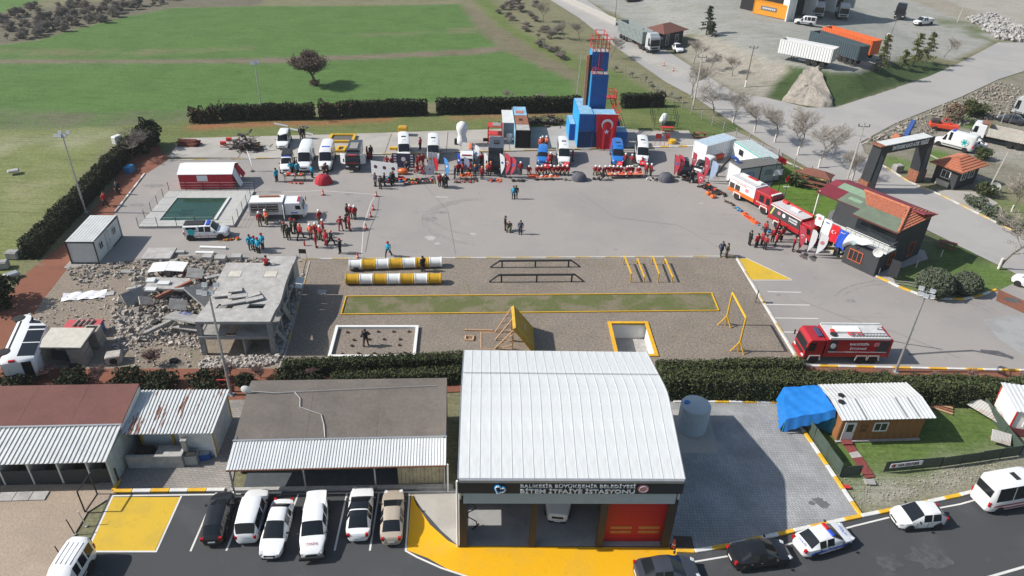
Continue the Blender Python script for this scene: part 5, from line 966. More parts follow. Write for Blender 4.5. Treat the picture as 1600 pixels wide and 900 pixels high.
# ---------------- training course ----------------
drum_prof=[(.50,0),(.55,.02),(.55,.12),(.51,.16),(.51,1.08),(.55,1.12),(.55,1.2),(.50,1.235)]
dme={m.name:mesh_of(MB().lathe(drum_prof,22,axis='X'),m,'drum',smooth=40) for m in (M('drum white',(.66,.67,.66),.5,var=.06),M('drum ochre',(.50,.29,.015),.5,var=.1))}
for (a,b,first,lb) in (((546,421),(691,416),0,'far crawl tunnel of white and ochre drums, white at both ends'),((541,443),(690,442),1,'near crawl tunnel of white and ochre drums, ochre at both ends')):
    A,B=G(*a),G(*b); root=thing('drum_tunnel',lb,'tunnel',A,heading(A,B)); Lg=(B-A).length; ks=list(dme)
    for k in range(7):piece(dme[ks[(k+first) % 2]],'drum',root,(k*Lg/7,0,.54),scale=(Lg/7/1.24,1,1))
for (pa,pb,lb,h) in (((766,418),(906,417),'far black balance beam on posts with ramps at its ends',.8),((764,441),(912,440),'near black balance beam on posts with ramps at its ends',.85)):
    A,B=G(*pa),G(*pb); root=thing('balance_beam',lb,'balance beam',A,heading(A,B)); Lg=(B-A).length; w=.22
    MB().box((Lg/2,0,h),(Lg-1.9,w,.12)).build('beam',blackp,root)
    for x0,x1 in ((0,.97),(Lg,Lg-.97)):MB().add([(x0,-w/2,.1),(x0,w/2,.1),(x1,w/2,h+.06),(x1,-w/2,h+.06),(x0,-w/2,0),(x0,w/2,0),(x1,w/2,h-.06),(x1,-w/2,h-.06)],[(0,1,2,3),(7,6,5,4),(0,4,5,1),(1,5,6,2),(2,6,7,3),(3,7,4,0)]).build('ramp',blackp,root)
    for t in (.13,.5,.87):MB().box((Lg*t,0,(h-.06)/2),(.14,.14,h-.06)).build('post',blackp,root)
for k,(a,b,h,lb) in enumerate((((974,413),(985,441),1.0,'first (leftmost), tall'),((995,412),(1006,441),.6,'second, low'),((1018,413),(1028,441),1.0,'third, tall'),((1038,412),(1050,441),.6,'fourth (rightmost), low'))):
    A,B=G(*a),G(*b); root=thing('hurdle',lb+' of four yellow hurdle bars on the gravel','hurdle',A,heading(A,B)); Lg=(B-A).length
    MB().box((Lg/2,0,h),(Lg+.1,.12,.12)).build('bar',yelp,root); [MB().box((x,0,(h-.06)/2),(.1,.1,h-.06)).build('post',yelp,root) for x in (0,Lg)]
gs=[(541,464),(1112,459),(1123,486),(533,492)]; gsm=ground_mat('worn grass strip',[(.35,.45,.6,(.20,.17,.12),.85),(1.2,.55,.7,(.7,.75,.6,1),.6)],(.115,.13,.05),bump=.6,bscale=7,speck=.35); sheet('grass_strip',gs,gsm,4*L)
fr_=thing('strip_edging','thin yellow edging round the long grass strip of the course','edging',G(*gs[0])); q=[G(*p)-G(*gs[0]) for p in gs]
for a,b in zip(q,q[1:]+q[:1]):MB().box(((a.x+b.x)/2,(a.y+b.y)/2,.06),((b-a).length,.1,.12+random.uniform(0,.004)),math.atan2((b-a).y,(b-a).x)).build('edging_rail',yelp,fr_)
wbx=[(527,513),(652,513),(647,559),(515,559)]; wb=thing('sand_box','white rimmed rectangular box with small stumps inside on the gravel','sand box',G(*wbx[0])); q=[G(*p)-G(*wbx[0]) for p in wbx]
for a,b in zip(q,q[1:]+q[:1]):MB().box(((a.x+b.x)/2,(a.y+b.y)/2,.13),((b-a).length+.25,.25,.26+random.uniform(0,.005)),math.atan2((b-a).y,(b-a).x)).build('rim',white,wb)
smesh=mesh_of(MB().lathe([(.13,0),(.13,.13),(.01,.14)],9),M('dark stump wood',(.055,.03,.02),.9),'stump')
for x,y in [(543,520),(567,519),(591,519),(615,519),(639,519),(553,532),(577,531),(600,531),(625,531),(550,541),(624,540),(535,554),(560,553),(585,553),(609,553),(634,553)]:piece(smesh,'stump',wb,G(x,y)-G(*wbx[0]))
# pit
pit=thing('pit','deep white walled pit with orange yellow rim on the gravel','pit',PIT[0]); q=[p-PIT[0] for p in PIT]; dpt=1.7
for k,(a,b) in enumerate(zip(q,q[1:]+q[:1])):
    MB().box(((a.x+b.x)/2,(a.y+b.y)/2,.05),((b-a).length+.25,.3,.14+k*.002),math.atan2((b-a).y,(b-a).x)).build('rim',M('rim orange yellow',(.66,.36,.02),.6),pit)
    MB().add([(a.x,a.y,0),(b.x,b.y,0),(b.x,b.y,-dpt),(a.x,a.y,-dpt)],[(0,1,2,3)]).build('wall',white,pit)
MB().add([(p.x,p.y,-dpt) for p in q],[(0,1,2,3)]).build('floor',concw,pit)
# inclined yellow wall and timber trestle
B1,B2=G(833,511),G(836,548); T1,T2=G(803,477,3.0),G(806,512,3.0); iw=thing('inclined_wall','leaning yellow climbing wall with a white heart mark behind the fire station','climbing wall',B1)
a,b,c,d=Vector((0,0,0)),B2-B1,T2-B1,T1-B1; MB().slab([a,b,c,d],.3).build('board',M('ochre wall',(.42,.26,.03),.7,var=.2,scale=1.2),iw)
o=heart(MB(),(0,0,0),.28,.03).build('heart_mark',white,iw); m_=(a+b+c+d)/4; o.location=m_+(b-a).cross(d-a).normalized()*(.03 if (b-a).cross(d-a).z > 0 else -.03); o.rotation_euler=(0,rad(-32),rad(90))
tr=thing('timber_trestle','raw timber trestle propping the leaning yellow wall','trestle',B1); base=G(752,542)-B1; top=(c+d)/2; mb=MB(); e1=G(752,519)-B1; e2=G(752,545)-B1; f1=G(800,519)-B1; f2=G(800,545)-B1
for p,r_ in ((e1,f1),(e2,f2),(e1,e2)):mb.tube(Vector(p),Vector(r_),.07,4)
for q1,q2 in ((e1,e2),(f1,f2)):pass
for t in (.0,.5,1):
    p=e1.lerp(e2,t); r_=d.lerp(c,t)*1.0; g1=f1.lerp(f2,t); p2=p.lerp(g1,.45); mb.tube(p2+Vector((0,0,.05)),r_+Vector((-.2,0,-.3)),.06,4); mb.tube(g1+Vector((0,0,.05)),r_+Vector((-.2,0,-.6)),.06,4)
    for k in range(4):mb.tube(p2.lerp(r_,k/4+.05),g1.lerp(r_,k/4+.2),.04,4)
tr_o=mb.build('timber_frame',timber,tr); tag(ring(MB(),[(-.35,-.3,.08),(.35,-.3,.08),(.35,.3,.08),(-.35,.3,.08)],.1,4).build('timber_ring',timber,loc=G(734,529)),'small square timber ring lying left of the trestle','timber ring')
ti2=thing('timber','single timber beam lying above the small square ring','timber',G(748,517)); MB().box((0,0,.07),(2.6,.14,.14),.03).build('beam',timber,ti2)
# yellow goal frame
go=thing('goal_frame','tall yellow rope frame with splayed feet near the parking bays','rope frame',G(1133,508)); d=G(1153,549)-G(1133,508); hh=3.6
for nm,p in (('post',Vector()),('post',d)):
    MB().tube(p,p+Vector((0,0,hh)),.09,6).build('post',yelp,go)
    for v in ((-.7,0),(.5,.3),(.4,-.5)):MB().tube(p+Vector((0,0,1.1)),p+Vector((v[0],v[1],0)),.06,5).build('brace',yelp,go)
MB().tube(Vector((0,0,hh)),d+Vector((0,0,hh)),.1,6).build('crossbar',yelp,go)
for i,(p,a) in enumerate((((503,457),.0),((641,422-6),0))):pass
tag(MB().box((0,0,.06),(.9,.7,.12)).build('concrete_cover',concw,loc=G(503,457)),'pale square concrete cover on the gravel right of the ruin','cover'); tag(MB().box((0,0,.25),(.45,.4,.5)).build('black_box',blackp,loc=G(557,424)),'small black box in front of the far drum tunnel','box')
# ---------------- pool ----------------
pl=thing('pool','rectangular green water pool in a pale concrete deck','pool',G(217,357)); dk=[G(*p)-G(217,357) for p in [(217,357),(366,355),(398,300),(265,301)]]; wt=[G(*p,.25)-G(217,357) for p in [(249,344),(332,344),(355,309),(277,309)]]
mb=MB(); vs=[(p.x,p.y,.25) for p in dk]+[(p.x,p.y,.25) for p in wt]+[(p.x,p.y,0) for p in dk]+[(p.x,p.y,.0) for p in wt]
fs=[(i,(i+1) % 4,4+(i+1) % 4,4+i) for i in range(4)]+[(i,8+i,8+(i+1) % 4,(i+1) % 4) for i in range(4)]+[(4+i,4+(i+1) % 4,12+(i+1) % 4,12+i) for i in range(4)]
mb.add(vs,fs).build('deck',M('pale deck concrete',(.40,.40,.38),.85,var=.1),pl,fix=False); MB().add([(p.x,p.y,.16) for p in wt],[(0,1,2,3)]).build('water',M('green pool water',(.016,.055,.035),.12,var=.25,scale=.25,spec=.5),pl)
MB().box(((wt[1].x+wt[2].x)/2+.35,(wt[1].y+wt[2].y)/2,.33),((wt[1]-wt[2]).length,.15,.16),math.atan2((wt[2]-wt[1]).y,(wt[2]-wt[1]).x)).build('coping',white,pl)
pf=thing('pool_fence','thin wire fence with dark posts round the green pool','fence',G(217,357))
for a,b in ((dk[0],dk[1]),(dk[1],dk[2]),(dk[2],dk[3]),(dk[3],dk[0])):
    n=round((b-a).length/1.9)
    for i in range(n):p=a+(b-a)*i/n; MB().tube((p.x,p.y,.26),(p.x,p.y,1.35),.035,5).build('fence_post',blackp,pf)
    mb=MB(); [mb.tube((a.x,a.y,z),(b.x,b.y,z),.014,4) for z in (.6,.95,1.3)]; mb.build('wire',galv,pf)
# ---------------- tents ----------------
tn=thing('frame_tent','red walled frame tent with white roof behind the pool','tent',G(283,296),heading(G(283,296),G(366,295))); tl,td,th=6.3,3.6,2.0; tred=M('tent red',(.42,.02,.035),.8,var=.1,bump=.3,bscale=3)
for k in range(3):MB().box((tl*(k+.5)/3,0,th/2),(tl/3-.03,.06,th)).build('wall_panel',tred,tn)
MB().box((tl,td/2,th/2),(.06,td,th)).build('wall_panel',tred,tn); MB().box((0,td/2,th/2),(.06,td,th)).build('wall_panel',tred,tn); MB().box((tl/2,td,th/2),(tl,.06,th)).build('wall_panel',tred,tn)
MB().slab([(-.1,-.12,th),(tl+.1,-.12,th),(tl+.1,td/2,th+.65),(-.1,td/2,th+.65)],.05).build('roof',clothw,tn); MB().slab([(-.1,td/2,th+.65),(tl+.1,td/2,th+.65),(tl+.1,td+.1,th),(-.1,td+.1,th)],.05).build('roof',clothw,tn)
MB().box((2.75,-.05,1.45),(1.25,.04,.75)).build('window',clothw,tn); MB().slab([(tl+.05,.2,1.9),(tl+.8,.1,.2),(tl+.9,1.2,.2),(tl+.05,1.6,2.2)],.03).build('door_flap',clothw,tn); MB().slab([(tl+.05,1.6,2.1),(tl+.95,1.4,.9),(tl+.95,2.8,.9),(tl+.05,3.0,2.2)],.04).build('porch',tred,tn)
def dome(label,px,r,h,mat,door=None,rz=0):
    root=thing('dome_tent',label,'tent',G(*px),rz); root.scale=(.85,.85,.9); mb=MB(); n,m=20,7; vs=[]
    for j in range(m+1):
        t=j/m*math.pi/2
        for i in range(n):
            a=i*2*math.pi/n; q=1-.10*abs(math.sin(2*a+.785)); vs.append((r*1.15*q*math.cos(a)*math.cos(t)**.8,r*q*math.sin(a)*math.cos(t)**.8,h*math.sin(t)))
    mb.add(vs,[(j*n+i,j*n+(i+1) % n,(j+1)*n+(i+1) % n,(j+1)*n+i) for j in range(m) for i in range(n)]).build('shell',mat,root,smooth=40)
    po=MB()
    for s in (-1,1):
        P=[(s*r*1.1*math.cos(t)*.74,r*math.cos(t)*.74,h*math.sin(t)*1.01+.02) for t in np.linspace(.05,3.09,14)]; ring(po,P,.025,5,close=False)
    po.build('pole',M('tent pole',(.08,.08,.08),.5),root)
    if door:MB().add([(-.45,-r*.93,.03),(.45,-r*.93,.03),(.36,-r*.75,h*.62),(0,-r*.62,h*.72),(-.36,-r*.75,h*.62)],[(0,1,2,3,4)]).build('door',door,root)
dome('red dome tent in front of the white vans',(506,286),1.2,1.35,tred,rz=.4); tgr=M('grey tent cloth',(.085,.085,.105),.7); tbl=M('tent door blue',(.02,.04,.16),.7)
dome('dark grey dome tent with blue door, between the two kneeling rows',(905,281),1.1,1.2,tgr,tbl); dome('dark grey dome tent with blue door, right of the kneeling rows',(1040,282),1.2,1.25,tgr,tbl)
inf=thing('inflatable','big white inflatable figure standing on the concrete apron','inflatable',G(722,226)); P=[(0,0,.1),(.05,0,.9),(-.1,.1,1.9),(.1,0,2.9),(.2,.1,3.5)]
mb=MB(); mb.lathe([(.4,0),(.75,.3),(.72,.9),(.55,1.4),(.62,1.8),(.82,2.4),(.74,3.0),(.4,3.35),(.02,3.45)],18); mb.build('body',clothw,inf,smooth=60); MB().box((-.85,0,.45),(.5,.5,.8)).build('blower',blackp,inf,bevel=.05)
rdk=thing('red_rack','red steel rescue frame with shelves behind the black expedition truck','rack',G(773,225)); mb=MB(); [mb.box((x,y,1.3),(.12,.12,2.6)) for x in (-1,1) for y in (0,1.8)]; [mb.box((0,.9,z),(2.1,1.9,.08)) for z in (.3,1.3,2.55)]; mb.build('frame',redp,rdk); MB().box((0.2,.9,2.64),(1.2,1.4,.1)).build('load',M('mixed load',(.25,.24,.22),.8),rdk)
# ---------------- house beside the yard exit ----------------
ho=thing('dark_house','dark grey two storey house with green felt, maroon and terracotta roof','house',(33.1,76.5,0),math.atan2(-8.4,6.4)); HU,HV,EZ,RZ_=10.6,7.9,5.1,5.95; hwall=M('dark plaster',(.045,.047,.052),.8,var=.15,scale=.7)
mb=MB(); mb.box((6.5,4.3,2.6),(7.4,6.6,5.2)); mb.build('wall',hwall,ho); MB().box((1.9,5.5,1.3),(1.8,4.2,2.6)).build('wall',M('grey plaster',(.16,.165,.17),.85),ho)
vR=4.6
def rp(u,v):return (u,v,EZ+(RZ_-EZ)*(v/vR if v <= vR else (HV-v)/(HV-vR)))
MB().slab([rp(0,1.2),rp(2.6,1.2),rp(2.6,3.3),rp(0,3.3)],.12).build('roof',maroonsheet,ho); MB().slab([rp(0,3.31),rp(1.2,3.31),rp(1.2,HV),rp(0,HV)],.12).build('roof',maroonsheet,ho) if 0 else None
for k in range(14):MB().slab([rp(.02+k*.186,1.15),rp(.08+k*.186,1.15),rp(.08+k*.186,3.28),rp(.02+k*.186,3.28)],.0001).build('roof_rib',maroonsheet,ho).location.z=.03
MB().slab([rp(0,3.32),rp(1.1,3.32),rp(1.1,vR),rp(0,vR)],.12).build('roof',maroonsheet,ho); MB().slab([rp(0,vR),rp(HU,vR),(HU,HV,EZ),(0,HV,EZ)],.12).build('roof',maroonsheet,ho)
MB().slab([rp(1.12,3.32),rp(5.4,3.32),rp(5.4,vR),rp(1.12,vR)],.12).build('roof',greenfelt2,ho); MB().slab([rp(2.62,1.2),rp(5.4,1.2),rp(5.4,3.3),rp(2.62,3.3)],.12).build('roof',greenfelt,ho); MB().slab([rp(5.42,-.1),(HU,-.1,rp(0,-.1)[2]),(8.9,vR,RZ_),rp(5.42,vR)],.12).build('roof',greenfelt,ho)
o=MB().slab([rp(3.3,2.0),rp(4.9,2.0),rp(4.9,2.6),rp(3.3,2.6)],.02).build('roof_patch',greenfelt2,ho); o.location.z=.03
def tiles(parent,quad,rows,cols,lift=.05):
    a,b,c,d=[Vector(p) for p in quad]; nrm=(b-a).cross(d-a).normalized(); nrm=nrm if nrm.z > 0 else -nrm
    for r_ in range(rows):
        t0,t1=r_/rows,(r_+1)/rows; mb=MB()
        for k in range(cols):
            u0,u1=k/cols,(k+.9)/cols; p=[a.lerp(d,t0).lerp(b.lerp(c,t0),u0),a.lerp(d,t0).lerp(b.lerp(c,t0),u1),a.lerp(d,t1).lerp(b.lerp(c,t1),u1),a.lerp(d,t1).lerp(b.lerp(c,t1),u0)]
            h=lift+.02*(k % 2); p[0]=p[0]+nrm*(h+.05); p[1]=p[1]+nrm*(h+.05); p[2]=p[2]+nrm*h*.4; p[3]=p[3]+nrm*h*.4; lo=[q-nrm*.1 for q in p]
            mb.add(p+lo,[(0,1,2,3),(0,4,5,1),(1,5,6,2),(3,7,4,0)])
        mb.build('tile_row',tilem,parent)
tiles(ho,[(HU,-.1,EZ-.02),(HU,HV,EZ),(8.7,HV*.62,RZ_+.02),(8.7,vR*.9,RZ_)],8,22); tiles(ho,[(5.45,2.3,rp(0,2.3)[2]),(9.72,2.3,rp(0,2.3)[2]),(8.9,vR,RZ_),(3.6,vR,RZ_)],5,26)
MB().tube((3.6,vR,RZ_+.06),(8.9,vR,RZ_+.06),.13,6).build('ridge',tilem,ho); MB().tube((8.9,vR,RZ_+.06),(HU,-.1,EZ+.06),.13,6).build('hip_ridge',tilem,ho)
for a,b in (((0,1.15),(2.6,1.15)),((2.6,1.15),(5.4,1.15)),((5.4,-.15),(HU,-.15))):MB().box(((a[0]+b[0])/2,a[1],rp(0,a[1])[2]-.1),(b[0]-a[0],.06,.14)).build('eave_board',M('red brown board',(.10,.03,.03),.7),ho)
MB().tube((.25,1.4,0),(.25,1.4,5.4),.09,6).build('porch_column',white,ho)
MB().box((7.9,.3,2.62),(5.0,1.9,.16)).build('balcony_floor',offw,ho); rl=MB()
for x in np.arange(5.5,10.5,.55):rl.tube((x,-.6,2.7),(x,-.6,3.6),.025,4)
for z in (3.1,3.6):rl.tube((5.45,-.6,z),(10.4,-.6,z),.03,4); rl.tube((10.4,-.6,z),(10.4,1,z),.03,4)
rl.build('balcony_rail',galv,ho); MB().box((7.9,.95,4.0),(4.6,.1,2.3)).build('balcony_glazing',glass,ho)
MB().box((4.0,-.85,3.35),(4.4,.1,.22),0,ry=.12).build('canopy_edge',offw,ho)
MB().box((8.3,-.35,1.25),(3.8,2.1,2.5)).build('wall',hwall,ho)
ofr=M('orange window frame',(.42,.10,.05),.6)
window(ho,(7.7,-1.42,1.35),1.5,1.2,0,ofr,bars=2); window(ho,(10.22,1.2,1.4),1.1,1.3,math.pi/2,ofr); window(ho,(10.22,5.2,1.4),1.1,1.6,math.pi/2,ofr)
for x in (3.6,5.2):MB().box((x,-.6,1.3),(.5,.5,2.6)).build('pillar',hwall,ho)
MB().box((4.4,.2,.06),(2.2,1.7,.12)).build('porch_floor',M('cream tiles',(.55,.52,.45),.7),ho); MB().box((4.2,1.0,2.66),(3.4,3.4,.12)).build('porch_roof',offw,ho)
HM=Matrix.Translation(ho.location) @ Matrix.Rotation(ho.rotation_euler.z,4,'Z'); hr=ho.rotation_euler.z
sheet('house_pavement',[(1288,386),(1340,413),(1400,446),(1392,425),(1450,405),(1445,392),(1330,360),(1285,368)],concrete,3.8*L+.002)
def hang(label,u,w,h,z,mat,name='hanging_flag',tail=False,sway=.1,v=-.95):
    r0=thing(name,label,'flag',HM @ Vector((u,v,z)),hr); n=6; m=8; V_=[(i*w/n+.03*math.sin(j),.05*math.sin(i*1.9+j*.8)-sway*j/m,-h*j/m-(.25*abs(i/n-.5)*2*(j == m) if tail else 0)) for j in range(m+1) for i in range(n+1)]
    MB().add(V_,[(j*7+i,(j+1)*7+i,(j+1)*7+i+1,j*7+i+1) for j in range(m) for i in range(n)]).build('cloth',mat,r0,smooth=60); MB().box((w/2,0,.02),(w+.1,.04,.04)).build('rod',galv,r0); return r0
f=hang('white round ended flag, leftmost of four on the dark house front',2.0,.85,1.3,3.9,clothw); o=MB(); disc(o,(.42,-.1,-.4),.2,0); o.build('emblem',pk,f)
f=hang('long white forked flag beside the red one on the dark house front',2.95,1.0,2.3,3.75,clothw,tail=True); text('AFAD',.2,M('print blue',(.05,.15,.4),.7),f,(.5,-.1,-.35),R90)
f=hang('red flag with white crescent on the dark house front',4.0,1.0,2.0,3.5,flagred); crescent(f,(.42,-.16,-.8),.2,clothw)
f=hang('blue flag with white print on the dark house front',5.0,1.05,2.0,3.3,clothb,tail=True); text('AKUT',.22,clothw,f,(.5,-.1,-.3),R90)
bg_=thing('big_banner','large billowing white flag with pale blue emblem below the balcony of the dark house','flag',HM @ Vector((6.3,-1.1,3.3)),hr); bg_.scale=(.82,.82,.82); V_=[]
for j in range(11):
    for i in range(13):u,v=i/12,j/10; V_.append((u*3.3*(1-.35*v)-.3*v,-.35-.4*math.sin(math.pi*v)-.15*math.sin(u*7+v*2),.35*math.sin(u*2.4)-v*2.1*(1-.55*u)+.08*math.sin(u*9)))
MB().add(V_,[(j*13+i,(j+1)*13+i,(j+1)*13+i+1,j*13+i+1) for j in range(10) for i in range(12)]).build('cloth',clothw,bg_,smooth=60); o=heart(MB(),(1.25,-.98,-.45),.34,.05).build('emblem',M('pale teal',(.25,.48,.52),.7),bg_)
ds=thing('dish_antenna','round white satellite dish on the near corner of the dark house','satellite dish',HM @ Vector((9.9,-1.5,2.7)),hr+.3); MB().lathe([(.02,.12),(.3,.08),(.5,0),(.47,0),(.28,.06),(.02,.1)],18,(0,0,.1),'Y').build('dish',white,ds); MB().tube((0,.1,-.6),(0,.1,.1),.03,5).build('bracket',galv,ds)
for k,(p,a,lb) in enumerate((((1304,376),-.75,'dark red bench under the hanging flags of the house'),((1352,402),-.6,'dark red bench below the orange framed window'))):
    r0=thing('bench',lb,'bench',G(*p),a); MB().box((0,0,.45),(1.7,.5,.06)).build('seat',rust,r0); MB().box((0,.25,.8),(1.7,.06,.5)).build('backrest',rust,r0); [MB().box((x,0,.22),(.07,.45,.44)).build('leg',iron,r0) for x in (-.7,.7)]
for k,p in enumerate([(1301,386),(1321,400),(1372,430),(1431,418),(1470,401)]):tag(MB().tube((0,0,0),(0,0,.85),.05,6).build('bollard',white,loc=G(*p)),['first (leftmost)','second','third, by the bin','fourth, by the grey wall','last, behind the house'][k]+' white post along the pavement of the dark house','post')
bi=thing('litter_bin','small black litter bin at the kerb by the dark house','bin',G(1368,425)); MB().lathe([(.16,0),(.2,.5),(.2,.55)],12).build('bin',blackp,bi); MB().lathe([(.21,.56),(.15,.62),(.01,.63)],12).build('lid',blackp,bi)
tb=thing('side_table','small black folding table with a patterned cloth by the kerb bench','table',G(1362,414),-.6); MB().box((0,0,.7),(.9,.5,.05)).build('top',M('patterned cloth',(.2,.2,.3),.8,var=.8,scale=6),tb); [MB().tube((x,y,0),(x,y,.68),.02,4).build('leg',blackp,tb) for x in (-.4,.4) for y in (-.2,.2)]
# ---------------- gate arch ----------------
A,B=G(1352,298),G(1428,281); ar=thing('gate_arch','black slanted gate arch over the side road with white lettering','gate arch',A,heading(A,B)); Lg=(B-A).length; pan=M('grey panel',(.10,.115,.125),.5); H_=6.4
for x,s in ((0,1),(Lg,-1)):
    MB().profile([(x-s*.9,0),(x+s*.55,0),(x+s*1.0,H_-1.1),(x-s*.3,H_)],-.7,.7).build('pylon',dkgrey,ar); MB().profile([(x-s*.6,.1),(x+s*.3,.1),(x+s*.55,H_-1.6),(x-s*.1,H_-1.0)],-.76,-.71).build('panel',pan,ar)
    MB().box((x-s*.15,0,.8),(1.7,1.5,1.6)).build('foot_cladding',rust,ar)
MB().box((Lg/2,0,H_-.55),(Lg+.6,1.3,1.1)).build('beam',dkgrey,ar); MB().box((Lg/2,0,H_+.05),(Lg-.5,1.5,.1)).build('beam_top',offw,ar); MB().box((.1,0,H_+.02),(1.6,1.6,.12)).build('beam_top',rust,ar)
text('ENTEGRE KATI ATIK TESİSİ',.72,letw,ar,(Lg/2+.5,-.68,H_-.55),R90,width=Lg*.72,bold=.02)
bk=thing('planter','grey concrete block planter under the gate arch','planter',G(1401,268),.3); MB().box((0,0,.5),(1.3,1.0,1.0)).build('block',concd,bk,bevel=.04); MB().box((0,0,1.01),(1.05,.75,.05)).build('top',concw,bk)
# ---------------- guard hut, picnic things, flags, gas tank ----------------
def hiproof(root,x0,x1,y0,y1,z,h,mat,th=.12):
    w,d=x1-x0,y1-y0; m=min(w,d)/2
    r0,r1=((x0+m,(y0+y1)/2),(x1-m,(y0+y1)/2)) if w >= d else (((x0+x1)/2,y0+m),((x0+x1)/2,y1-m))
    r0=(*r0,z+h); r1=(*r1,z+h); c=[(x0,y0,z),(x1,y0,z),(x1,y1,z),(x0,y1,z)]; fs=[[c[0],c[1],r1,r0],[c[1],c[2],r1],[c[2],c[3],r0,r1],[c[3],c[0],r0]] if w >= d else [[c[0],c[1],r0],[c[1],c[2],r1,r0],[c[2],c[3],r1],[c[3],c[0],r0,r1]]
    for f in fs:MB().slab(f,th).build('roof',mat,root)
    return c,r0,r1
gh=thing('guard_hut','small dark guard hut with terracotta hip roof beside the gate','guard hut',G(1492,297)+Vector((.2,0,0)),rad(-32)); gh.location=(58.4,91.6,0); gh.rotation_euler.z=rad(33)
MB().box((2.6,1.7,1.35),(5.0,3.2,2.7)).build('wall',hwall,gh); c,r0,r1=hiproof(gh,-.6,5.8,-.6,4.0,2.7,1.1,tilem); tiles(gh,[c[0],c[1],r1,r0],6,24,.04); tiles(gh,[c[1],c[2],r1,r1],6,16,.04); tiles(gh,[c[3],c[0],r0,r0],6,16,.04)
window(gh,(.08,1.7,1.6),1.2,1.0,-math.pi/2); window(gh,(1.6,.08,1.6),1.1,1.0); window(gh,(3.4,.08,1.6),1.1,1.0); MB().box((-.05,1.7,.35),(.2,1.8,.7)).build('cladding',M('cream tiles',(.55,.52,.45),.7),gh)
dsh=thing('ground_dish','large round white dish standing on the grass by the guard hut pole','satellite dish',G(1553,299),-.5); MB().lathe([(.02,.15),(.4,.1),(.62,0),(.58,0),(.35,.08),(.02,.12)],18,(0,0,.65),'Y').build('dish',offw,dsh); MB().tube((0,.1,0),(0,.1,.6),.04,5).build('stand',galv,dsh)
ps=thing('picnic_shelter','brown roofed picnic shelter behind the flagpoles','shelter',G(1272,290),-.6); hiproof(ps,-2,2,-1.2,1.2,1.7,.6,M('brown shelter roof',(.17,.07,.05),.85)); [MB().box((x,y,.85),(.12,.12,1.7)).build('post',rust,ps) for x in (-1.7,1.7) for y in (-1,1)]
def ptable(label,p,rz,m=None,s=1):
    r0=thing('picnic_table',label,'picnic table',G(*p),rz); m=m or M('brown bench wood',(.19,.07,.05),.8); MB().box((0,0,.75),(1.9,.75,.06)).build('table_top',m,r0); [MB().box((0,y,.45),(1.9,.28,.05)).build('seat',m,r0) for y in (-.75,.75)]; [MB().box((x,0,.37),(.08,1.5,.08),rx=0).build('leg',m,r0) for x in (-.7,.7)]; [MB().box((x,0,.55),(.09,.5,.35)).build('leg',m,r0) for x in (-.7,.7)]; r0.scale=(s,)*3
ptable('brown picnic table left of the shelter, near the road fence',(1252,278),-.5,s=1.1); ptable('brown picnic table right of the shelter',(1285,297),-.5,s=1.1); ptable('brown picnic table in front of the shelter',(1262,291),-.5); ptable('red picnic table between the gas tank and the concrete slab',(1042,206),0,redp); ptable('red brown picnic table at the right end of the slab by the white offices',(1093,215),0,rust); ptable('dark picnic table in the shade behind the dark house',(1478,388),-.5)
for p,m,lb,s in (((1205,331-14),flagred,'slim pole with limp red flag right of two others',0),((1216,318),clothw,'slim pole with white flag, middle of three on the lawn',1),((1202,300),flagred,'tall slim pole with red flag blowing above the dark container',2)):
    pass
for px,py,h,m,lb,dx in ((1203,303,5.4,flagred,'slim pole with red flag, tallest of three by the container offices',1.1),(1213,311,4.2,clothw,'slim pole with white flag, middle of three by the container offices',-1.1),(1223,318,3.9,flagred,'slim pole with limp red flag, nearest the picnic shelter',-.35)):
    r0=thing('flagpole',lb,'flagpole',G(px,py)); MB().tube((0,0,0),(0,0,h),.04,6,.03).build('pole',blackp if m is clothw else iron,r0); V_=[(dx*i/6,.08*math.sin(i*1.6+j),h-.1-.75*j/4-(.5 if dx > 0 else .18)*i/6*abs(dx)) for j in range(5) for i in range(7)]; MB().add(V_,[(j*7+i,(j+1)*7+i,(j+1)*7+i+1,j*7+i+1) for j in range(4) for i in range(6)]).build('flag',m,r0,smooth=60)
gt=thing('gas_tank','white horizontal gas tank in a wire enclosure on the grass','gas tank',G(1036,193),1.25); MB().lathe([(.02,-1.5),(.35,-1.42),(.52,-1.15),(.52,1.15),(.35,1.42),(.02,1.5)],16,(0,0,.85),'X').build('tank',white,gt,smooth=60); [MB().box((x,0,.25),(.2,.8,.5)).build('saddle',concd,gt) for x in (-.8,.8)]
ge=thing('wire_enclosure','dark post and wire enclosure round the white gas tank','fence',G(1036,193)); q=[G(*p)-G(1036,193) for p in [(1022,200),(1058,200),(1052,178),(1016,178)]]
for a,b in zip(q,q[1:]+q[:1]):
    for i in range(3):p=a+(b-a)*i/3; MB().tube((p.x,p.y,0),(p.x,p.y,2.0),.035,4).build('fence_post',blackp,ge)
    mb=MB(); [mb.tube((a.x,a.y,z),(b.x,b.y,z),.012,3) for z in (.3,.7,1.1,1.5,1.95)]; mb.build('wire',blackp,ge)
sheet('slab',[(1003,206),(1062,204),(1090,228),(1010,231)],concrete,5*L)
# road fence of concrete posts and wire
rf=thing('post_fence','concrete post and wire fence along the country road verge','fence',G(960,110)); pts=[G(*p) for p in [(965,108),(1025,142),(1080,178),(1130,205),(1190,235),(1240,262),(1292,290),(1345,312)]]; o0=G(960,110); pm2=mesh_of(MB().box((0,0,.75),(.12,.12,1.5)),pole_conc,'fence_post')
for a,b in zip(pts[:-1],pts[1:]):
    n=max(1,round((b-a).length/3))
    for i in range(n):piece(pm2,'fence_post',rf,a+(b-a)*i/n-o0)
    mb=MB(); [mb.tube(a-o0+Vector((0,0,z)),b-o0+Vector((0,0,z)),.012,3) for z in (.5,.9,1.3)]; mb.build('wire',galv,rf)
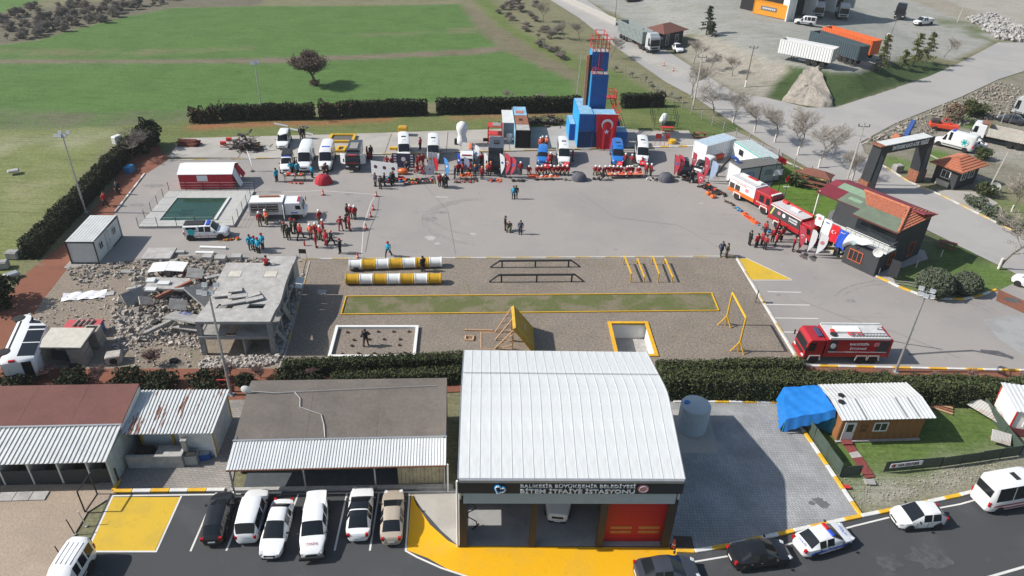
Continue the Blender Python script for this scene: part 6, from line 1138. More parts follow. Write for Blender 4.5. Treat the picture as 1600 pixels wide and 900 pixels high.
# truck yard: wall, weigh house, orange container, hall
yw_=thing('panel_wall','grey concrete panel wall along the road edge of the truck yard','wall',G(868,-3)); a,b=G(868,-4),G(962,40); n=34; pmw=mesh_of(MB().box((0,0,.8),((b-a).length/n-.06,.12,1.6)),concw,'wall_panel')
for i in range(n):p=a.lerp(b,(i+.5)/n)-G(868,-3); piece(pmw,'wall_panel',yw_,(p.x,p.y,random.uniform(-.05,.05)),(0,0,heading(a,b)))
wh=thing('weigh_house','dark weigh house with red brown hip roof beside the lorry','weigh house',(29.9,161.3,0),math.atan2(5.4,6.0)); wh.scale=(.86,)*3; MB().box((4,2.6,1.9),(8,5.2,3.8)).build('wall',hwall,wh); hiproof(wh,-.9,8.9,-.9,6.1,3.8,1.5,M('red brown roof',(.15,.065,.05),.85)); window(wh,(1.8,-.03,2.0),1.1,2.6,0,offw,bars=1); window(wh,(5.5,-.03,2.0),1.3,1.6,0,offw)
oc=container('orange_container','orange container office with a dark sign in the truck yard','container',GY(1176,20),heading(GY(1176,20),GY(1222,30)),8.6,2.8,2.9,M('orange container paint',(.66,.26,.02),.5,var=.08),n=20,ribs=False); MB().box((4.0,-.04,1.6),(4.2,.06,.9)).build('sign',M('sign slate',(.13,.14,.17),.6),oc)
for k in range(7):MB().box((2.6+k*.5,-.09,1.6),(.3,.02,.38)).build('sign_letter',offw,oc)
hl_=thing('yard_hall','white truck workshop hall with dark open bays at the top edge','hall',GY(1238,32),heading(GY(1238,32),GY(1330,24))); w_=(GY(1330,24)-GY(1238,32)).length; MB().box((w_/2,9,3.5),(w_-.2,12,7)).build('wall',M('dark hall inside',(.02,.02,.022),.9),hl_)
for x in (0,w_*.33,w_*.66,w_):MB().box((x,1.5,3.5),(.5,3.2,7)).build('pier',white,hl_)
MB().box((-1.2,.4,3.5),(2.4,.3,7)).build('wall',white,hl_); MB().box((w_/2,1.5,7.1),(w_+1,3.6,.5)).build('canopy',white,hl_)
# ---------------- vehicles ----------------
tyre=M('tyre rubber',(.02,.02,.021),.8); rimm=M('wheel rim',(.30,.31,.32),.35,.6); vglass=M('vehicle glass',(.012,.015,.019),.1,var=0,spec=.4); headl=M('headlight glass',(.62,.64,.66),.15,var=0,spec=.7); taill=M('tail light red',(.42,.01,.01),.25); trim=M('black plastic trim',(.025,.025,.026),.6); chrome=M('bright metal',(.5,.5,.5),.3,.8)
def paint(n,c,r=.32):return M(n+' car paint',c,r,var=.02,scale=.5,coat=.5)
P_WHITE=paint('white',(.70,.71,.72)); P_BLACK=paint('black',(.012,.013,.015)); P_BEIGE=paint('beige',(.36,.31,.25)); P_GREY=paint('dark grey',(.045,.05,.065)); P_BLUE=paint('blue',(.02,.15,.48)); P_RED=paint('red',(.36,.015,.02)); P_SILV=paint('silver',(.42,.44,.45)); P_ORANGE=paint('orange',(.68,.15,.03))
_wm={}
def wheel(parent,x,y,r,w=.22,n=16,twin=False):
    k=(r,w)
    if k not in _wm:
        _wm[k]=(mesh_of(MB().lathe([(r*.62,-w/2),(r*.94,-w/2),(r,-w*.36),(r,w*.36),(r*.94,w/2),(r*.62,w/2)],n,axis='Y'),tyre,'wheel',smooth=40),mesh_of(MB().lathe([(.01,-w*.42),(r*.3,-w*.46),(r*.64,-w*.35),(r*.64,w*.35),(r*.3,w*.46),(.01,w*.42)],12,axis='Y'),rimm,'rim'))
    o=piece(_wm[k][0],'wheel',parent,(x,y,r)); piece(_wm[k][1],'rim',o,(0,0,0)); return o
def loft(root,st,mats,wheels,wr,ww=.2):
    """st: (x, zbottom, zbelt, wbelt, ztop, wtop, tag) from the nose backwards; the tag names the strip up to the next station"""
    groups={}
    def sec(s):
        x,zb,zl,wb,zt,wt=s[:6]; hgt=zt-zl
        half=[(wb*.90,zb),(wb*.985,zb+.12),(wb,zb+.55*(zl-zb)),(wb*.975,zl),(wt,zt-min(.07,max(.01,hgt*.25))),(wt*.80,zt),(wt*.3,zt+.02)]
        return [(x,-y,z) for y,z in half]+[(x,y,z) for y,z in half[::-1]]
    st2=[]; xa,xb=st[0][0],st[-1][0]
    for u,v in zip(st[:-1],st[1:]):
        k_=3 if (min(xa-v[0],u[0]-xb) < .75 and u[0]-v[0] > .3) else 1
        for q in range(k_):t=q/k_; st2.append(tuple(u[i]*(1-t)+v[i]*t for i in range(6))+(u[6],))
    st2.append(st[-1]+('',) if len(st[-1]) == 6 else st[-1]); st=[]
    for u in st2:
        d=min(xa-u[0],u[0]-xb); f_=1-.27*max(0,1-d/.55)**2; st.append((u[0],u[1],u[2],u[3]*f_,u[4],u[5]*f_,u[6]))
    S=[sec(s) for s in st]; n=14
    def put(k,vs):groups.setdefault(k,[]).append(vs)
    for i in range(len(st)-1):
        t=st[i][6]
        for j in range(n):
            q=[S[i][j],S[i][(j+1) % n],S[i+1][(j+1) % n],S[i+1][j]]; k='body'; side=j in (3,9); topf=j in (4,5,6,7,8)
            if t == 'w' and topf:k='windscreen'
            elif t == 'r' and topf:k='rear_window'
            elif t == 's' and side:k='side_window'+('L' if j == 9 else 'R')
            elif t == 'sk':k='side_window'+('L' if j == 9 else 'R') if side else ('roof_panel' if topf else 'body')
            put(k if not (k.startswith('side') and 0) else k,q) if not k.startswith('side') else put(k+str(i),q)
    groups['body'] += [S[0][::-1],S[-1]]
    for k,fs in groups.items():
        bm=bmesh.new()
        for f in fs:
            try:bm.faces.new([bm.verts.new(p) for p in f])
            except ValueError:pass
        bmesh.ops.remove_doubles(bm,verts=bm.verts,dist=.0006)
        if k == 'body':bmesh.ops.dissolve_degenerate(bm,edges=bm.edges,dist=.0005)
        bmesh.ops.recalc_face_normals(bm,faces=bm.faces)
        nm='side_window' if k.startswith('side') else k; me=bpy.data.meshes.new(nm); bm.to_mesh(me); bm.free()
        me.materials.append(mats['body'] if k == 'body' else (mats.get('roof',mats['body']) if k == 'roof_panel' else vglass)); me.polygons.foreach_set('use_smooth',[True]*len(me.polygons)); me.set_sharp_from_angle(angle=rad(38))
        o=bpy.data.objects.new(nm,me); C.objects.link(o); o.parent=root
        if k not in ('body','roof_panel'):
            me.flip_normals() if k.startswith('side') and sum(p.normal.y*p.center.y for p in me.polygons) < 0 else None
            me.flip_normals() if not k.startswith('side') and sum(p.normal.z for p in me.polygons) < 0 else None
    for x,W_ in wheels:
        for s in (-1,1):
            MB().lathe([(.01,-.01),(wr*1.2,-.01),(wr*1.2,.012),(.01,.012)],16,axis='Y').build('wheel_arch',trim,root,loc=(x,s*(W_+.001),wr*1.02)); wheel(root,x,s*(W_-ww*.36),wr,ww)
def fit(root,p,h):
    if p.y < 130:c2=math.cos(h)**2; root.scale=(.86*c2+.97*(1-c2),.95*c2+.86*(1-c2),.93)
def trimmings(root,L_,W_,zf,zr,zl=.62,plate=True,xm=None,grille=True,big=False):
    f,r=L_/2,-L_/2
    for s in (-1,1):
        MB().box((f-.2,s*(W_-.29),zf),(.28,.28,.15),-s*.35,ry=.25).build('headlight',headl,root,bevel=.02); MB().box((r+.10,s*(W_-.25),zr),(.16,.20,.26 if not big else .4)).build('tail_light',taill,root)
        if xm:MB().box((xm,s*(W_+.10),zl+.14),(.12,.18,.14)).build('mirror',trim,root,bevel=.02)
    if grille:MB().box((f-.02,0,zf-.12),(.08,W_*.9,.16)).build('grille',trim,root)
    MB().box((f-.03,0,.3),(.1,W_*1.3,.14)).build('front_bumper',trim,root)
    if plate:MB().box((f+.025,0,.42),(.02,.5,.11)).build('number_plate',white,root); MB().box((r-.012,0,.62),(.02,.5,.11)).build('number_plate',white,root)
def at(front,rear,L_,z=0,yard=False,anchor='mid'):
    f=(GY(*front) if yard else G(*front)); r=(GY(*rear) if yard else G(*rear)); h=heading(r,f); c=(f+r)/2 if anchor == 'mid' else f-Vector((math.cos(h),math.sin(h),0))*L_/2
    return Vector((c.x,c.y,yard_z(c.x,c.y)+.03 if yard else 0)),h
def sedan(name,label,front,rear,mat,L_=4.5,W_=.89,H_=1.45,kind='sedan',roof=None,yard=False,cat='car',anchor='mid'):
    p,h=at(front,rear,L_,yard=yard,anchor=anchor); root=thing(name,label,cat,p,h); fit(root,p,h); a=L_/2; zl=.88 if H_ < 1.55 else .98
    if kind == 'sedan':st=[(a,.32,.58,W_*.72,.60,W_*.68,'h'),(a-.12,.24,.68,W_*.88,.70,W_*.82,'h'),(a-.7,.22,.80,W_*.97,.84,W_*.84,'h'),(a-1.12,.22,zl,W_,.90,W_*.84,'w'),(a-2.12,.22,zl+.02,W_,H_,W_*.72,'s'),(a-2.75,.22,zl+.03,W_,H_+.01,W_*.72,'p'),(a-2.85,.22,zl+.03,W_,H_+.01,W_*.72,'s'),(-a+1.2,.22,zl+.05,W_*.99,H_-.05,W_*.69,'r'),(-a+.55,.24,zl+.06,W_*.97,zl+.10,W_*.78,'t'),(-a+.12,.26,zl+.02,W_*.9,zl+.05,W_*.74,'t'),(-a,.34,.75,W_*.8,.78,W_*.7,'t')]
    elif kind == 'hatch':st=[(a,.32,.60,W_*.72,.63,W_*.66,'h'),(a-.12,.24,.70,W_*.88,.73,W_*.8,'h'),(a-.55,.22,.84,W_*.97,.88,W_*.82,'h'),(a-.92,.22,zl,W_,.95,W_*.84,'w'),(a-1.85,.22,zl+.02,W_,H_,W_*.74,'s'),(a-2.5,.22,zl+.03,W_,H_+.02,W_*.75,'p'),(a-2.6,.22,zl+.03,W_,H_+.02,W_*.75,'s'),(-a+.75,.22,zl+.06,W_*.99,H_-.04,W_*.70,'r'),(-a+.22,.26,zl+.08,W_*.94,zl+.16,W_*.78,'t'),(-a+.04,.28,zl-.05,W_*.88,zl+.02,W_*.76,'t'),(-a,.34,.7,W_*.8,.74,W_*.7,'t')]
    elif kind == 'mpv':st=[(a,.34,.66,W_*.74,.70,W_*.68,'h'),(a-.12,.26,.80,W_*.9,.83,W_*.82,'h'),(a-.6,.24,.94,W_*.97,.98,W_*.84,'h'),(a-.95,.24,zl+.05,W_,1.06,W_*.86,'w'),(a-1.6,.24,zl+.06,W_,H_,W_*.80,'s'),(a-2.35,.24,zl+.07,W_,H_+.03,W_*.82,'p'),(a-2.47,.24,zl+.07,W_,H_+.03,W_*.82,'s'),(-a+.45,.24,zl+.08,W_,H_,W_*.80,'r'),(-a+.12,.26,zl+.10,W_*.97,zl+.14,W_*.86,'t'),(-a,.34,.7,W_*.88,.95,W_*.84,'t')]
    elif kind == 'pickup':st=[(a,.42,.82,W_*.8,.86,W_*.74,'h'),(a-.15,.34,.95,W_*.93,.99,W_*.86,'h'),(a-.95,.32,1.04,W_*.98,1.08,W_*.86,'h'),(a-1.25,.32,1.08,W_,1.14,W_*.86,'w'),(a-1.9,.32,1.12,W_,H_,W_*.78,'s'),(a-2.6,.32,1.13,W_,H_+.02,W_*.79,'p'),(a-2.72,.32,1.13,W_,H_+.02,W_*.79,'s'),(a-3.35,.32,1.14,W_,H_,W_*.78,'r'),(a-3.5,.32,1.14,W_,1.17,W_*.86,'t'),(-a+.03,.4,1.14,W_*.98,1.17,W_*.9,'t'),(-a,.42,1.1,W_*.96,1.12,W_*.88,'t')]
    st=[s if not (roof and s[6] in 'sp') else s[:6]+(('sk',) if s[6] == 's' else ('p',)) for s in st]
    wr=.33 if kind != 'pickup' else .39; loft(root,st,{'body':mat,'roof':roof or mat},[(a-.85,W_),(-a+.85,W_)],wr)
    trimmings(root,L_,W_,.66 if kind != 'pickup' else .84,.84 if kind != 'pickup' else .92,zl+.02,xm=a-1.45); MB().box((-.1,0,.2),(L_-.7,W_*1.5,.22)).build('underbody',trim,root)
    for s in (-1,1):[MB().box((x,s*(W_+.004),zl-.10),(.16,.025,.03)).build('door_handle',trim if mat is not P_BLACK else chrome,root) for x in ((a-2.55),(a-3.3) if kind != 'mpv' else (a-2.95))]
    for s in (-1,1):
        for x in (a-1.35,a-2.3 if kind == 'pickup' else a-2.25,a-3.25):MB().box((x,s*(W_+.003),.62),(.018,.02,.5)).build('door_gap',trim,root)
    for s in (-1,1):MB().box((-.05,s*(W_*.985),.27),(L_-2.7,.03,.07)).build('sill',trim,root)
    return root
def van(name,label,front,rear,mat,L_=5.9,W_=1.0,H_=2.6,tall=True,windows=True,anchor='front',cat='minibus',stripe_=None,group=None,yard=False,sk=True):
    p,h=at(front,rear,L_,anchor=anchor,yard=yard); root=thing(name,label,cat,p,h,group); fit(root,p,h); a=L_/2; zl=1.35 if H_ > 2.2 else 1.1; hood=1.05 if H_ > 2.2 else .95; t='s' if windows else 'v'
    st=[(a,.40,.72,W_*.8,.76,W_*.72,'h'),(a-.12,.32,.92,W_*.93,.98,W_*.84,'h'),(a-.75,.30,hood+.08,W_*.98,hood+.14,W_*.86,'h'),(a-.95,.30,zl-.12,W_,hood+.26,W_*.88,'w'),(a-1.72,.30,zl,W_,H_*.86,W_*.86,'h2'),(a-2.15,.30,zl,W_,H_,W_*.82,'s'),(a-2.6,.30,zl,W_,H_+.01,W_*.84,'p'),(a-2.75,.30,zl,W_,H_+.02,W_*.84,t),(a-2.75-(L_-3.3)/2,.30,zl,W_,H_+.02,W_*.84,'p'),(a-2.85-(L_-3.3)/2,.30,zl,W_,H_+.02,W_*.84,t),(-a+.4,.30,zl,W_,H_+.01,W_*.84,'p'),(-a+.1,.32,zl,W_,H_-.02,W_*.83,'v'),(-a,.36,zl,W_*.97,H_-.12,W_*.82,'v')]
    loft(root,st,{'body':mat},[(a-.95,W_),(-a+1.1,W_)],.36); trimmings(root,L_,W_,.86,1.05,zl-.1,xm=a-1.35,big=True)
    MB().box((0,0,.28),(L_-.8,W_*1.5,.26)).build('underbody',trim,root)
    for s in (-1,1):
        MB().add([(a-1.28,s*(W_+.012),zl-.08),(a-1.82,s*(W_+.012),zl-.12),(a-1.82,s*(W_*.93),H_*.80),(a-1.64,s*(W_*.93),H_*.78)],[(0,1,2,3)]).build('side_window',vglass,root)
        MB().box((-.2,s*(W_+.006),.62),(L_-2.4,.02,.12)).build('side_moulding',stripe_ or trim,root)
    MB().box((-a-.005,0,(zl+H_-.2)/2+.1),(.03,W_*1.35,(H_-zl)*.55)).build('rear_window',vglass,root) if windows else None
    if sk:MB().box((-.6,0,H_+.055),(.42,.7,.05)).build('roof_vent',trim,root); MB().box((.55,0,H_+.07),(.35,.5,.08)).build('roof_vent',mat,root,bevel=.02)
    return root
# parked along the shed
sedan('parked_car','black hatchback parked first from the left behind the shed canopy',(353,782),(334,853),P_BLACK,4.25,.88,1.48,'hatch')
sedan('parked_car','white family van parked second from the left, rear with red lamps to the camera',(406,778),(387,850),P_WHITE,4.3,.9,1.78,'mpv')
sedan('parked_car','white saloon parked nose out between the white family van and the pickup',(422,880),(447,790),P_WHITE,4.5,.89,1.46)
o=sedan('parked_pickup','white double cab pickup parked nose out with red bonnet lettering',(488,882),(498,781),P_WHITE,5.1,.93,1.8,'pickup',cat='pickup'); text('İTFAİYE',.24,P_RED,o,(1.95,0,1.125),(0,rad(3),rad(90)),width=.85,depth=.004); MB().box((-1.75,0,1.165),(1.4,1.5,.03)).build('bed_cover',white,o); MB().box((2.6,0,.5),(.14,1.8,.3)).build('bumper_cover',trim,o,bevel=.04)
sedan('parked_car','white car with black glass roof parked second from the right',(568,772),(560,848),P_WHITE,4.45,.93,1.52,roof=vglass)
o=sedan('parked_car','beige old saloon parked at the right end beside the yellow apron',(616,778),(612,853),P_BEIGE,4.45,.86,1.42)
o=van('parked_van','white small van cut by the bottom edge near the dirt lot',(92,944),(126,888),P_WHITE,4.5,.92,1.95,anchor='mid',cat='van',sk=False)
for k in range(4):MB().box((-.9,-.5+k*.33,2.0),(1.6,.06,.03)).build('roof_bar',white,o)
# road
sedan('parked_car','dark grey saloon half cut by the bottom edge in front of the roller door',(1092,896),(986,905),P_GREY,4.6,.9,1.44)
sedan('parked_car','black saloon parked at the kerb left of the police car',(1229,868),(1137,880),P_BLACK,4.55,.9,1.45)
pc=sedan('police_car','white police saloon with blue side stripes and red and blue roof light bar',(1325,838),(1240,864),P_WHITE,4.6,.89,1.46,cat='police car'); pb=M('police blue',(.02,.07,.45),.4)
lb_=MB().box((.12,-.3,1.53),(.26,.55,.11)).build('light_bar',pb,pc,bevel=.02); MB().box((.12,.3,1.53),(.26,.55,.11)).build('light_bar',M('beacon red',(.5,.01,.01),.3),pc,bevel=.02)
for s in (-1,1):MB().box((-.1,s*.888,.62),(3.4,.03,.16)).build('side_stripe',pb,pc); text('POLİS',.26,pb,pc,(1.65,0,.885),(0,rad(7),rad(-90)),width=.8,depth=.003) if s > 0 else text('POLİS',.15,clothw,pc,(-.2,-.912,.62),(math.pi/2,0,0),width=.6,depth=.002)
text('POLİS',.2,pb,pc,(-2.0,0,1.0),(0,rad(-3),rad(-90)),width=.7,depth=.003)
sedan('parked_car','white hatchback parked at the kerb between the police car and the minibus',(1390,818),(1470,812),P_WHITE,4.05,.86,1.48,'hatch')
mbv=van('minibus','white minibus with red side stripe parked at the right kerb below the green fence',(1640,770),(1506,794),P_WHITE,6.2,1.02,2.65,anchor='mid',stripe_=P_RED)
for s in (-1,1):MB().box((-.9,s*1.028,.95),(3.6,.02,.12)).build('side_stripe',P_RED,mbv)
van('minibus','white fire service minibus standing nose out in the middle station bay',(870,822),(872,780),P_WHITE,5.6,.98,2.3,stripe_=P_RED)
sedan('parked_car','white car cut by the right edge near the round bushes',(1586,441),(1640,462),P_WHITE,4.4,.9,1.7,'mpv')
# yard row facing the camera
def rowcar(fx,fy,dx,dy=-33):return (fx,fy),(fx+dx,fy+dy)
o=sedan('rescue_car','white rescue pickup with a black roof load at the left end of the vehicle row',*rowcar(447,274,8),P_WHITE,5.0,.9,1.75,'pickup',cat='pickup',anchor='front'); MB().box((-1.0,0,1.65),(2.2,1.5,.9)).build('roof_load',trim,o,bevel=.1); MB().box((.1,0,1.85),(.3,1.2,.12)).build('light_bar',pb,o)
o=van('van','white high roofed van with turquoise side print, left of two in the row',*rowcar(475,271,11),P_WHITE,6.0,1.02,2.75,windows=False,cat='van',sk=False); teal=M('turquoise print',(.03,.42,.44),.5); MB().box((.2,0,2.72),(.3,1.1,.09)).build('light_bar',galv,o); [MB().lathe([(.01,-.01),(.5,-.01),(.5,.01),(.01,.01)],16,(-1.2,s*1.02,1.5),'Y').build('side_print',teal,o) for s in (-1,1)]
o=van('van','white high roofed van with blue light bar, right of two beside the red dome tent',*rowcar(508,270,10),P_WHITE,6.0,1.02,2.7,windows=False,cat='van',sk=False); MB().box((.3,0,2.72),(.3,1.2,.12)).build('light_bar',pb,o)
van('minibus','white minibus with open door and dark roof vent behind the black exhibition banner',*rowcar(632,255,-1),P_WHITE,5.9,1.0,2.6); van('minibus','white minibus with dark roof vent behind the tall white banners',*rowcar(677,257,1),P_WHITE,5.9,1.0,2.6)
van('minibus','white minibus with a red flag on its bonnet, right of the small blue van',*rowcar(881,262,-4),P_WHITE,5.9,1.0,2.6); van('minibus','white minibus with a red flag on its bonnet, right of the tall blue van',*rowcar(1003,260,-4),P_WHITE,6.0,1.0,2.65)
van('van','small blue van with people behind it',*rowcar(847,261,2),P_BLUE,4.4,.88,1.85,windows=False,cat='van',sk=False); van('van','tall blue van in front of the blue containers',*rowcar(965,261,-5),P_BLUE,5.6,.98,2.4,windows=False,cat='van')
for (px,py,lb) in ((853,259,'red flag with crescent lying over the bonnet of the small blue van'),(884,256,'red flag with crescent on the bonnet of the white minibus beside the small blue van'),(968,255,'red flag with crescent on the bonnet of the tall blue van'),(1004,254,'red flag with crescent on the bonnet of the rightmost white minibus')):
    r0=thing('bonnet_flag',lb,'flag',G(px,py,1.12)); MB().slab([(-.45,-.55,-.12),(.35,-.5,-.12),(.45,.25,.16),(-.3,.25,.16)],.02).build('cloth',flagred,r0); crescent(r0,(0,-.2,.03),.15,clothw,(rad(-70),0,0))
def boxtruck(name,label,front,rear,L_,W_,cab,H_c,H_b,m_cab,m_body,m_low=None,axles=2,anchor='front',cat='fire engine',crew=False,yard=False,roofm=None,wr=.5,hood=0,m_side=None):
    p,h=at(front,rear,L_,anchor=anchor,yard=yard); root=thing(name,label,cat,p,h); fit(root,p,h); a=L_/2; m_low=m_low or m_body
    x0=a; x1=a-cab; c=MB(); c.profile([(x1,.75),(x0-.02,.75),(x0,1.35),(x0-.16,H_c-.35),(x0-.42,H_c),(x1,H_c)],-W_,W_); cabo=c.build('cab',m_cab,root,bevel=.06)
    MB().add([(x0+.012,-W_*.9,1.5),(x0+.012,W_*.9,1.5),(x0-.17,W_*.84,H_c-.32),(x0-.17,-W_*.84,H_c-.32)],[(0,1,2,3)]).build('windscreen',vglass,root)
    for s in (-1,1):
        MB().add([(x0-.28,s*(W_+.012),1.5),(x0-1.0,s*(W_+.012),1.5),(x0-1.0,s*(W_+.012),H_c-.35),(x0-.42,s*(W_+.012),H_c-.35)],[(0,1,2,3)]).build('side_window',vglass,root)
        if crew:MB().box((x0-1.75,s*(W_+.004),(1.5+H_c-.35)/2),(.75,.03,H_c-1.85)).build('side_window',vglass,root)
        MB().box((x0+.08,s*(W_+.16),1.85),(.1,.2,.5)).build('mirror',trim,root,bevel=.02); MB().box((x0+.01,s*(W_-.3),.85),(.12,.42,.22)).build('headlight',headl,root,bevel=.02); MB().box((-a-.01,s*(W_-.18),.85),(.06,.2,.3)).build('tail_light',taill,root)
    MB().box((x0-.02,0,.62),(.3,W_*2,.4)).build('front_bumper',m_low,root,bevel=.05); MB().box((x0+.02,0,1.12),(.06,W_*1.3,.3)).build('grille',trim,root)
    MB().box(((-a+x1)/2,0,.72),(L_-cab,W_*1.1,.35)).build('chassis',trim,root)
    if H_b:MB().box(((-a+x1)/2-.04,0,(H_b+1.35)/2),(x1+a-.1,W_*2,H_b-1.35)).build('body',m_body,root,bevel=.03)
    if H_b:[MB().box(((-a+x1)/2-.04,s*(W_-.12),1.08),(x1+a-.1,.22,.5)).build('lower_locker',m_low,root,bevel=.02) for s in (-1,1)]
    ax=[a-1.15]+([-a+1.5,-a+2.75] if axles == 3 else [-a+1.7])
    for x in ax:
        for s in (-1,1):
            wheel(root,x,s*(W_-.17),wr,.3); MB().profile([(x-wr*1.35,wr*.9),(x-wr*1.1,wr*2.05),(x+wr*1.1,wr*2.05),(x+wr*1.35,wr*.9),(x+wr*1.12,wr*.9),(x+wr*.9,wr*1.85),(x-wr*.9,wr*1.85),(x-wr*1.12,wr*.9)],s*W_-.01-.03,s*W_+.03).build('mudguard',white if m_cab is P_RED else trim,root)
    return root,a,x1
o,a,x1=boxtruck('fire_engine','red six wheeled fire engine with ladder on its grey roof beside the parking bays',(1238,556),(1380,557),8.8,1.2,1.9,2.75,2.8,P_RED,P_RED,P_RED,3,anchor='mid'); rg=M('fire engine roof grey',(.50,.50,.50),.6,var=.12,scale=2)
MB().box((-.95,0,2.83),(6.2,2.25,.06)).build('roof_deck',rg,o); [MB().box((-.95,s*1.16,2.93),(6.2,.1,.22)).build('roof_rail',white,o) for s in (-1,1)]; MB().box((-.1,-.2,2.98),(2.6,.9,.22)).build('roof_locker',white,o,bevel=.03); MB().box((2.9,0,2.83),(.5,1.4,.16)).build('light_bar',M('cab light bar',(.06,.06,.12),.3),o,bevel=.03)
lad=MB(); [lad.box((-2.0,y,3.08),(3.9,.06,.09)) for y in (.55,.95)]; [lad.box((-3.8+k*.33,.75,3.08),(.05,.4,.05)) for k in range(12)]; lad.build('ladder',chrome,o)
[MB().lathe([(.2,0),(.34,.05),(.34,.12),(.2,.17)],14,(x,y,2.88)).build('roof_wheel',m_,o) for x,y,m_ in ((1.55,.5,blackp),(1.35,.0,redp),(-.3,.35,redp),(-1.2,.35,redp))]; MB().tube((-3.4,-.5,2.9),(-3.7,-.2,3.5),.09,6).build('water_cannon',galv,o)
for s in (-1,1):
    rz=0 if s < 0 else math.pi; text('BALIKESİR',.30,letw,o,(-1.0,s*1.215,2.3),(math.pi/2,0,rz),width=2.0,depth=.004,bold=.01); text('İTFAİYESİ',.26,letw,o,(-1.0,s*1.215,1.8),(math.pi/2,0,rz),width=1.7,depth=.004,bold=.01)
    MB().box((1.65,s*1.203,2.05),(.85,.02,1.3)).build('side_panel',M('anthracite panel',(.05,.05,.055),.5),o); MB().lathe([(.01,-.01),(.28,-.01),(.28,.01),(.01,.01)],18,(1.65,s*1.215,2.1),'Y').build('emblem',letw,o); MB().box((-3.5,s*1.203,2.0),(1.2,.02,1.3)).build('side_panel',M('anthracite panel',(.05,.05,.055),.5),o); MB().box((-2.8,s*1.216,2.3),(.5,.01,.4)).build('emblem',pk,o); MB().box((-1.0,s*1.213,1.42),(6,.02,.05)).build('side_line',letw,o)
o,a,x1=boxtruck('fire_engine','red and white fire engine with crew cab nearest the container offices',(1203,333),(1152,306),7.6,1.22,2.9,2.75,2.9,P_RED,P_WHITE,P_ORANGE,2,anchor='mid',crew=True,wr=.52)
MB().box((-1.6,0,2.93),(4.3,2.2,.06)).build('roof_deck',rg,o); MB().box((-1.4,.4,3.05),(3.6,.7,.22)).build('roof_locker',white,o,bevel=.03); MB().box((-1.2,.35,3.18),(1.6,.5,.12)).build('hose_reel',redp,o); MB().box((a-.5,0,2.83),(.3,1.8,.16)).build('light_bar',white,o,bevel=.03)
for s in (-1,1):
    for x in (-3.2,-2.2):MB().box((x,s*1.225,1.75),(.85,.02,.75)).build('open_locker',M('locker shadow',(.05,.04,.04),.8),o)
    MB().box((-1.6,s*1.226,2.62),(4,.01,.06)).build('side_line',P_RED,o); MB().box((-1.6,s*1.23,1.33),(4.3,.02,.1)).build('side_line',P_ORANGE,o); MB().box((-.55,s*1.226,1.95),(.6,.01,.5)).build('emblem',pk,o); text('BALIKESİR',.24,letw,o,(2.2,s*1.235,1.3),(math.pi/2,0,0 if s < 0 else math.pi),width=1.8,depth=.004); text('BALIKESİR',.22,P_RED,o,(-1.6,s*1.235,2.4),(math.pi/2,0,0 if s < 0 else math.pi),width=1.8,depth=.004)
o,a,x1=boxtruck('fire_engine','red fire engine with dark grey side panel beside the dark house',(1262,378),(1217,352),7.2,1.15,1.9,2.6,2.85,P_RED,P_RED,P_RED,2,anchor='mid',wr=.48)
MB().box((-.9,0,2.88),(5.0,2.1,.06)).build('roof_deck',rg,o); MB().box((-.9,.9,2.98),(5.0,.3,.2)).build('roof_locker',redp,o,bevel=.03); MB().box((-.6,.2,2.98),(1.2,.6,.2)).build('roof_locker',white,o,bevel=.03); MB().box((-2.6,.6,3.05),(.8,.6,.3)).build('hose_reel',redp,o,bevel=.05)
for s in (-1,1):
    MB().box((-.95,s*1.155,2.05),(5.0,.02,1.15)).build('side_panel',M('anthracite panel',(.05,.05,.055),.5),o); MB().box((-.95,s*1.16,2.72),(5.0,.02,.12)).build('side_line',letw,o); MB().lathe([(.01,-.01),(.25,-.01),(.25,.01),(.01,.01)],16,(-1.1,s*1.175,2.15),'Y').build('emblem',letw,o); MB().box((-1.9,s*1.17,2.15),(.45,.01,.4)).build('emblem',pk,o)
    text('BALIKESİR',.26,letw,o,(.4,s*1.175,2.25),(math.pi/2,0,0 if s < 0 else math.pi),width=1.4,depth=.004,bold=.01); text('İTFAİYESİ',.26,letw,o,(.4,s*1.175,1.9),(math.pi/2,0,0 if s < 0 else math.pi),width=1.3,depth=.004,bold=.01); MB().box((-3.0,s*1.17,2.05),(.25,.01,1.1),ry=.35).build('diagonal_stripe',M('reflective yellow',(.5,.5,.15),.5),o)
o,a,x1=boxtruck('rescue_truck','dark red and black rescue truck with open white doors beside the vans',(551,270),(560,238),6.0,1.02,2.0,2.3,2.5,P_BLACK,P_GREY,P_BLACK,2,wr=.42,cat='rescue truck'); MB().box((a-.55,0,2.36),(.4,1.4,.14)).build('light_bar',P_RED,o,bevel=.02); MB().box((a-.15,0,1.42),(.5,1.7,.06)).build('bonnet_band',P_RED,o); MB().box((-.5,0,2.56),(2.2,1.2,.12)).build('roof_load',M('mixed load',(.25,.24,.22),.8),o)
for s in (-1,1):MB().box((a-1.2,s*1.5,1.55),(.08,.9,1.5),s*.5).build('open_door',clothw,o,bevel=.03)
o,a,x1=boxtruck('rescue_truck','white crew truck with an orange boat on its bed',(729,268),(732,235),5.8,1.0,2.3,2.2,0,P_WHITE,P_WHITE,P_GREY,2,wr=.4,crew=True,cat='rescue truck'); MB().box((-1.2,0,1.15),(3.2,1.95,.5)).build('bed',P_GREY,o); [MB().box((-1.2,s*.98,1.7),(3.2,.08,.7)).build('bed_side',P_SILV,o) for s in (-1,1)]; MB().box((-1.2,-.1,2.05),(3.0,1.6,.08)).build('bed_cover',M('grey cover',(.36,.36,.34),.8),o); MB().box((-1.1,.45,2.2),(2.0,.55,.25)).build('orange_stretcher',P_ORANGE,o,bevel=.1); MB().box((a-.5,0,2.25),(.25,1.5,.1)).build('light_bar',P_RED,o)
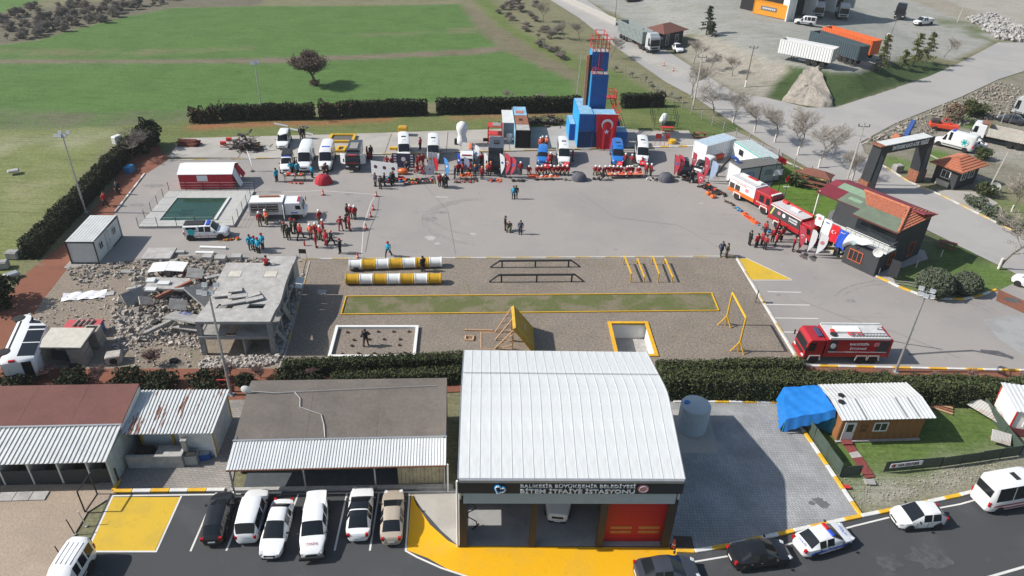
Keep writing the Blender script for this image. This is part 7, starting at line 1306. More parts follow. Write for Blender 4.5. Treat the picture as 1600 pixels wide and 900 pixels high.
o,a,x1=boxtruck('expedition_truck','tall black expedition truck with box body beside the red flags',(773,273),(777,240),6.4,1.15,1.9,2.35,3.2,P_BLACK,P_GREY,P_BLACK,2,wr=.5,cat='truck'); MB().box((-.9,0,3.26),(1.2,.9,.1)).build('roof_hatch',trim,o)
o,a,x1=boxtruck('rescue_van','white fire rescue van with open side shutters full of equipment, facing right',(478,338),(394,340),6.9,1.05,2.4,2.35,2.45,P_WHITE,P_SILV,P_SILV,2,anchor='mid',wr=.40,cat='rescue vehicle'); MB().profile([(a-.1,.6),(a+.35,.65),(a+.3,1.15),(a-.1,1.4)],-1.0,1.0).build('bonnet',P_WHITE,o,bevel=.05)
MB().box((-1.2,0,2.49),(4.2,2.0,.07)).build('roof_deck',white,o); MB().box((-1.0,.5,2.6),(2.6,.35,.12)).build('ladder',rust,o); MB().box((a-.6,0,2.4),(.35,1.3,.12)).build('light_bar',P_RED,o,bevel=.02)
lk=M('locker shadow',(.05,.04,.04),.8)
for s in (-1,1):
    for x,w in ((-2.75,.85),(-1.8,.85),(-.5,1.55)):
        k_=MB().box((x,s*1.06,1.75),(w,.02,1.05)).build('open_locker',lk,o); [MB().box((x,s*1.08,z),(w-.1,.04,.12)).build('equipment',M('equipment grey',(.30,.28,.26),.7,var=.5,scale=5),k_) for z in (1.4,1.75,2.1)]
MB().box((.95,-1.35,1.35),(.08,.75,1.7),.25).build('open_door',P_WHITE,o,bevel=.03); MB().box((a-1.2,-1.07,1.05),(.9,.02,.16)).build('side_stripe',P_BLUE,o)
o=sedan('rescue_pickup','white pickup with turquoise cross on its rear canopy beside the pool',(359,369),(291,371),P_WHITE,5.3,.95,1.8,'pickup',cat='pickup'); MB().box((-1.6,0,1.5),(1.9,1.7,.62)).build('canopy',P_WHITE,o,bevel=.06); MB().box((-1.3,0,1.87),(2.4,1.1,.16)).build('roof_load',trim,o,bevel=.04)
for s in (-1,1):MB().lathe([(.01,-.01),(.4,-.01),(.4,.01),(.01,.01)],16,(-1.6,s*.955,1.15),'Y').build('emblem',teal,o); MB().box((.3,s*.955,.62),(3,.02,.07)).build('side_stripe',P_RED,o)
MB().box((.35,0,1.9),(.35,1.2,.1)).build('light_bar',pb,o); MB().box((-1.6,-.86,1.58),(1.2,.03,.32)).build('canopy_window',vglass,o)
sedan('pickup','black pickup between red feather flags at the right end of the row',(1068,278),(1064,247),P_BLACK,4.9,.93,1.8,'pickup',cat='pickup',anchor='front'); o=sedan('suv','white off-road car with black bonnet among red flags near the container offices',(1085,274),(1113,258),P_WHITE,4.7,.95,1.8,'mpv',cat='car'); MB().box((1.75,0,1.02),(.95,1.4,.07)).build('bonnet_band',trim,o)
sedan('wreck','crumpled white wrecked car with torn panels on the apron by the field',(440,238),(449,214),P_WHITE,4.6,.95,1.9,'mpv',cat='wreck',anchor='mid')
for i,(px,a_) in enumerate((((440,202),.4),((462,205),.2),((476,200),.9),((484,211),.3))):r0=thing('torn_panel',['white torn panel sticking up behind the wreck','long white blade lying right of the wreck','grey blade farthest right behind the wreck','small white panel on the apron edge right of the wreck'][i],'scrap panel',G(*px)+Vector((0,0,.2+.5*(i == 0))),a_); MB().box((0,0,0),(1.9-.3*i,.3,.06),rx=.5,ry=.3).build('panel',white if i != 2 else galv,r0)
MB().box((.4,0,1.95),(1.6,1.2,.12),.3,rx=.15,ry=-.12).build('crushed_roof',white,bpy.data.objects['wreck'])
# crane by the containers
kc=thing('crane','small white and blue knuckle boom crane left of the dark container','crane',G(1150,283),2.6); MB().box((0,0,.6),(1.5,1.1,.9)).build('body',P_WHITE,kc,bevel=.08); cbm=paint('crane blue',(.03,.07,.30)); mb=MB(); ring(mb,[(0,0,.9),(-.2,0,2.2),(.5,0,3.1),(1.3,0,3.2)],.2,6,close=False); mb.build('boom',cbm,kc); MB().tube((1.3,0,3.2),(2.6,.1,.6),.17,6).build('jib',blackp,kc); MB().box((2.65,.1,.35),(.2,.2,.6)).build('hook',blackp,kc)
for x,y in ((.6,.9),(.6,-.9),(-.6,.9),(-.6,-.9)):MB().tube((x*.6,y*.5,.6),(x*1.4,y*1.3,0),.06,5).build('outrigger',blackp,kc)
# ---- truck yard vehicles
def tractor(label,front,rear,mat,yard=True,anchor='front'):
    o,a,x1=boxtruck('tractor_unit',label,front,rear,5.8,1.2,2.1,3.4,0,mat,mat,trim,3,yard=yard,cat='lorry',anchor=anchor,wr=.5); MB().box((-a+1.6,0,1.05),(1.3,1.0,.15)).build('coupling',trim,o); MB().profile([(x1,3.35),(a-.45,3.35),(a-.9,3.9),(x1,3.95)],-1.1,1.1).build('roof_deflector',mat,o,bevel=.08); return o
def trailer(label,A,B,m,inner,yard=True,z0=1.15,h=2.6,rear_m=None,L_=12.5,ribs=24):
    p,hd=at(A,B,L_,yard=yard,anchor='mid'); r0=thing('tipper_trailer',label,'trailer',p,hd); a=L_/2; W_=1.25
    for s in (-1,1):
        sd0=MB().box((0,s*W_,z0+h/2),(L_,.08,h)).build('side_wall',m,r0); rb=MB(); [rb.box((-a+(k+.5)*L_/ribs,s*(W_+.07),z0+h/2),(.14,.09,h-.1)) for k in range(ribs)]; rb.build('side_rib',m,sd0)
        MB().box((0,s*W_,z0+h+.05),(L_,.16,.12)).build('top_rail',m,r0); MB().box((-.5,s*1.0,.62),(3.0,.04,.06)).build('underrun_bar',galv,r0); MB().box((-.5,s*1.0,.85),(3.0,.04,.06)).build('underrun_bar',galv,r0)
    for x in (-a,a):MB().box((x,0,z0+h/2),(.08,2*W_,h)).build('end_wall',rear_m or m,r0)
    MB().box((0,0,z0+.08),(L_-.1,2*W_-.1,.14)).build('floor',inner,r0); MB().box((0,0,1.0),(L_-1,.9,.2)).build('chassis',trim,r0)
    for k in range(3):[wheel(r0,-a+1.5+k*1.35,s*1.05,.5,.3) for s in (-1,1)]
    MB().box((a-2.6,.6,.55),(.12,.12,1.0)).build('support_leg',trim,r0); MB().box((a-2.6,-.6,.55),(.12,.12,1.0)).build('support_leg',trim,r0); return r0
lrust=M('rusty inside',(.22,.12,.08),.9,var=.3)
trailer('white tipper trailer nearest the sand heap, rusty inside',(1222,92),(1290,118),P_WHITE,lrust,L_=10.2,h=2.5,ribs=20,rear_m=M('dirty white panel',(.45,.43,.38),.7,var=.2)); trailer('dark slate tipper trailer between the white and the orange one',(1262,76),(1348,108),M('slate trailer paint',(.055,.08,.095),.5),lrust,L_=12.8,h=2.6); trailer('orange tipper trailer behind the dark slate one',(1282,68),(1366,98),M('orange trailer paint',(.60,.13,.04),.5),lrust,L_=12.6,h=2.7)
tractor('silver grey tractor unit in the left open bay of the white hall',(1277,30),(1262,10),P_SILV); tractor('silver grey tractor unit in the right open bay of the white hall',(1316,32),(1299,12),P_SILV); tractor('black tractor unit at the foot of the rocky slope',(1403,31),(1418,10),P_BLACK)
van('minivan','white minivan parked beside the orange container office',(1242,36),(1272,41),P_WHITE,4.8,.86,1.95,cat='minivan',yard=True,anchor='mid',sk=False); o=sedan('flatbed_pickup','white flatbed pickup beside the black tractor unit',(1422,40),(1460,37),P_WHITE,5.6,.95,1.85,'pickup',yard=True,cat='pickup'); MB().box((-1.6,0,1.35),(2.3,1.9,.35)).build('flatbed',offw,o)
sedan('parked_car','dark car at the very top edge of the truck yard',(977,3),(1000,1),P_GREY,4.5,.9,1.5,yard=True); sedan('parked_car','small white car beside the weigh house',(1063,84),(1053,76),P_WHITE,3.9,.85,1.5,'hatch')
lo=tractor('silver tractor unit of the lorry standing at the weigh house',(1022,84),(988,66),P_SILV,yard=False); t_=trailer('long grey ribbed tipper trailer coupled behind the silver tractor at the weigh house',(1010,76),(965,53),M('galvanised trailer side',(.26,.30,.30),.5,.2,var=.15),M('dark load',(.05,.05,.05),.9),yard=False,L_=11.5,h=2.5,ribs=20)
hh=lo.rotation_euler.z; t_.location=lo.location-Vector((math.cos(hh),math.sin(hh),0))*6.3; t_.rotation_euler.z=hh
o,a,x1=boxtruck('tipper_lorry','white tipper lorry with ribbed grey body near the right edge',(1508,214),(1612,236),9.0,1.25,2.2,2.9,0,P_WHITE,P_WHITE,trim,3,anchor='front',cat='lorry',wr=.52)
for s in (-1,1):
    sd0=MB().slab([(x1-.3,s*1.25,1.2),(-a,s*1.25,1.2),(-a-.2,s*1.3,2.5),(x1-.3,s*1.3,2.6)],.08).build('tipper_side',M('dirty white steel',(.50,.47,.42),.6,var=.12),o); rb=MB(); [rb.box((-a+.3+k*.44,s*1.32,1.9),(.16,.1,1.25)) for k in range(14)]; rb.build('side_rib',M('dirty white steel',(.50,.47,.42),.6),sd0)
MB().box(((-a+x1)/2,0,1.3),(x1+a-.4,2.4,.2)).build('tipper_floor',lrust,o); MB().box((x1-.35,0,2.2),(.1,2.6,1.9)).build('tipper_front',lrust,o); MB().box((-a-.1,0,1.9),(.1,2.6,1.3)).build('tailgate',lrust,o); MB().box((x1+.35,0,3.1),(1.3,2.2,.1)).build('cab_shield',lrust,o)
o=tractor('silver lorry cab cut by the right edge above the dark car',(1577,178),(1622,188),P_SILV,yard=False); sedan('parked_car','dark grey car parked in front of the silver lorry cab',(1554,186),(1602,196),P_GREY,4.7,.92,1.5)
o=van('ambulance','white ambulance with turquoise star beside the gate arch',(1460,223),(1518,238),P_WHITE,6.1,1.05,2.7,windows=False,anchor='mid',cat='ambulance',sk=False)
for s in (-1,1):
    MB().lathe([(.01,-.01),(.62,-.01),(.62,.01),(.01,.01)],20,(-1.6,s*1.08,1.55),'Y').build('emblem_disc',offw,o); [MB().box((-1.6,s*1.1,1.55),(.95,.02,.22),ry=k*math.pi/3).build('star_bar',teal,o) for k in range(3)]
MB().box((.6,0,2.78),(.4,1.3,.12)).build('light_bar',pb,o); MB().box((-3.07,0,1.2),(.03,1.6,.3)).build('rear_stripe',P_RED,o); sedan('parked_car','white saloon half hidden behind the ambulance',(1502,226),(1535,233),P_WHITE,4.4,.88,1.45)
gn=thing('generator_trailer','orange red machine trailer on the rubble verge behind the gate arch','machine',G(1472,203),-.35); MB().box((0,0,.75),(4.2,1.6,.6)).build('bed',M('orange red paint',(.60,.07,.03),.5),gn,bevel=.05); MB().box((-1.4,0,1.3),(1.1,1.2,.7)).build('engine',M('dark machine',(.06,.04,.04),.7),gn,bevel=.05); ring(m__ := MB(),[(-.8,0,1.1),(.2,0,2.0),(1.0,0,1.1)],.08,5); m__.build('hoist',redp,gn); [wheel(gn,-1.2,s*.85,.35) for s in (-1,1)]
dg=thing('digger','small dark machine with a raised blue panel behind the gate arch','machine',G(1412,224),.3); MB().box((0,0,.8),(2.2,1.5,.9)).build('body',M('dark machine',(.06,.04,.04),.7),dg,bevel=.1); MB().box((.2,0,2.4),(.25,.9,2.6),ry=.25).build('raised_panel',M('deep blue',(.02,.06,.22),.5),dg,bevel=.05); MB().box((-1.4,0,.9),(1.2,1.2,.9),ry=.5).build('bucket',M('orange brown paint',(.30,.10,.04),.7),dg); [wheel(dg,x,s*.7,.4) for x in (-.7,.7) for s in (-1,1)]
# overturned minibus in the rubble yard
P1_,P2_=G(22,590),G(58,505); om=thing('overturned_minibus','white minibus lying on its side at the left of the rubble yard, underside facing left','wrecked minibus',(P1_+P2_)/2,heading(P1_,P2_)); inner=bpy.data.objects.new('wreck_shell',None)
bpy.data.objects.remove(inner); v0=van('tmp','x',(800,600),(800,560),P_WHITE,6.4,1.05,2.5); ch=list(v0.children)
Rm=Matrix.Translation((0,1.25,1.05)) @ Matrix.Rotation(rad(90),4,'X')
for c_2 in ch:c_2.parent=om; c_2.matrix_basis=Rm @ c_2.matrix_basis
bpy.data.objects.remove(v0); om.location=G(52,556); om.scale=(1.12,1.1,1.1)
# ---------------- people: a few poses, each body one continuous skinned mesh ----------------
def body_mesh(pose):
    J={'pel':(0,0,.95),'wst':(0,0,1.10),'chs':(0,0,1.32),'nek':(0,.01,1.50),'hd':(0,.03,1.60),'top':(0,.02,1.76)}; R_={'pel':.15,'wst':.135,'chs':.165,'nek':.06,'hd':.095,'top':.075}; E_=[('pel','wst'),('wst','chs'),('chs','nek'),('nek','hd'),('hd','top')]
    for s,k in ((-1,'r'),(1,'l')):
        if pose == 'walk':leg=[(s*.10,0,.90),(s*.11,s*.20+.04,.50),(s*.11,s*.36-.06,.09),(s*.12,s*.36+.12,.05)]; arm=[(s*.20,0,1.42),(s*.27,-s*.12,1.16),(s*.26,-s*.20+.12,.93),(s*.25,-s*.22+.18,.84)]
        elif pose == 'kneel':leg=[(s*.12,0,.90),(s*.17,.38,.88 if s > 0 else .62),(s*.17,.30,.50),(s*.17,.44,.47)]; arm=[(s*.20,.03,1.42),(s*.27,.22,1.2),(s*.16,.42,1.08),(s*.13,.48,1.04)]
        elif pose == 'akimbo':leg=[(s*.10,0,.90),(s*.15,.02,.49),(s*.18,0,.09),(s*.20,.16,.05)]; arm=[(s*.20,0,1.42),(s*.36,-.06,1.20),(s*.22,.10,1.04),(s*.17,.15,1.0)]
        else:leg=[(s*.09,0,.90),(s*.10,.02,.49),(s*.11,0,.09),(s*.12,.16,.05)]; arm=[(s*.20,0,1.42),(s*.25,-.02,1.15),(s*.25,.10,.90),(s*.24,.13,.82)]
        pv='pel'
        for n_,p,r_ in zip(('hip','kne','ank','toe'),leg,(.095,.065,.05,.042)):J[n_+k]=p; R_[n_+k]=r_; E_.append((pv,n_+k)); pv=n_+k
        pv='chs'
        for n_,p,r_ in zip(('sho','elb','wri','hnd'),arm,(.07,.05,.035,.04)):J[n_+k]=p; R_[n_+k]=r_; E_.append((pv,n_+k)); pv=n_+k
        w,h=Vector(arm[2]),Vector(arm[3]); d=(h-w).normalized(); sd=d.cross(Vector((0,0,1)) if abs(d.z) < .8 else Vector((0,1,0))).normalized()
        for f in range(5):
            o_=(f-1.5)*.020; L1=(.075,.09,.085,.065,.05)[f]; b_=h+sd*o_ if f < 4 else w+sd*.03*1; tip=b_+d*L1*.6+(sd*.05 if f == 4 else Vector((0,0,0))); t2=tip+(d*.5+Vector((0,.5,-.3))*.5).normalized()*L1*.5
            J[f'f{f}{k}']=tuple(tip); R_[f'f{f}{k}']=.009; E_.append(('hnd'+k,f'f{f}{k}')); J[f'g{f}{k}']=tuple(t2); R_[f'g{f}{k}']=.008; E_.append((f'f{f}{k}',f'g{f}{k}'))
    if pose == 'kneel':
        for n_ in ('wst','chs','nek','hd','top'):x,y,z=J[n_]; J[n_]=(x,y+(z-.95)*.25,z-.02)
    ks=list(J); me=bpy.data.meshes.new('b'); me.from_pydata([J[k] for k in ks],[(ks.index(a),ks.index(b)) for a,b in E_],[]); o=bpy.data.objects.new('b',me); C.objects.link(o); m=o.modifiers.new('s','SKIN'); m.use_smooth_shade=True
    for i,k in enumerate(ks):me.skin_vertices[0].data[i].radius=(R_[k],R_[k]*.85); me.skin_vertices[0].data[i].use_root=(k == 'pel')
    dg=bpy.context.evaluated_depsgraph_get(); out=bpy.data.meshes.new_from_object(o.evaluated_get(dg)); bpy.data.objects.remove(o); dz=.42 if pose == 'kneel' else 0
    for n_ in range(4):out.materials.append(SKIN)
    hz=1.50; hands=[Vector(J['hndl']),Vector(J['hndr'])]
    for p in out.polygons:
        c=p.center; leg_=c.z < (.97 if dz == 0 else 1.0) and min((c-h).length for h in hands) > .16 and abs(c.x) < .235
        if c.z > hz or min((c-h).length for h in hands) < .10:p.material_index=0
        elif c.z < (.13 if dz == 0 else .56):p.material_index=3
        elif leg_:p.material_index=2
        else:p.material_index=1
    for v in out.vertices:v.co.z -= dz
    out.name='body'; return out
SKIN=M('skin',(.42,.25,.17),.6); CL={k:M(n,c,.85,var=.15,scale=6) for k,n,c in (('r','red jacket cloth',(.30,.022,.03)),('k','black cloth',(.018,.018,.02)),('t','turquoise vest cloth',(.02,.27,.42)),('c','camouflage cloth',(.10,.10,.07)),('g','olive dark cloth',(.04,.05,.035)),('b','brown cloth',(.07,.05,.04)),('o','orange red cloth',(.65,.14,.08)),('d','dark blue cloth',(.03,.04,.08)),('s','boot leather',(.015,.013,.012)),('w','white helmet plastic',(.72,.72,.7)),('h','dark hair',(.02,.015,.012)),('n','helmet orange',(.6,.2,.08)))}
poses={k:body_mesh(k) for k in ('stand','walk','kneel','akimbo')}; hatm=mesh_of(MB().lathe([(.135,-.02),(.128,.05),(.095,.11),(.04,.14),(.005,.143)],12),SKIN,'helmet',smooth=50); hairm=mesh_of(MB().lathe([(.098,-.07),(.105,0),(.09,.07),(.05,.105),(.005,.11)],10),SKIN,'hair',smooth=50); faceM=mesh_of(MB().box((0,.0,0),(.03,.05,.04)).box((-.035,-.01,.035),(.02,.02,.012)).box((.035,-.01,.035),(.02,.02,.012)).box((0,-.01,-.045),(.05,.02,.012)),SKIN,'face')
def person(px,py,top,leg,head,pose,label,group=None,rz=None,z=0,s=1.03):
    r0=thing('person',label,'person',G(px,py,z),rz if rz is not None else random.uniform(0,6.28),group); k_s=s*random.uniform(.95,1.02); r0.scale=(k_s*1.16,k_s*1.16,k_s)
    o=piece(poses[pose],'body',r0,(0,0,0))
    for i,m in enumerate((SKIN,CL[top],CL[leg],CL['s'])):o.material_slots[i].link='OBJECT'; o.material_slots[i].material=m
    dz=-.44 if pose == 'kneel' else 0; dy=.15 if pose == 'kneel' else 0
    piece(faceM,'face',r0,(0,.125+dy,1.60+dz)); piece(hatm if head in 'wnrt' else hairm,'helmet' if head in 'wnrt' else 'hair',r0,(0,.02+dy,1.70+dz),mat=CL[head]); return r0
T_={'r':'red jacket','k':'black clothes','t':'turquoise vest','c':'camouflage','g':'olive uniform','o':'orange vest','d':'dark jacket','b':'brown clothes'}; TL={'r':'red','k':'black','c':'camouflage','g':'olive','d':'dark blue','b':'brown'}
def crowd(rows,where,group=None):
    for px,py,tp_,lg_,hd_,ps_,spec in rows:person(px,py,tp_,lg_,hd_,ps_,f"{'kneeling ' if ps_ == 'kneel' else ('walking ' if ps_ == 'walk' else '')}person in {T_[tp_]}{', helmet' if hd_ == 'w' else ''}, {spec} {where}".strip(),group)
S,W,K,A='stand','walk','kneel','akimbo'
crowd([(407,354,'r','c','w',S,'left of two'),(417,350,'o','c','w',A,'right of two')],'before the rescue van shutters')
crowd([(500,350,'r','c','w',S,'alone right of the rescue van'),(446,371,'k','k','r',S,'leftmost of the dark group'),(452,375,'g','g','h',S,'front of the dark group'),(456,365,'g','k','r',S,'back left of the dark group'),(463,365,'g','k','r',A,'back right of the dark group'),(470,374,'r','k','n',W,'at the right of the dark group'),(486,372,'o','c','w',S,'left of the helmeted knot'),(494,371,'r','c','w',S,'back of the helmeted knot'),(501,376,'r','c','w',A,'middle of the helmeted knot'),(505,365,'r','c','w',S,'rearmost of the helmeted knot'),(494,387,'r','r','r',S,'all red, front of the knot'),(510,383,'r','r','r',S,'all red, right of the knot'),(518,383,'k','k','n',W,'with orange cap by the knot'),(532,396,'k','k','r',S,'alone near the black board')],'mid yard')
crowd([(548,342,'r','c','w',S,'middle of the back pair'),(555,343,'r','c','w',S,'right of the back pair'),(543,341,'k','k','h',S,'left of the helmeted pair'),(533,361,'r','r','r',A,'all red, leftmost'),(541,357,'k','k','h',S,'between two red suits'),(546,360,'r','r','r',S,'all red, right one')],'near the cones')
crowd([(392,390,'t','k','h',S,'rearmost'),(399,392,'t','k','r',S,'middle'),(405,395,'t','k','r',S,'front'),(411,388,'t','d','r',S,'right one apart')],'of four above the ruin')
crowd([(607,401,'t','k','r',W,'alone at the kerb before the crawl tunnels'),(806,311,'k','k','h',S,'dark one of a pair in the middle of the yard'),(802,311,'t','k','h',S,'light blue one of a pair in the middle of the yard'),(789,360,'k','k','h',S,'left of a trio in the yard centre'),(796,361,'c','c','h',K,'low in the yard centre trio'),(813,366,'d','k','h',S,'right of the yard centre trio'),(661,424,'k','k','h',S,'between the two crawl tunnels'),(572,541,'k','b','h',A,'inside the white rimmed sand box'),(1126,399,'d','k','h',W,'left of a pair at the yellow hatch'),(1134,402,'c','b','h',S,'right of a pair at the yellow hatch'),(166,322,'r','k','h',W,'on the red path by the meadow hedge'),(186,304,'k','k','h',S,'at the hedge holding something white'),(844,233,'o','k','w',S,'left of three behind the small blue van'),(847,231,'r','k','w',S,'middle of three behind the small blue van'),(853,232,'o','k','w',A,'right of three behind the small blue van'),(894,252,'r','k','w',S,'right of the minibus by the small blue van'),(657,234,'r','k','h',S,'by the open minibus door'),(471,217,'k','k','h',S,'left of two by the white wreck'),(475,216,'k','k','h',A,'right of two by the white wreck')],'')
crowd([(1170,383,'k','k','h',S,'leftmost'),(1181,387,'r','k','h',S,'second from left'),(1189,383,'r','k','h',S,'third from left'),(1194,390,'r','k','h',S,'front middle'),(1194,367,'r','k','h',S,'at the gear line'),(1206,378,'r','k','h',S,'fifth'),(1211,385,'r','k','h',S,'front right'),(1217,378,'r','k','h',A,'sixth'),(1220,375,'r','k','h',S,'rearmost right'),(1213,366,'r','r','h',S,'all red'),(1238,392,'r','k','h',A,'by the feather flags')],'of the group beside the fire engines')
crowd([(433,284,'t','k','h',S,'leftmost'),(456,272,'t','k','h',A,'second'),(466,273,'t','k','h',S,'third'),(488,278,'t','k','h',S,'right'),(507,271,'b','k','h',K,'before the van, left'),(511,271,'b','k','h',K,'before the van, right')],'at the table by the white vans')
crowd([(580,246,'k','k','h',S,'rear'),(574,248,'r','k','h',S,'left'),(577,252,'r','k','h',K,'low')],'behind the dark rescue truck')
crowd([(587,291,'d','k','h',S,'leftmost'),(595,295,'k','k','h',S,'front'),(601,290,'k','k','h',S,'third'),(611,290,'k','k','h',S,'fourth'),(614,289,'k','k','h',S,'fifth'),(604,272,'r','r','h',K,'low left'),(610,272,'r','r','h',K,'low right'),(605,263,'r','k','h',S,'rear left'),(613,263,'r','k','h',S,'rear right'),(636,266,'d','k','h',K,'beside the orange boat'),(653,271,'r','r','h',K,'front left in the red cluster'),(659,271,'r','r','h',K,'front right in the red cluster'),(655,260,'r','r','h',S,'rear left in the red cluster'),(661,259,'r','r','h',S,'rear right in the red cluster'),(652,265,'r','r','h',S,'middle left in the red cluster'),(687,291,'r','k','h',S,'red jacketed of the front three'),(693,293,'k','k','w',S,'helmeted of the front three'),(697,294,'k','k','h',A,'rightmost of the front three')],'at the dark banner display')
crowd([(711,279,'d','k','h',S,'leftmost'),(716,274,'r','k','h',S,'second'),(722,274,'r','k','h',S,'third'),(734,271,'r','k','h',S,'before the cab'),(742,278,'d','k','n',S,'orange capped'),(753,280,'r','k','n',S,'right one'),(752,258,'r','k','h',S,'rear right')],'at the crew truck table')
crowd([(762,275,'r','k','n',S,'left'),(767,273,'r','k','n',A,'right')],'of two before the expedition truck'); crowd([(813,273,'r','c','w',S,'alone left of the first kneeling row'),(857,261,'r','k','r',S,'front one by the blue van bonnet'),(860,258,'r','k','w',S,'rear one by the blue van bonnet'),(976,259,'r','c','w',S,'between blue van and minibus, left'),(986,260,'r','c','w',S,'between blue van and minibus, right'),(1004,259,'r','k','w',K,'at the rightmost minibus front'),(1009,275,'r','c','w',S,'left of two at the row end'),(1016,275,'r','c','w',S,'right of two at the row end'),(942,281,'k','k','h',K,'in front of the second row'),(1080,286,'k','k','h',A,'by the open gear of the white off-road car')],'')
for x in (826,839,846,852,859,865,872,879,886):person(x,272+random.uniform(-.8,.8),'r','c','w',K,'kneeling rescuer in red vest and white helmet in the first row, behind the orange mats','first kneeling row',rz=rad(180)+random.uniform(-.4,.4))
for x in (930,935,944,951,957,963,969,979,983,987,997):person(x,273+random.uniform(-.8,.8),'r','c','w',K,'kneeling rescuer in red vest and white helmet in the second row, between the dome tents','second kneeling row',rz=rad(180)+random.uniform(-.4,.4))
person(417,420,'r','k','h',K,'person in red sitting on the raised block of the ruin',z=3.2)
# ---------------- feather flags, banners, cones ----------------
def feather(px,h,mat,label,lean=.0,w=.85,rz=0,em=None,ms=None):
    r0=thing('feather_flag',label,'flag',G(*px),rz-.45); P=[(0,.25)]+[(w*math.sin(min(1,t*1.6)*math.pi/2),.3+(h-.3)*t) for t in np.linspace(0,.86,7)]+[(w*.6,h*.97),(0,h)]; vs=[(p[0]+lean*p[1],0,p[1]) for p in P]+[(lean*P[i][1],0,P[i][1]) for i in range(len(P)-2,0,-1)]
    c_o=MB().add([(v[0],-.012,v[2]) for v in vs]+[(v[0],.012,v[2]) for v in vs],[tuple(range(len(vs))),tuple(range(2*len(vs)-1,len(vs)-1,-1))]).build('cloth',mat,r0,fix=False); MB().tube((0,0,0),(lean*h,0,h),.03,5).build('pole',iron,r0); MB().lathe([(.3,0),(.28,.06),(.05,.1)],12).build('base',trim,r0)
    if em == 'c':crescent(r0,(w*.42+lean*h*.55,-.02,h*.62),w*.24,clothw,(0,rad(90),0))
    elif em:o=MB(); disc(o,(w*.45+lean*h*.6,0,h*.62),w*.25,-.03); o.build('emblem',em,r0)
prb=M('print blue',(.05,.15,.4),.7); skyb=M('sky blue cloth',(.08,.30,.68),.8); redb=M('banner red',(.50,.06,.09),.8)
for a in [((738,259),3.1,clothw,'tall white feather flag with blue print right of the crew truck',.12,.8,0,prb),((699,281),3.0,skyb,'sky blue feather flag left of the crew truck table',-.18,.6,0,clothw),((716,268),2.6,clothb,'blue feather flag beside the crew truck bonnet',-.1,.55,0,clothw),((725,273),2.5,M('grey violet cloth',(.22,.23,.33),.8),'grey violet flag before the crew truck',0,.8,0),((757,271),2.9,clothw,'white feather flag left of the expedition truck',-.05,.6,0),((783,276),3.2,clothw,'white feather flag left of two red ones',-.1,.7,0,prb),((790,277),3.4,redb,'red feather flag with crescent, left of two',-.08,.85,0,'c'),((797,278),3.0,redb,'red feather flag with blue centre, right of two',0,.8,0,prb),
    ((1053,277),3.2,redb,'outer left red feather flag at the black pickup',-.1,.75,0,prb),((1059,277),3.2,redb,'inner left red feather flag at the black pickup',-.08,.75,0,'c'),((1079,269),2.9,redb,'red feather flag right of the black pickup',0,.55,0,'c'),((1099,283),3.4,redb,'tall red feather flag by the white off-road car',-.1,.65,0,'c'),((1106,286),3.2,M('pale blue cloth',(.40,.50,.68),.8),'pale blue feather flag by the white off-road car',.02,.9,0),((1248,394),3.3,redb,'red feather flag at the nose of the dark sided fire engine',-.2,.75,0,'c'),((1259,398),3.2,clothw,'white feather flag, left of two by the dark sided fire engine',0,.65,0),((1272,402),3.1,clothw,'white feather flag with red emblem, right of two by the dark sided fire engine',0,.9,0,pk),((395,268),2.8,clothw,'thin white feather flag right of the red frame tent',-.2,.3,0),((1092,292),2.0,redb,'low red flag leaning by the gear heap of the off-road car',-.3,.9,0,'c')]:feather(*a)
def rollup(label,px,w,h,mat,rz=0,emb=pk,n=1,em_s=.22,zz=1.3):
    r0=thing('banner',label,'banner',G(*px),rz); MB().box((w/2,0,.25+h/2),(w,.03,h)).build('cloth',mat,r0)
    for k in range(n):o=MB(); disc(o,(w*(k+.5)/n,0,.25+h*.6),em_s,-.03); o.build('emblem',emb,r0)
    [MB().tube((x,.03,0),(x,.03,h+.25),.025,4).build('pole',iron,r0) for x in (0,w)]; return r0
rollup('long white banner with three round emblems left of the dark banner',(581,275),3.6,1.9,clothw,-.2,M('print dark',(.08,.03,.05),.7),3,.24); o=rollup('wide dark blue exhibition banner with columns of white print',(614,264),2.9,2.0,M('navy banner',(.05,.05,.09),.7),.0,clothw,1,.3)
for s_ in (.35,2.55):
    for k in range(5):MB().box((s_,-.02,.55+k*.36),(.36,.02,.14)).build('print_line',letw,o)
rollup('tall white roll-up banner with a yellow emblem right of the red cluster',(669,266),.65,2.3,clothw,.1,yelp,1,.18); rollup('tall white roll-up banner with a red emblem right of the red cluster',(675,267),.75,2.3,clothw,.15,pk,1,.2); rollup('pale low banner with small marks before the minibus',(665,276),1.1,1.3,M('pale lilac cloth',(.5,.5,.58),.8),.1,redp,1,.12); feather((682,272),2.3,flagred,'small red hanging flag right of the white roll-ups',-.2,.6)
cn=None
for i,(px,lb) in enumerate((((505,305),'alone in front of the red dome tent'),((588,307),'at the corner of the chalk line'),((583,328),'second down the chalk line'),((579,339),'third down the chalk line'),((572,358),'fourth down the chalk line'),((559,404),'at the kerb end of the chalk line'),((1037,103),'on the road before the weigh house, farther'),((1052,111),'on the road before the weigh house, nearer'),((1052,855),'with white band at the right corner of the station'))):
    if cn is None:
        cn=thing('traffic_cone','','traffic cone'); MB().box((0,0,.02),(.42,.42,.04)).build('base',blackp,cn); MB().lathe([(.17,.04),(.12,.28),(.05,.75),(.03,.76)],12).build('cone',M('cone orange',(.62,.09,.05),.5),cn); MB().lathe([(.126,.28),(.088,.46)],12).build('band',clothw,cn); src_cn=cn; c1=cn
    else:c1=copy_tree(src_cn)
    c1.location=G(*px); c1['label']='orange traffic cone '+lb
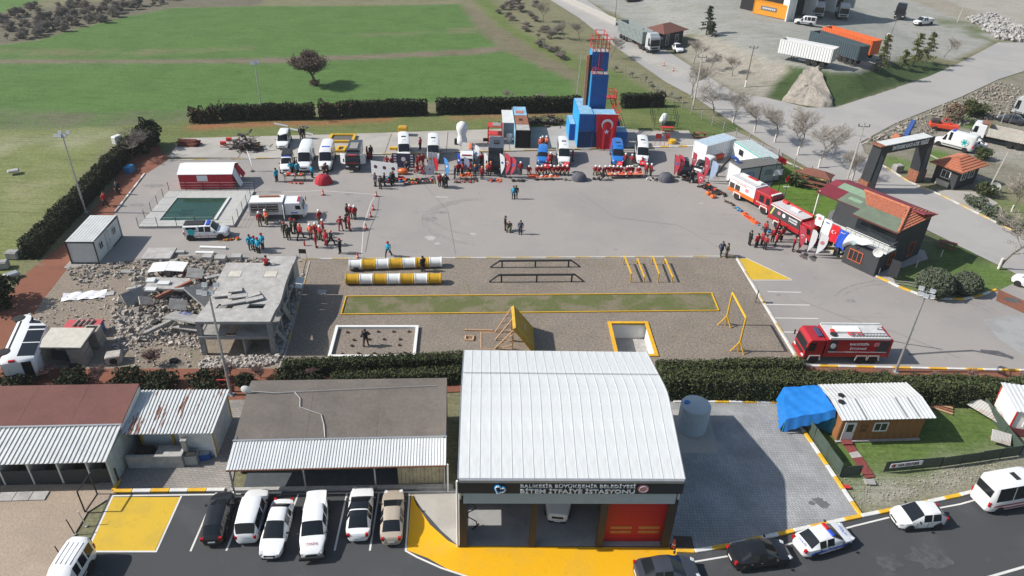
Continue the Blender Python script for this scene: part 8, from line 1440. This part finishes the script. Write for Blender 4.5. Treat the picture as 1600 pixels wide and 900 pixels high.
ex=thing('fire_extinguisher','red fire extinguisher standing alone on the yard below the dark group','extinguisher',G(476,384)); MB().lathe([(.09,0),(.1,.05),(.1,.5),(.03,.6)],10).build('cylinder',redp,ex); MB().box((0,.05,.63),(.06,.16,.05)).build('handle',blackp,ex)
# ---------------- gear on the ground ----------------
def gear(label,a,b,n,w,cols,seed,h=.35,cat='rescue gear',tarp=None,name='rescue_gear',top=0):
    A_2,B_2=G(*a),G(*b); Lg=(B_2-A_2).length; r0=thing(name,label,cat,A_2,heading(A_2,B_2)); r=random.Random(seed); ms_=[M('gear '+c,{'red':(.5,.05,.04),'orange':(.65,.13,.04),'black':(.02,.02,.02),'grey':(.25,.25,.24),'yellow':(.5,.38,.06),'blue':(.03,.2,.42),'white':(.6,.6,.58),'green':(.04,.25,.12),'brown':(.12,.08,.06)}[c],.7) for c in cols]
    if tarp:MB().box((Lg/2,0,.02+top),(Lg,w,.04)).build('mat' if not top else 'table_top',tarp,r0)
    if top:[MB().box((x,y,top/2),(.06,.06,top)).build('leg',iron,r0) for x in (.1,Lg/2,Lg-.1) for y in (-w*.42,w*.42)]
    for k in range(n):
        x,y,s_=r.uniform(.1,Lg-.1),r.uniform(-w/2,w/2)*.9,r.uniform(.12,.38); mb=MB(); m_=ms_[r.randrange(len(ms_))]; q=r.random()
        if q < .45:mb.box((0,0,s_*.3),(s_,s_*r.uniform(.5,1),min(h,s_*.6)),r.uniform(0,3))
        elif q < .75:mb.lathe([(.02,0),(s_*.5,.03),(s_*.5,s_*.4),(s_*.3,s_*.5)],8)
        else:a_=r.uniform(0,6.3); mb.tube((0,0,.05),(s_*1.6*math.cos(a_),s_*1.6*math.sin(a_),.1),.035,5)
        mb.build('gear_item',m_,r0,loc=(x,y,top+.04))
    return r0
bk_t=M('black groundsheet',(.02,.02,.022),.8); ormat=M('orange red mat',(.62,.17,.09),.7)
gear('black covered table with green and red rescue items before the white vans',(445,282),(478,282),26,.9,['red','green','orange','white'],1,tarp=bk_t,top=.75,cat='display table',name='display_table'); gear('orange items in front of the black covered table',(452,287),(474,287),10,.6,['orange','red'],2)
gear('left black groundsheet heaped with rescue gear at the dark banner',(594,282),(632,281),34,1.9,['black','red','grey','black','blue'],3,tarp=bk_t); gear('right black groundsheet with yellow, grey and orange tools',(630,285),(680,282),46,2.0,['black','red','orange','grey','white','yellow'],4,tarp=bk_t)
for px,lb in (((630,272),'orange rescue boat shell before the dark banner'),):r0=thing('orange_shell',lb,'rescue boat',G(*px)); MB().lathe([(.02,-.7),(.35,-.5),(.42,0),(.35,.5),(.02,.7)],10,(0,0,.4),'X').build('hull',P_ORANGE,r0,smooth=60)
gear('orange table with dark gear before the white crew truck',(718,281),(738,280),16,.9,['orange','red','black'],5,tarp=P_ORANGE,top=.6,cat='display table',name='display_table'); gear('scattered red and black bags before the crew truck',(708,286),(748,285),22,1.0,['black','red','grey','brown'],6)
gear('heap of red, black and blue gear before the expedition truck',(758,283),(785,282),24,1.2,['red','black','blue','blue','orange'],7); gear('thin dark line of tools left of the first orange mat',(798,283),(825,283),14,.5,['black','brown','grey'],8)
gear('orange red mat with gear in front of the first kneeling row',(824,276),(873,275),26,.8,['orange','red','white'],9,tarp=ormat,h=.2); gear('dark tool line on the ground below the first orange mat',(835,281),(880,280),18,.45,['black','brown'],10,tarp=bk_t); gear('small brown gear heap left of the first dark dome tent',(878,281),(892,281),10,.8,['brown','grey','black'],11)
gear('orange and yellow display table in front of the second kneeling row',(948,278),(1003,277),30,.8,['orange','red','yellow','white'],12,tarp=ormat,top=.55,cat='display table',name='display_table'); gear('dark gear on the ground right of the orange display table',(1006,281),(1028,281),16,.8,['black','brown','white'],13); gear('brown gear on the ground left of the orange display table',(926,280),(940,280),8,.7,['brown','black'],14)
gear('black and red gear heap behind the black pickup flags',(1066,279),(1092,284),22,1.4,['black','red','black','grey'],15,tarp=bk_t); gear('black groundsheet with orange bags at the bend of the display',(1098,289),(1126,304),30,1.6,['black','orange','red','black'],16,tarp=bk_t); gear('large black bags at the end of the groundsheet near the fire engine',(1122,301),(1134,309),12,1.2,['black','black','grey'],17,h=.8)
for px,lb in (((1107,304),'left of two orange buoys on the asphalt'),((1114,309),'right of two orange buoys on the asphalt')):r0=thing('orange_buoy',lb,'buoy',G(*px),.5); MB().box((0,0,.22),(.75,.55,.44)).build('body',P_ORANGE,r0,bevel=.12); MB().box((0,0,.46),(.3,.06,.05)).build('strap',trim,r0)
gear('brown chain and hose line along the fire engine',(1131,313),(1150,326),16,.6,['brown','black','grey'],18,h=.15); gear('yellow and blue tools in the line along the fire engine',(1149,325),(1160,333),12,.6,['yellow','blue','red'],19,h=.2); gear('orange stretcher in the line along the fire engines',(1160,333),(1184,351),22,.7,['orange','orange','red'],20,tarp=P_ORANGE,h=.2); gear('teal tools at the end of the gear line',(1184,351),(1206,364),14,.7,['blue','green','black'],21,h=.2)
gear('yellow rolled kit with red helmet below the pool pickup',(345,376),(374,375),10,.5,['yellow','yellow','red'],22,h=.2); gear('folded grey sheet on the yard by the rescue van',(427,350),(438,350),5,.5,['grey','white'],23)
# ---------------- rubble yard ----------------
stm=M('broken concrete',(.30,.275,.245),.95,var=.3,scale=2.5,bump=.5); stm2=M('dusty broken stone',(.40,.365,.33),.95,var=.25,scale=3,bump=.5)
def rubble(label,px_poly,n,smin,smax,hfun,seed,mat=stm,name='rubble'):
    w=[G(*p) for p in px_poly]; x0,x1=min(p.x for p in w),max(p.x for p in w); y0,y1=min(p.y for p in w),max(p.y for p in w); r=np.random.default_rng(seed); X=r.uniform(x0,x1,n*5); Y=r.uniform(y0,y1,n*5); ok=in_poly(X,Y,w); X,Y=X[ok][:n],Y[ok][:n]; m=len(X)
    B=np.array([(-1,-1,-1),(1,-1,-1),(1,1,-1),(-1,1,-1),(-1,-1,1),(1,-1,1),(1,1,1),(-1,1,1)])*.5; Q=np.array([(0,3,2,1),(4,5,6,7),(0,1,5,4),(1,2,6,5),(2,3,7,6),(3,0,4,7)])
    s_=smin+(smax-smin)*r.random((m,1,1))**3; V=B[None]*s_*r.uniform(.35,1.2,(m,1,3))+r.normal(size=(m,8,3))*s_*.13; an=r.uniform(0,6.28,m); tl=r.normal(size=m)*.5
    c,s=np.cos(tl)[:,None],np.sin(tl)[:,None]; y,z=V[...,1]*c-V[...,2]*s,V[...,1]*s+V[...,2]*c; V[...,1],V[...,2]=y,z; c,s=np.cos(an)[:,None],np.sin(an)[:,None]; x,y=V[...,0]*c-V[...,1]*s,V[...,0]*s+V[...,1]*c
    H=hfun(X,Y)*r.random(m); V=np.stack([x+X[:,None],y+Y[:,None],V[...,2]+H[:,None]+s_[:,0]*.2],-1); o=quads(name,V[:,Q].reshape(-1,4,3),mat); tag(o,label,'rubble',kind='stuff'); return o
hp=G(255,460); hump=lambda X,Y:1.0*np.exp(-((X-hp.x)**2/18+(Y-hp.y)**2/14))
rubble('grey rubble pile of broken concrete left of the ruin',[(175,480),(225,425),(300,404),(350,412),(330,470),(318,520),(260,530),(215,535),(180,500)],1700,.06,.5,hump,1); rubble('paler broken stone spread below the rubble pile',[(175,495),(230,480),(318,505),(316,548),(250,540),(180,552)],1300,.05,.3,lambda X,Y:.12+0*X,2,stm2)
rubble('loose grey stones along the yard edge above the rubble yard',[(100,420),(200,408),(300,402),(470,402),(470,410),(230,430),(120,445)],900,.06,.35,lambda X,Y:.06+0*X,3); rubble('white gravel band along the right side of the ruin',[(444,430),(474,425),(466,470),(440,556),(425,572),(310,578),(320,560),(425,556)],3000,.08,.3,lambda X,Y:.05+0*X,4,stm2); rubble('scattered small stones on the dusty ground',[(60,480),(150,430),(330,560),(420,574),(60,574)],1500,.04,.22,lambda X,Y:0*X,5,stm2)
rubble('rocky debris on the verge beside the country road',[(1345,225),(1400,195),(1500,155),(1560,128),(1600,140),(1600,175),(1540,190),(1480,200),(1400,230)],2600,.06,.45,lambda X,Y:.12+0*X,6,M('verge rock',(.26,.235,.2),.95,var=.3)); rubble('pale boulders on the slope by the truck yard',[(1510,30),(1545,22),(1600,45),(1600,66),(1560,62)],1800,.2,.9,lambda X,Y:.5+0*X,7,M('pale boulder',(.36,.35,.335),.95,var=.2,scale=1)); rubble('small stones on the bare ground below the green fence',[(1290,745),(1400,748),(1560,718),(1600,735),(1345,795)],900,.02,.08,lambda X,Y:0*X,8,stm2)
def rslab(label,px,z,w,d,t,rz,rx=0,ry=0,mat=concw,name='concrete_slab',cat='slab'):r0=thing(name,label,cat,G(px[0],px[1],z+(.25 if z > .35 else 0)),rz); MB().box((0,0,0),(w,d,t),rx=rx,ry=ry).build('slab',mat,r0,bevel=.02); return r0
for a in [('large pale slab lying flat on the yard edge above the rubble',(249,397),.2,2.9,2.3,.28,.1),('small broken block right of the large flat slab',(282,394),.15,.9,.5,.3,.1),('long white beam, the upper of two on the yard edge',(333,387),.12,2.8,.35,.24,.02,0,0,white),('shorter white beam, the lower of two on the yard edge',(320,395),.12,1.9,.35,.24,.04,0,0,white),('block left in the row of three pale square blocks',(325,402),.25,1.0,.8,.5,.05),('block middle in the row of three pale square blocks',(345,404),.25,1.1,.8,.5,.05),('block right in the row of three pale square blocks',(370,402),.25,1.0,.8,.5,.1),('white sheet slab, left half of a pair over the rubble',(248,417),.9,1.6,1.7,.06,.1,.05,-.08,white),('white sheet slab, right half of a pair over the rubble',(275,416),.9,1.9,1.7,.06,.06,.05,.06,white),('thick pale slab carrying smaller white slabs in the rubble',(262,444),1.1,3.6,2.2,.25,.08,-.06,.04),
    ('small white slab top left on the thick slab',(236,438),1.35,.8,.7,.2,.1,0,0,offw),('small white slab centre on the thick slab',(256,442),1.35,1.1,.6,.14,.1,0,0,offw),('white slab front left on the thick slab',(236,452),1.3,1.0,.6,.2,.05,0,0,offw),('big grey tilted slab leaning against the ruin',(318,462),1.25,2.9,2.4,.15,-.5,-.35,.45,concd),('pale slab with blue marker writing at the foot of the ruin',(290,496),1.0,3.0,2.2,.18,-.08,-.35,.1),('narrow slab below the slab with blue writing',(294,512),.4,2.9,.6,.14,-.15),('dark slab standing on edge left of the thick slab',(212,462),.8,2.3,1.3,.15,.9,.9,0,concd),('thin pale slab lying left of the pile',(210,449),.4,1.3,.4,.1,.6),('long brown beam sticking up through the rubble',(272,452),1.1,3.4,.28,.25,.65,0,-.2,rust),('grey beam crossing the dark hollow of the pile',(250,510),.6,2.6,.35,.3,.65,0,-.2,concd),('tilted grey slab deep in the pile',(278,476),.8,1.5,1.2,.12,.3,.4,.3,concd),('pale broken slab on the front of the pile',(228,470),.6,1.2,.9,.14,.7,.5,.4,stm2),('small pale slab pair lying on the open ground',(168,459),.06,1.2,.7,.1,.3),('grey cover slab half buried at the top of the pile',(200,424),.1,1.4,.6,.1,.1,0,0,concd),('grey wedge slab at the top right of the pile',(305,427),.8,1.5,1.3,.12,.2,.3,.2,concd),('broken pale strip right of the wedge slab',(333,432),.5,1.6,.5,.14,.9,0,.2),('white propped slab right of the ruin',(463,441),1.0,1.3,1.7,.12,.05,.1,.15,white)]:rslab(*a)
o=thing('marker_writing','blue marker scribble on the pale tilted slab','marking',G(291,490,1.12),-.08); o.rotation_euler=(-.35,.1,-.08); w_=MB(); ring(w_,[(-.55,-.3,.02),(.4,-.3,.02),(.4,.35,.02),(-.55,.35,.02)],.02,4); ring(w_,[(-.35,.2,.02),(-.1,-.1,.02),(.1,.25,.02),(.3,0,.02)],.02,4,close=False); w_.build('ink',M('marker blue',(.05,.12,.5),.6),o)
tag(MB().add([tuple(Vector((x,y,.12+.12*math.sin(x*5+y*3)*math.cos(y*6)))) for y in np.linspace(-.7,.7,8) for x in np.linspace(-1.9,1.9,16)],[(j*16+i,j*16+i+1,(j+1)*16+i+1,(j+1)*16+i) for j in range(7) for i in range(15)]).build('white_sheet',clothw,loc=G(132,463),rz=.25,smooth=80),'crumpled white plastic sheet on the bare ground of the rubble yard','plastic sheet')
def culvert(label,px,n,rz=.05,sz=1.25,hh=.55):
    r0=thing('block_stack',label,'concrete blocks',G(*px),rz)
    for k in range(n):
        mb=MB(); z=hh*(k+.5)
        for x,y,w,d in ((0,-sz/2+.08,sz,.16),(0,sz/2-.08,sz,.16),(-sz/2+.08,0,.16,sz-.32),(sz/2-.08,0,.16,sz-.32)):mb.box((x,y,z),(w,d,hh-.02),0)
        mb.build('hollow_block',blockm,r0,loc=(random.uniform(-.03,.03),random.uniform(-.03,.03),0))
culvert('front left stack of hollow beige blocks under the flat slab',(66,570),3); culvert('front right stack of hollow beige blocks under the flat slab',(129,564),3,.1); culvert('rear right stack of hollow beige blocks beside the red and blue container',(150,538),3,.1); culvert('rear left stack of hollow beige blocks touching the overturned minibus',(83,545),2)
rslab('big pale slab resting on the block stacks',(103,528),1.72,3.5,2.7,.14,.08,.02,.02,M('cream slab',(.50,.47,.41),.9)); rslab('dark panel propped under the big pale slab',(98,556),.5,1.6,1.1,.1,.6,.3,.5,dkgrey,'leaning_board','board')
rb_=thing('red_blue_container','low red topped container with blue side behind the slab on block stacks','container',G(134,520),.1); MB().box((0,0,.45),(2.9,1.3,.9)).build('body',M('container mid blue',(.03,.09,.30),.6),rb_); MB().box((0,0,.93),(2.95,1.35,.06)).build('top',M('faded red top',(.45,.08,.09),.7),rb_); [MB().tube((-.6+.42*k,-.45,1.05),(-.45+.42*k,.45,1.05),.1,7).build('gas_bottle',blockm,rb_) for k in range(4)]
cv=thing('culvert_block','pale concrete block with a dark pipe hole in the rubble yard','concrete block',G(180,565),.35); MB().box((0,0,.42),(1.2,1.0,.84)).build('block',stm2,cv,bevel=.06); MB().lathe([(.01,-.02),(.3,-.02),(.3,.02),(.01,.02)],16,(0,-.5,.38),'Y').build('pipe_hole',blackp,cv)
scrap('scrap_heap','orange, black and grey scrap on top of the rubble pile',(303,437),(1.6,1.0),60,[blackp,P_ORANGE,stm,rust],12,hmax=.8)
for i,(p,lb) in enumerate((((272,565),'oval tyre frame lying on the bare ground below the ruin'),((226,531),'dark tyre at the foot of the rubble pile'),((245,512),'dark tyre inside the hollow of the rubble pile'),((115,571),'dark tyre beside the front right block stack'))):r0=piece(_wm[(.36,.2)][0] if (.36,.2) in _wm else list(_wm.values())[0][0],'tyre',None,G(*p)+Vector((0,0,.12+.5*(i == 2))),(rad(80),0,i)); tag(r0,lb,'tyre')
rh=thing('red_stand','red metal frame standing on the path beside the floodlight mast foot','metal frame',G(353,612)); mb=MB(); ring(mb,[(-.5,0,0),(-.5,0,1.2),(.5,0,1.2),(.5,0,0)],.05,5); mb.build('frame',redp,rh)
for i,(p,lb) in enumerate((((22,402),'upper dark block seat by the left edge of the meadow'),((4,418),'lower dark block seat at the left edge of the meadow'),((22,271),'flat grey stone lying in the meadow'),((20,434),'grey scrap at the path near the left edge'),((184,222),'pale heap at the end of the meadow hedge'),((203,268),'blue covered object by the far end of the red path'))):r0=thing('block' if i < 4 else 'covered_heap',lb,'block' if i < 4 else 'heap',G(*p),.3*i); MB().box((0,0,.35),(1.3,.9,(.8,.8,.3,.4,1.2,.9)[i])).build('body',(concd,concd,concw,galv,offw,M('blue cover',(.03,.2,.4),.6))[i],r0,bevel=.12)
# ---------------- thin haze ----------------
hz=MB().box((30,150,18.9),(440,340,45.2)).build('haze',(hm := bpy.data.materials.new('thin air haze')))
hm.use_nodes=True; hm.node_tree.nodes.remove(hm.node_tree.nodes['Principled BSDF']); _pv=hm.node_tree.nodes.new('ShaderNodeVolumePrincipled'); _pv.inputs['Color'].default_value=(.82,.88,.95,1); _pv.inputs['Density'].default_value=.0002; _pv.inputs['Anisotropy'].default_value=.2
hm.node_tree.links.new(_pv.outputs[0],hm.node_tree.nodes['Material Output'].inputs['Volume']); hz['kind']='stuff'; sc.cycles.volume_step_rate=10; sc.cycles.volume_max_steps=16; sc.cycles.volume_bounces=0
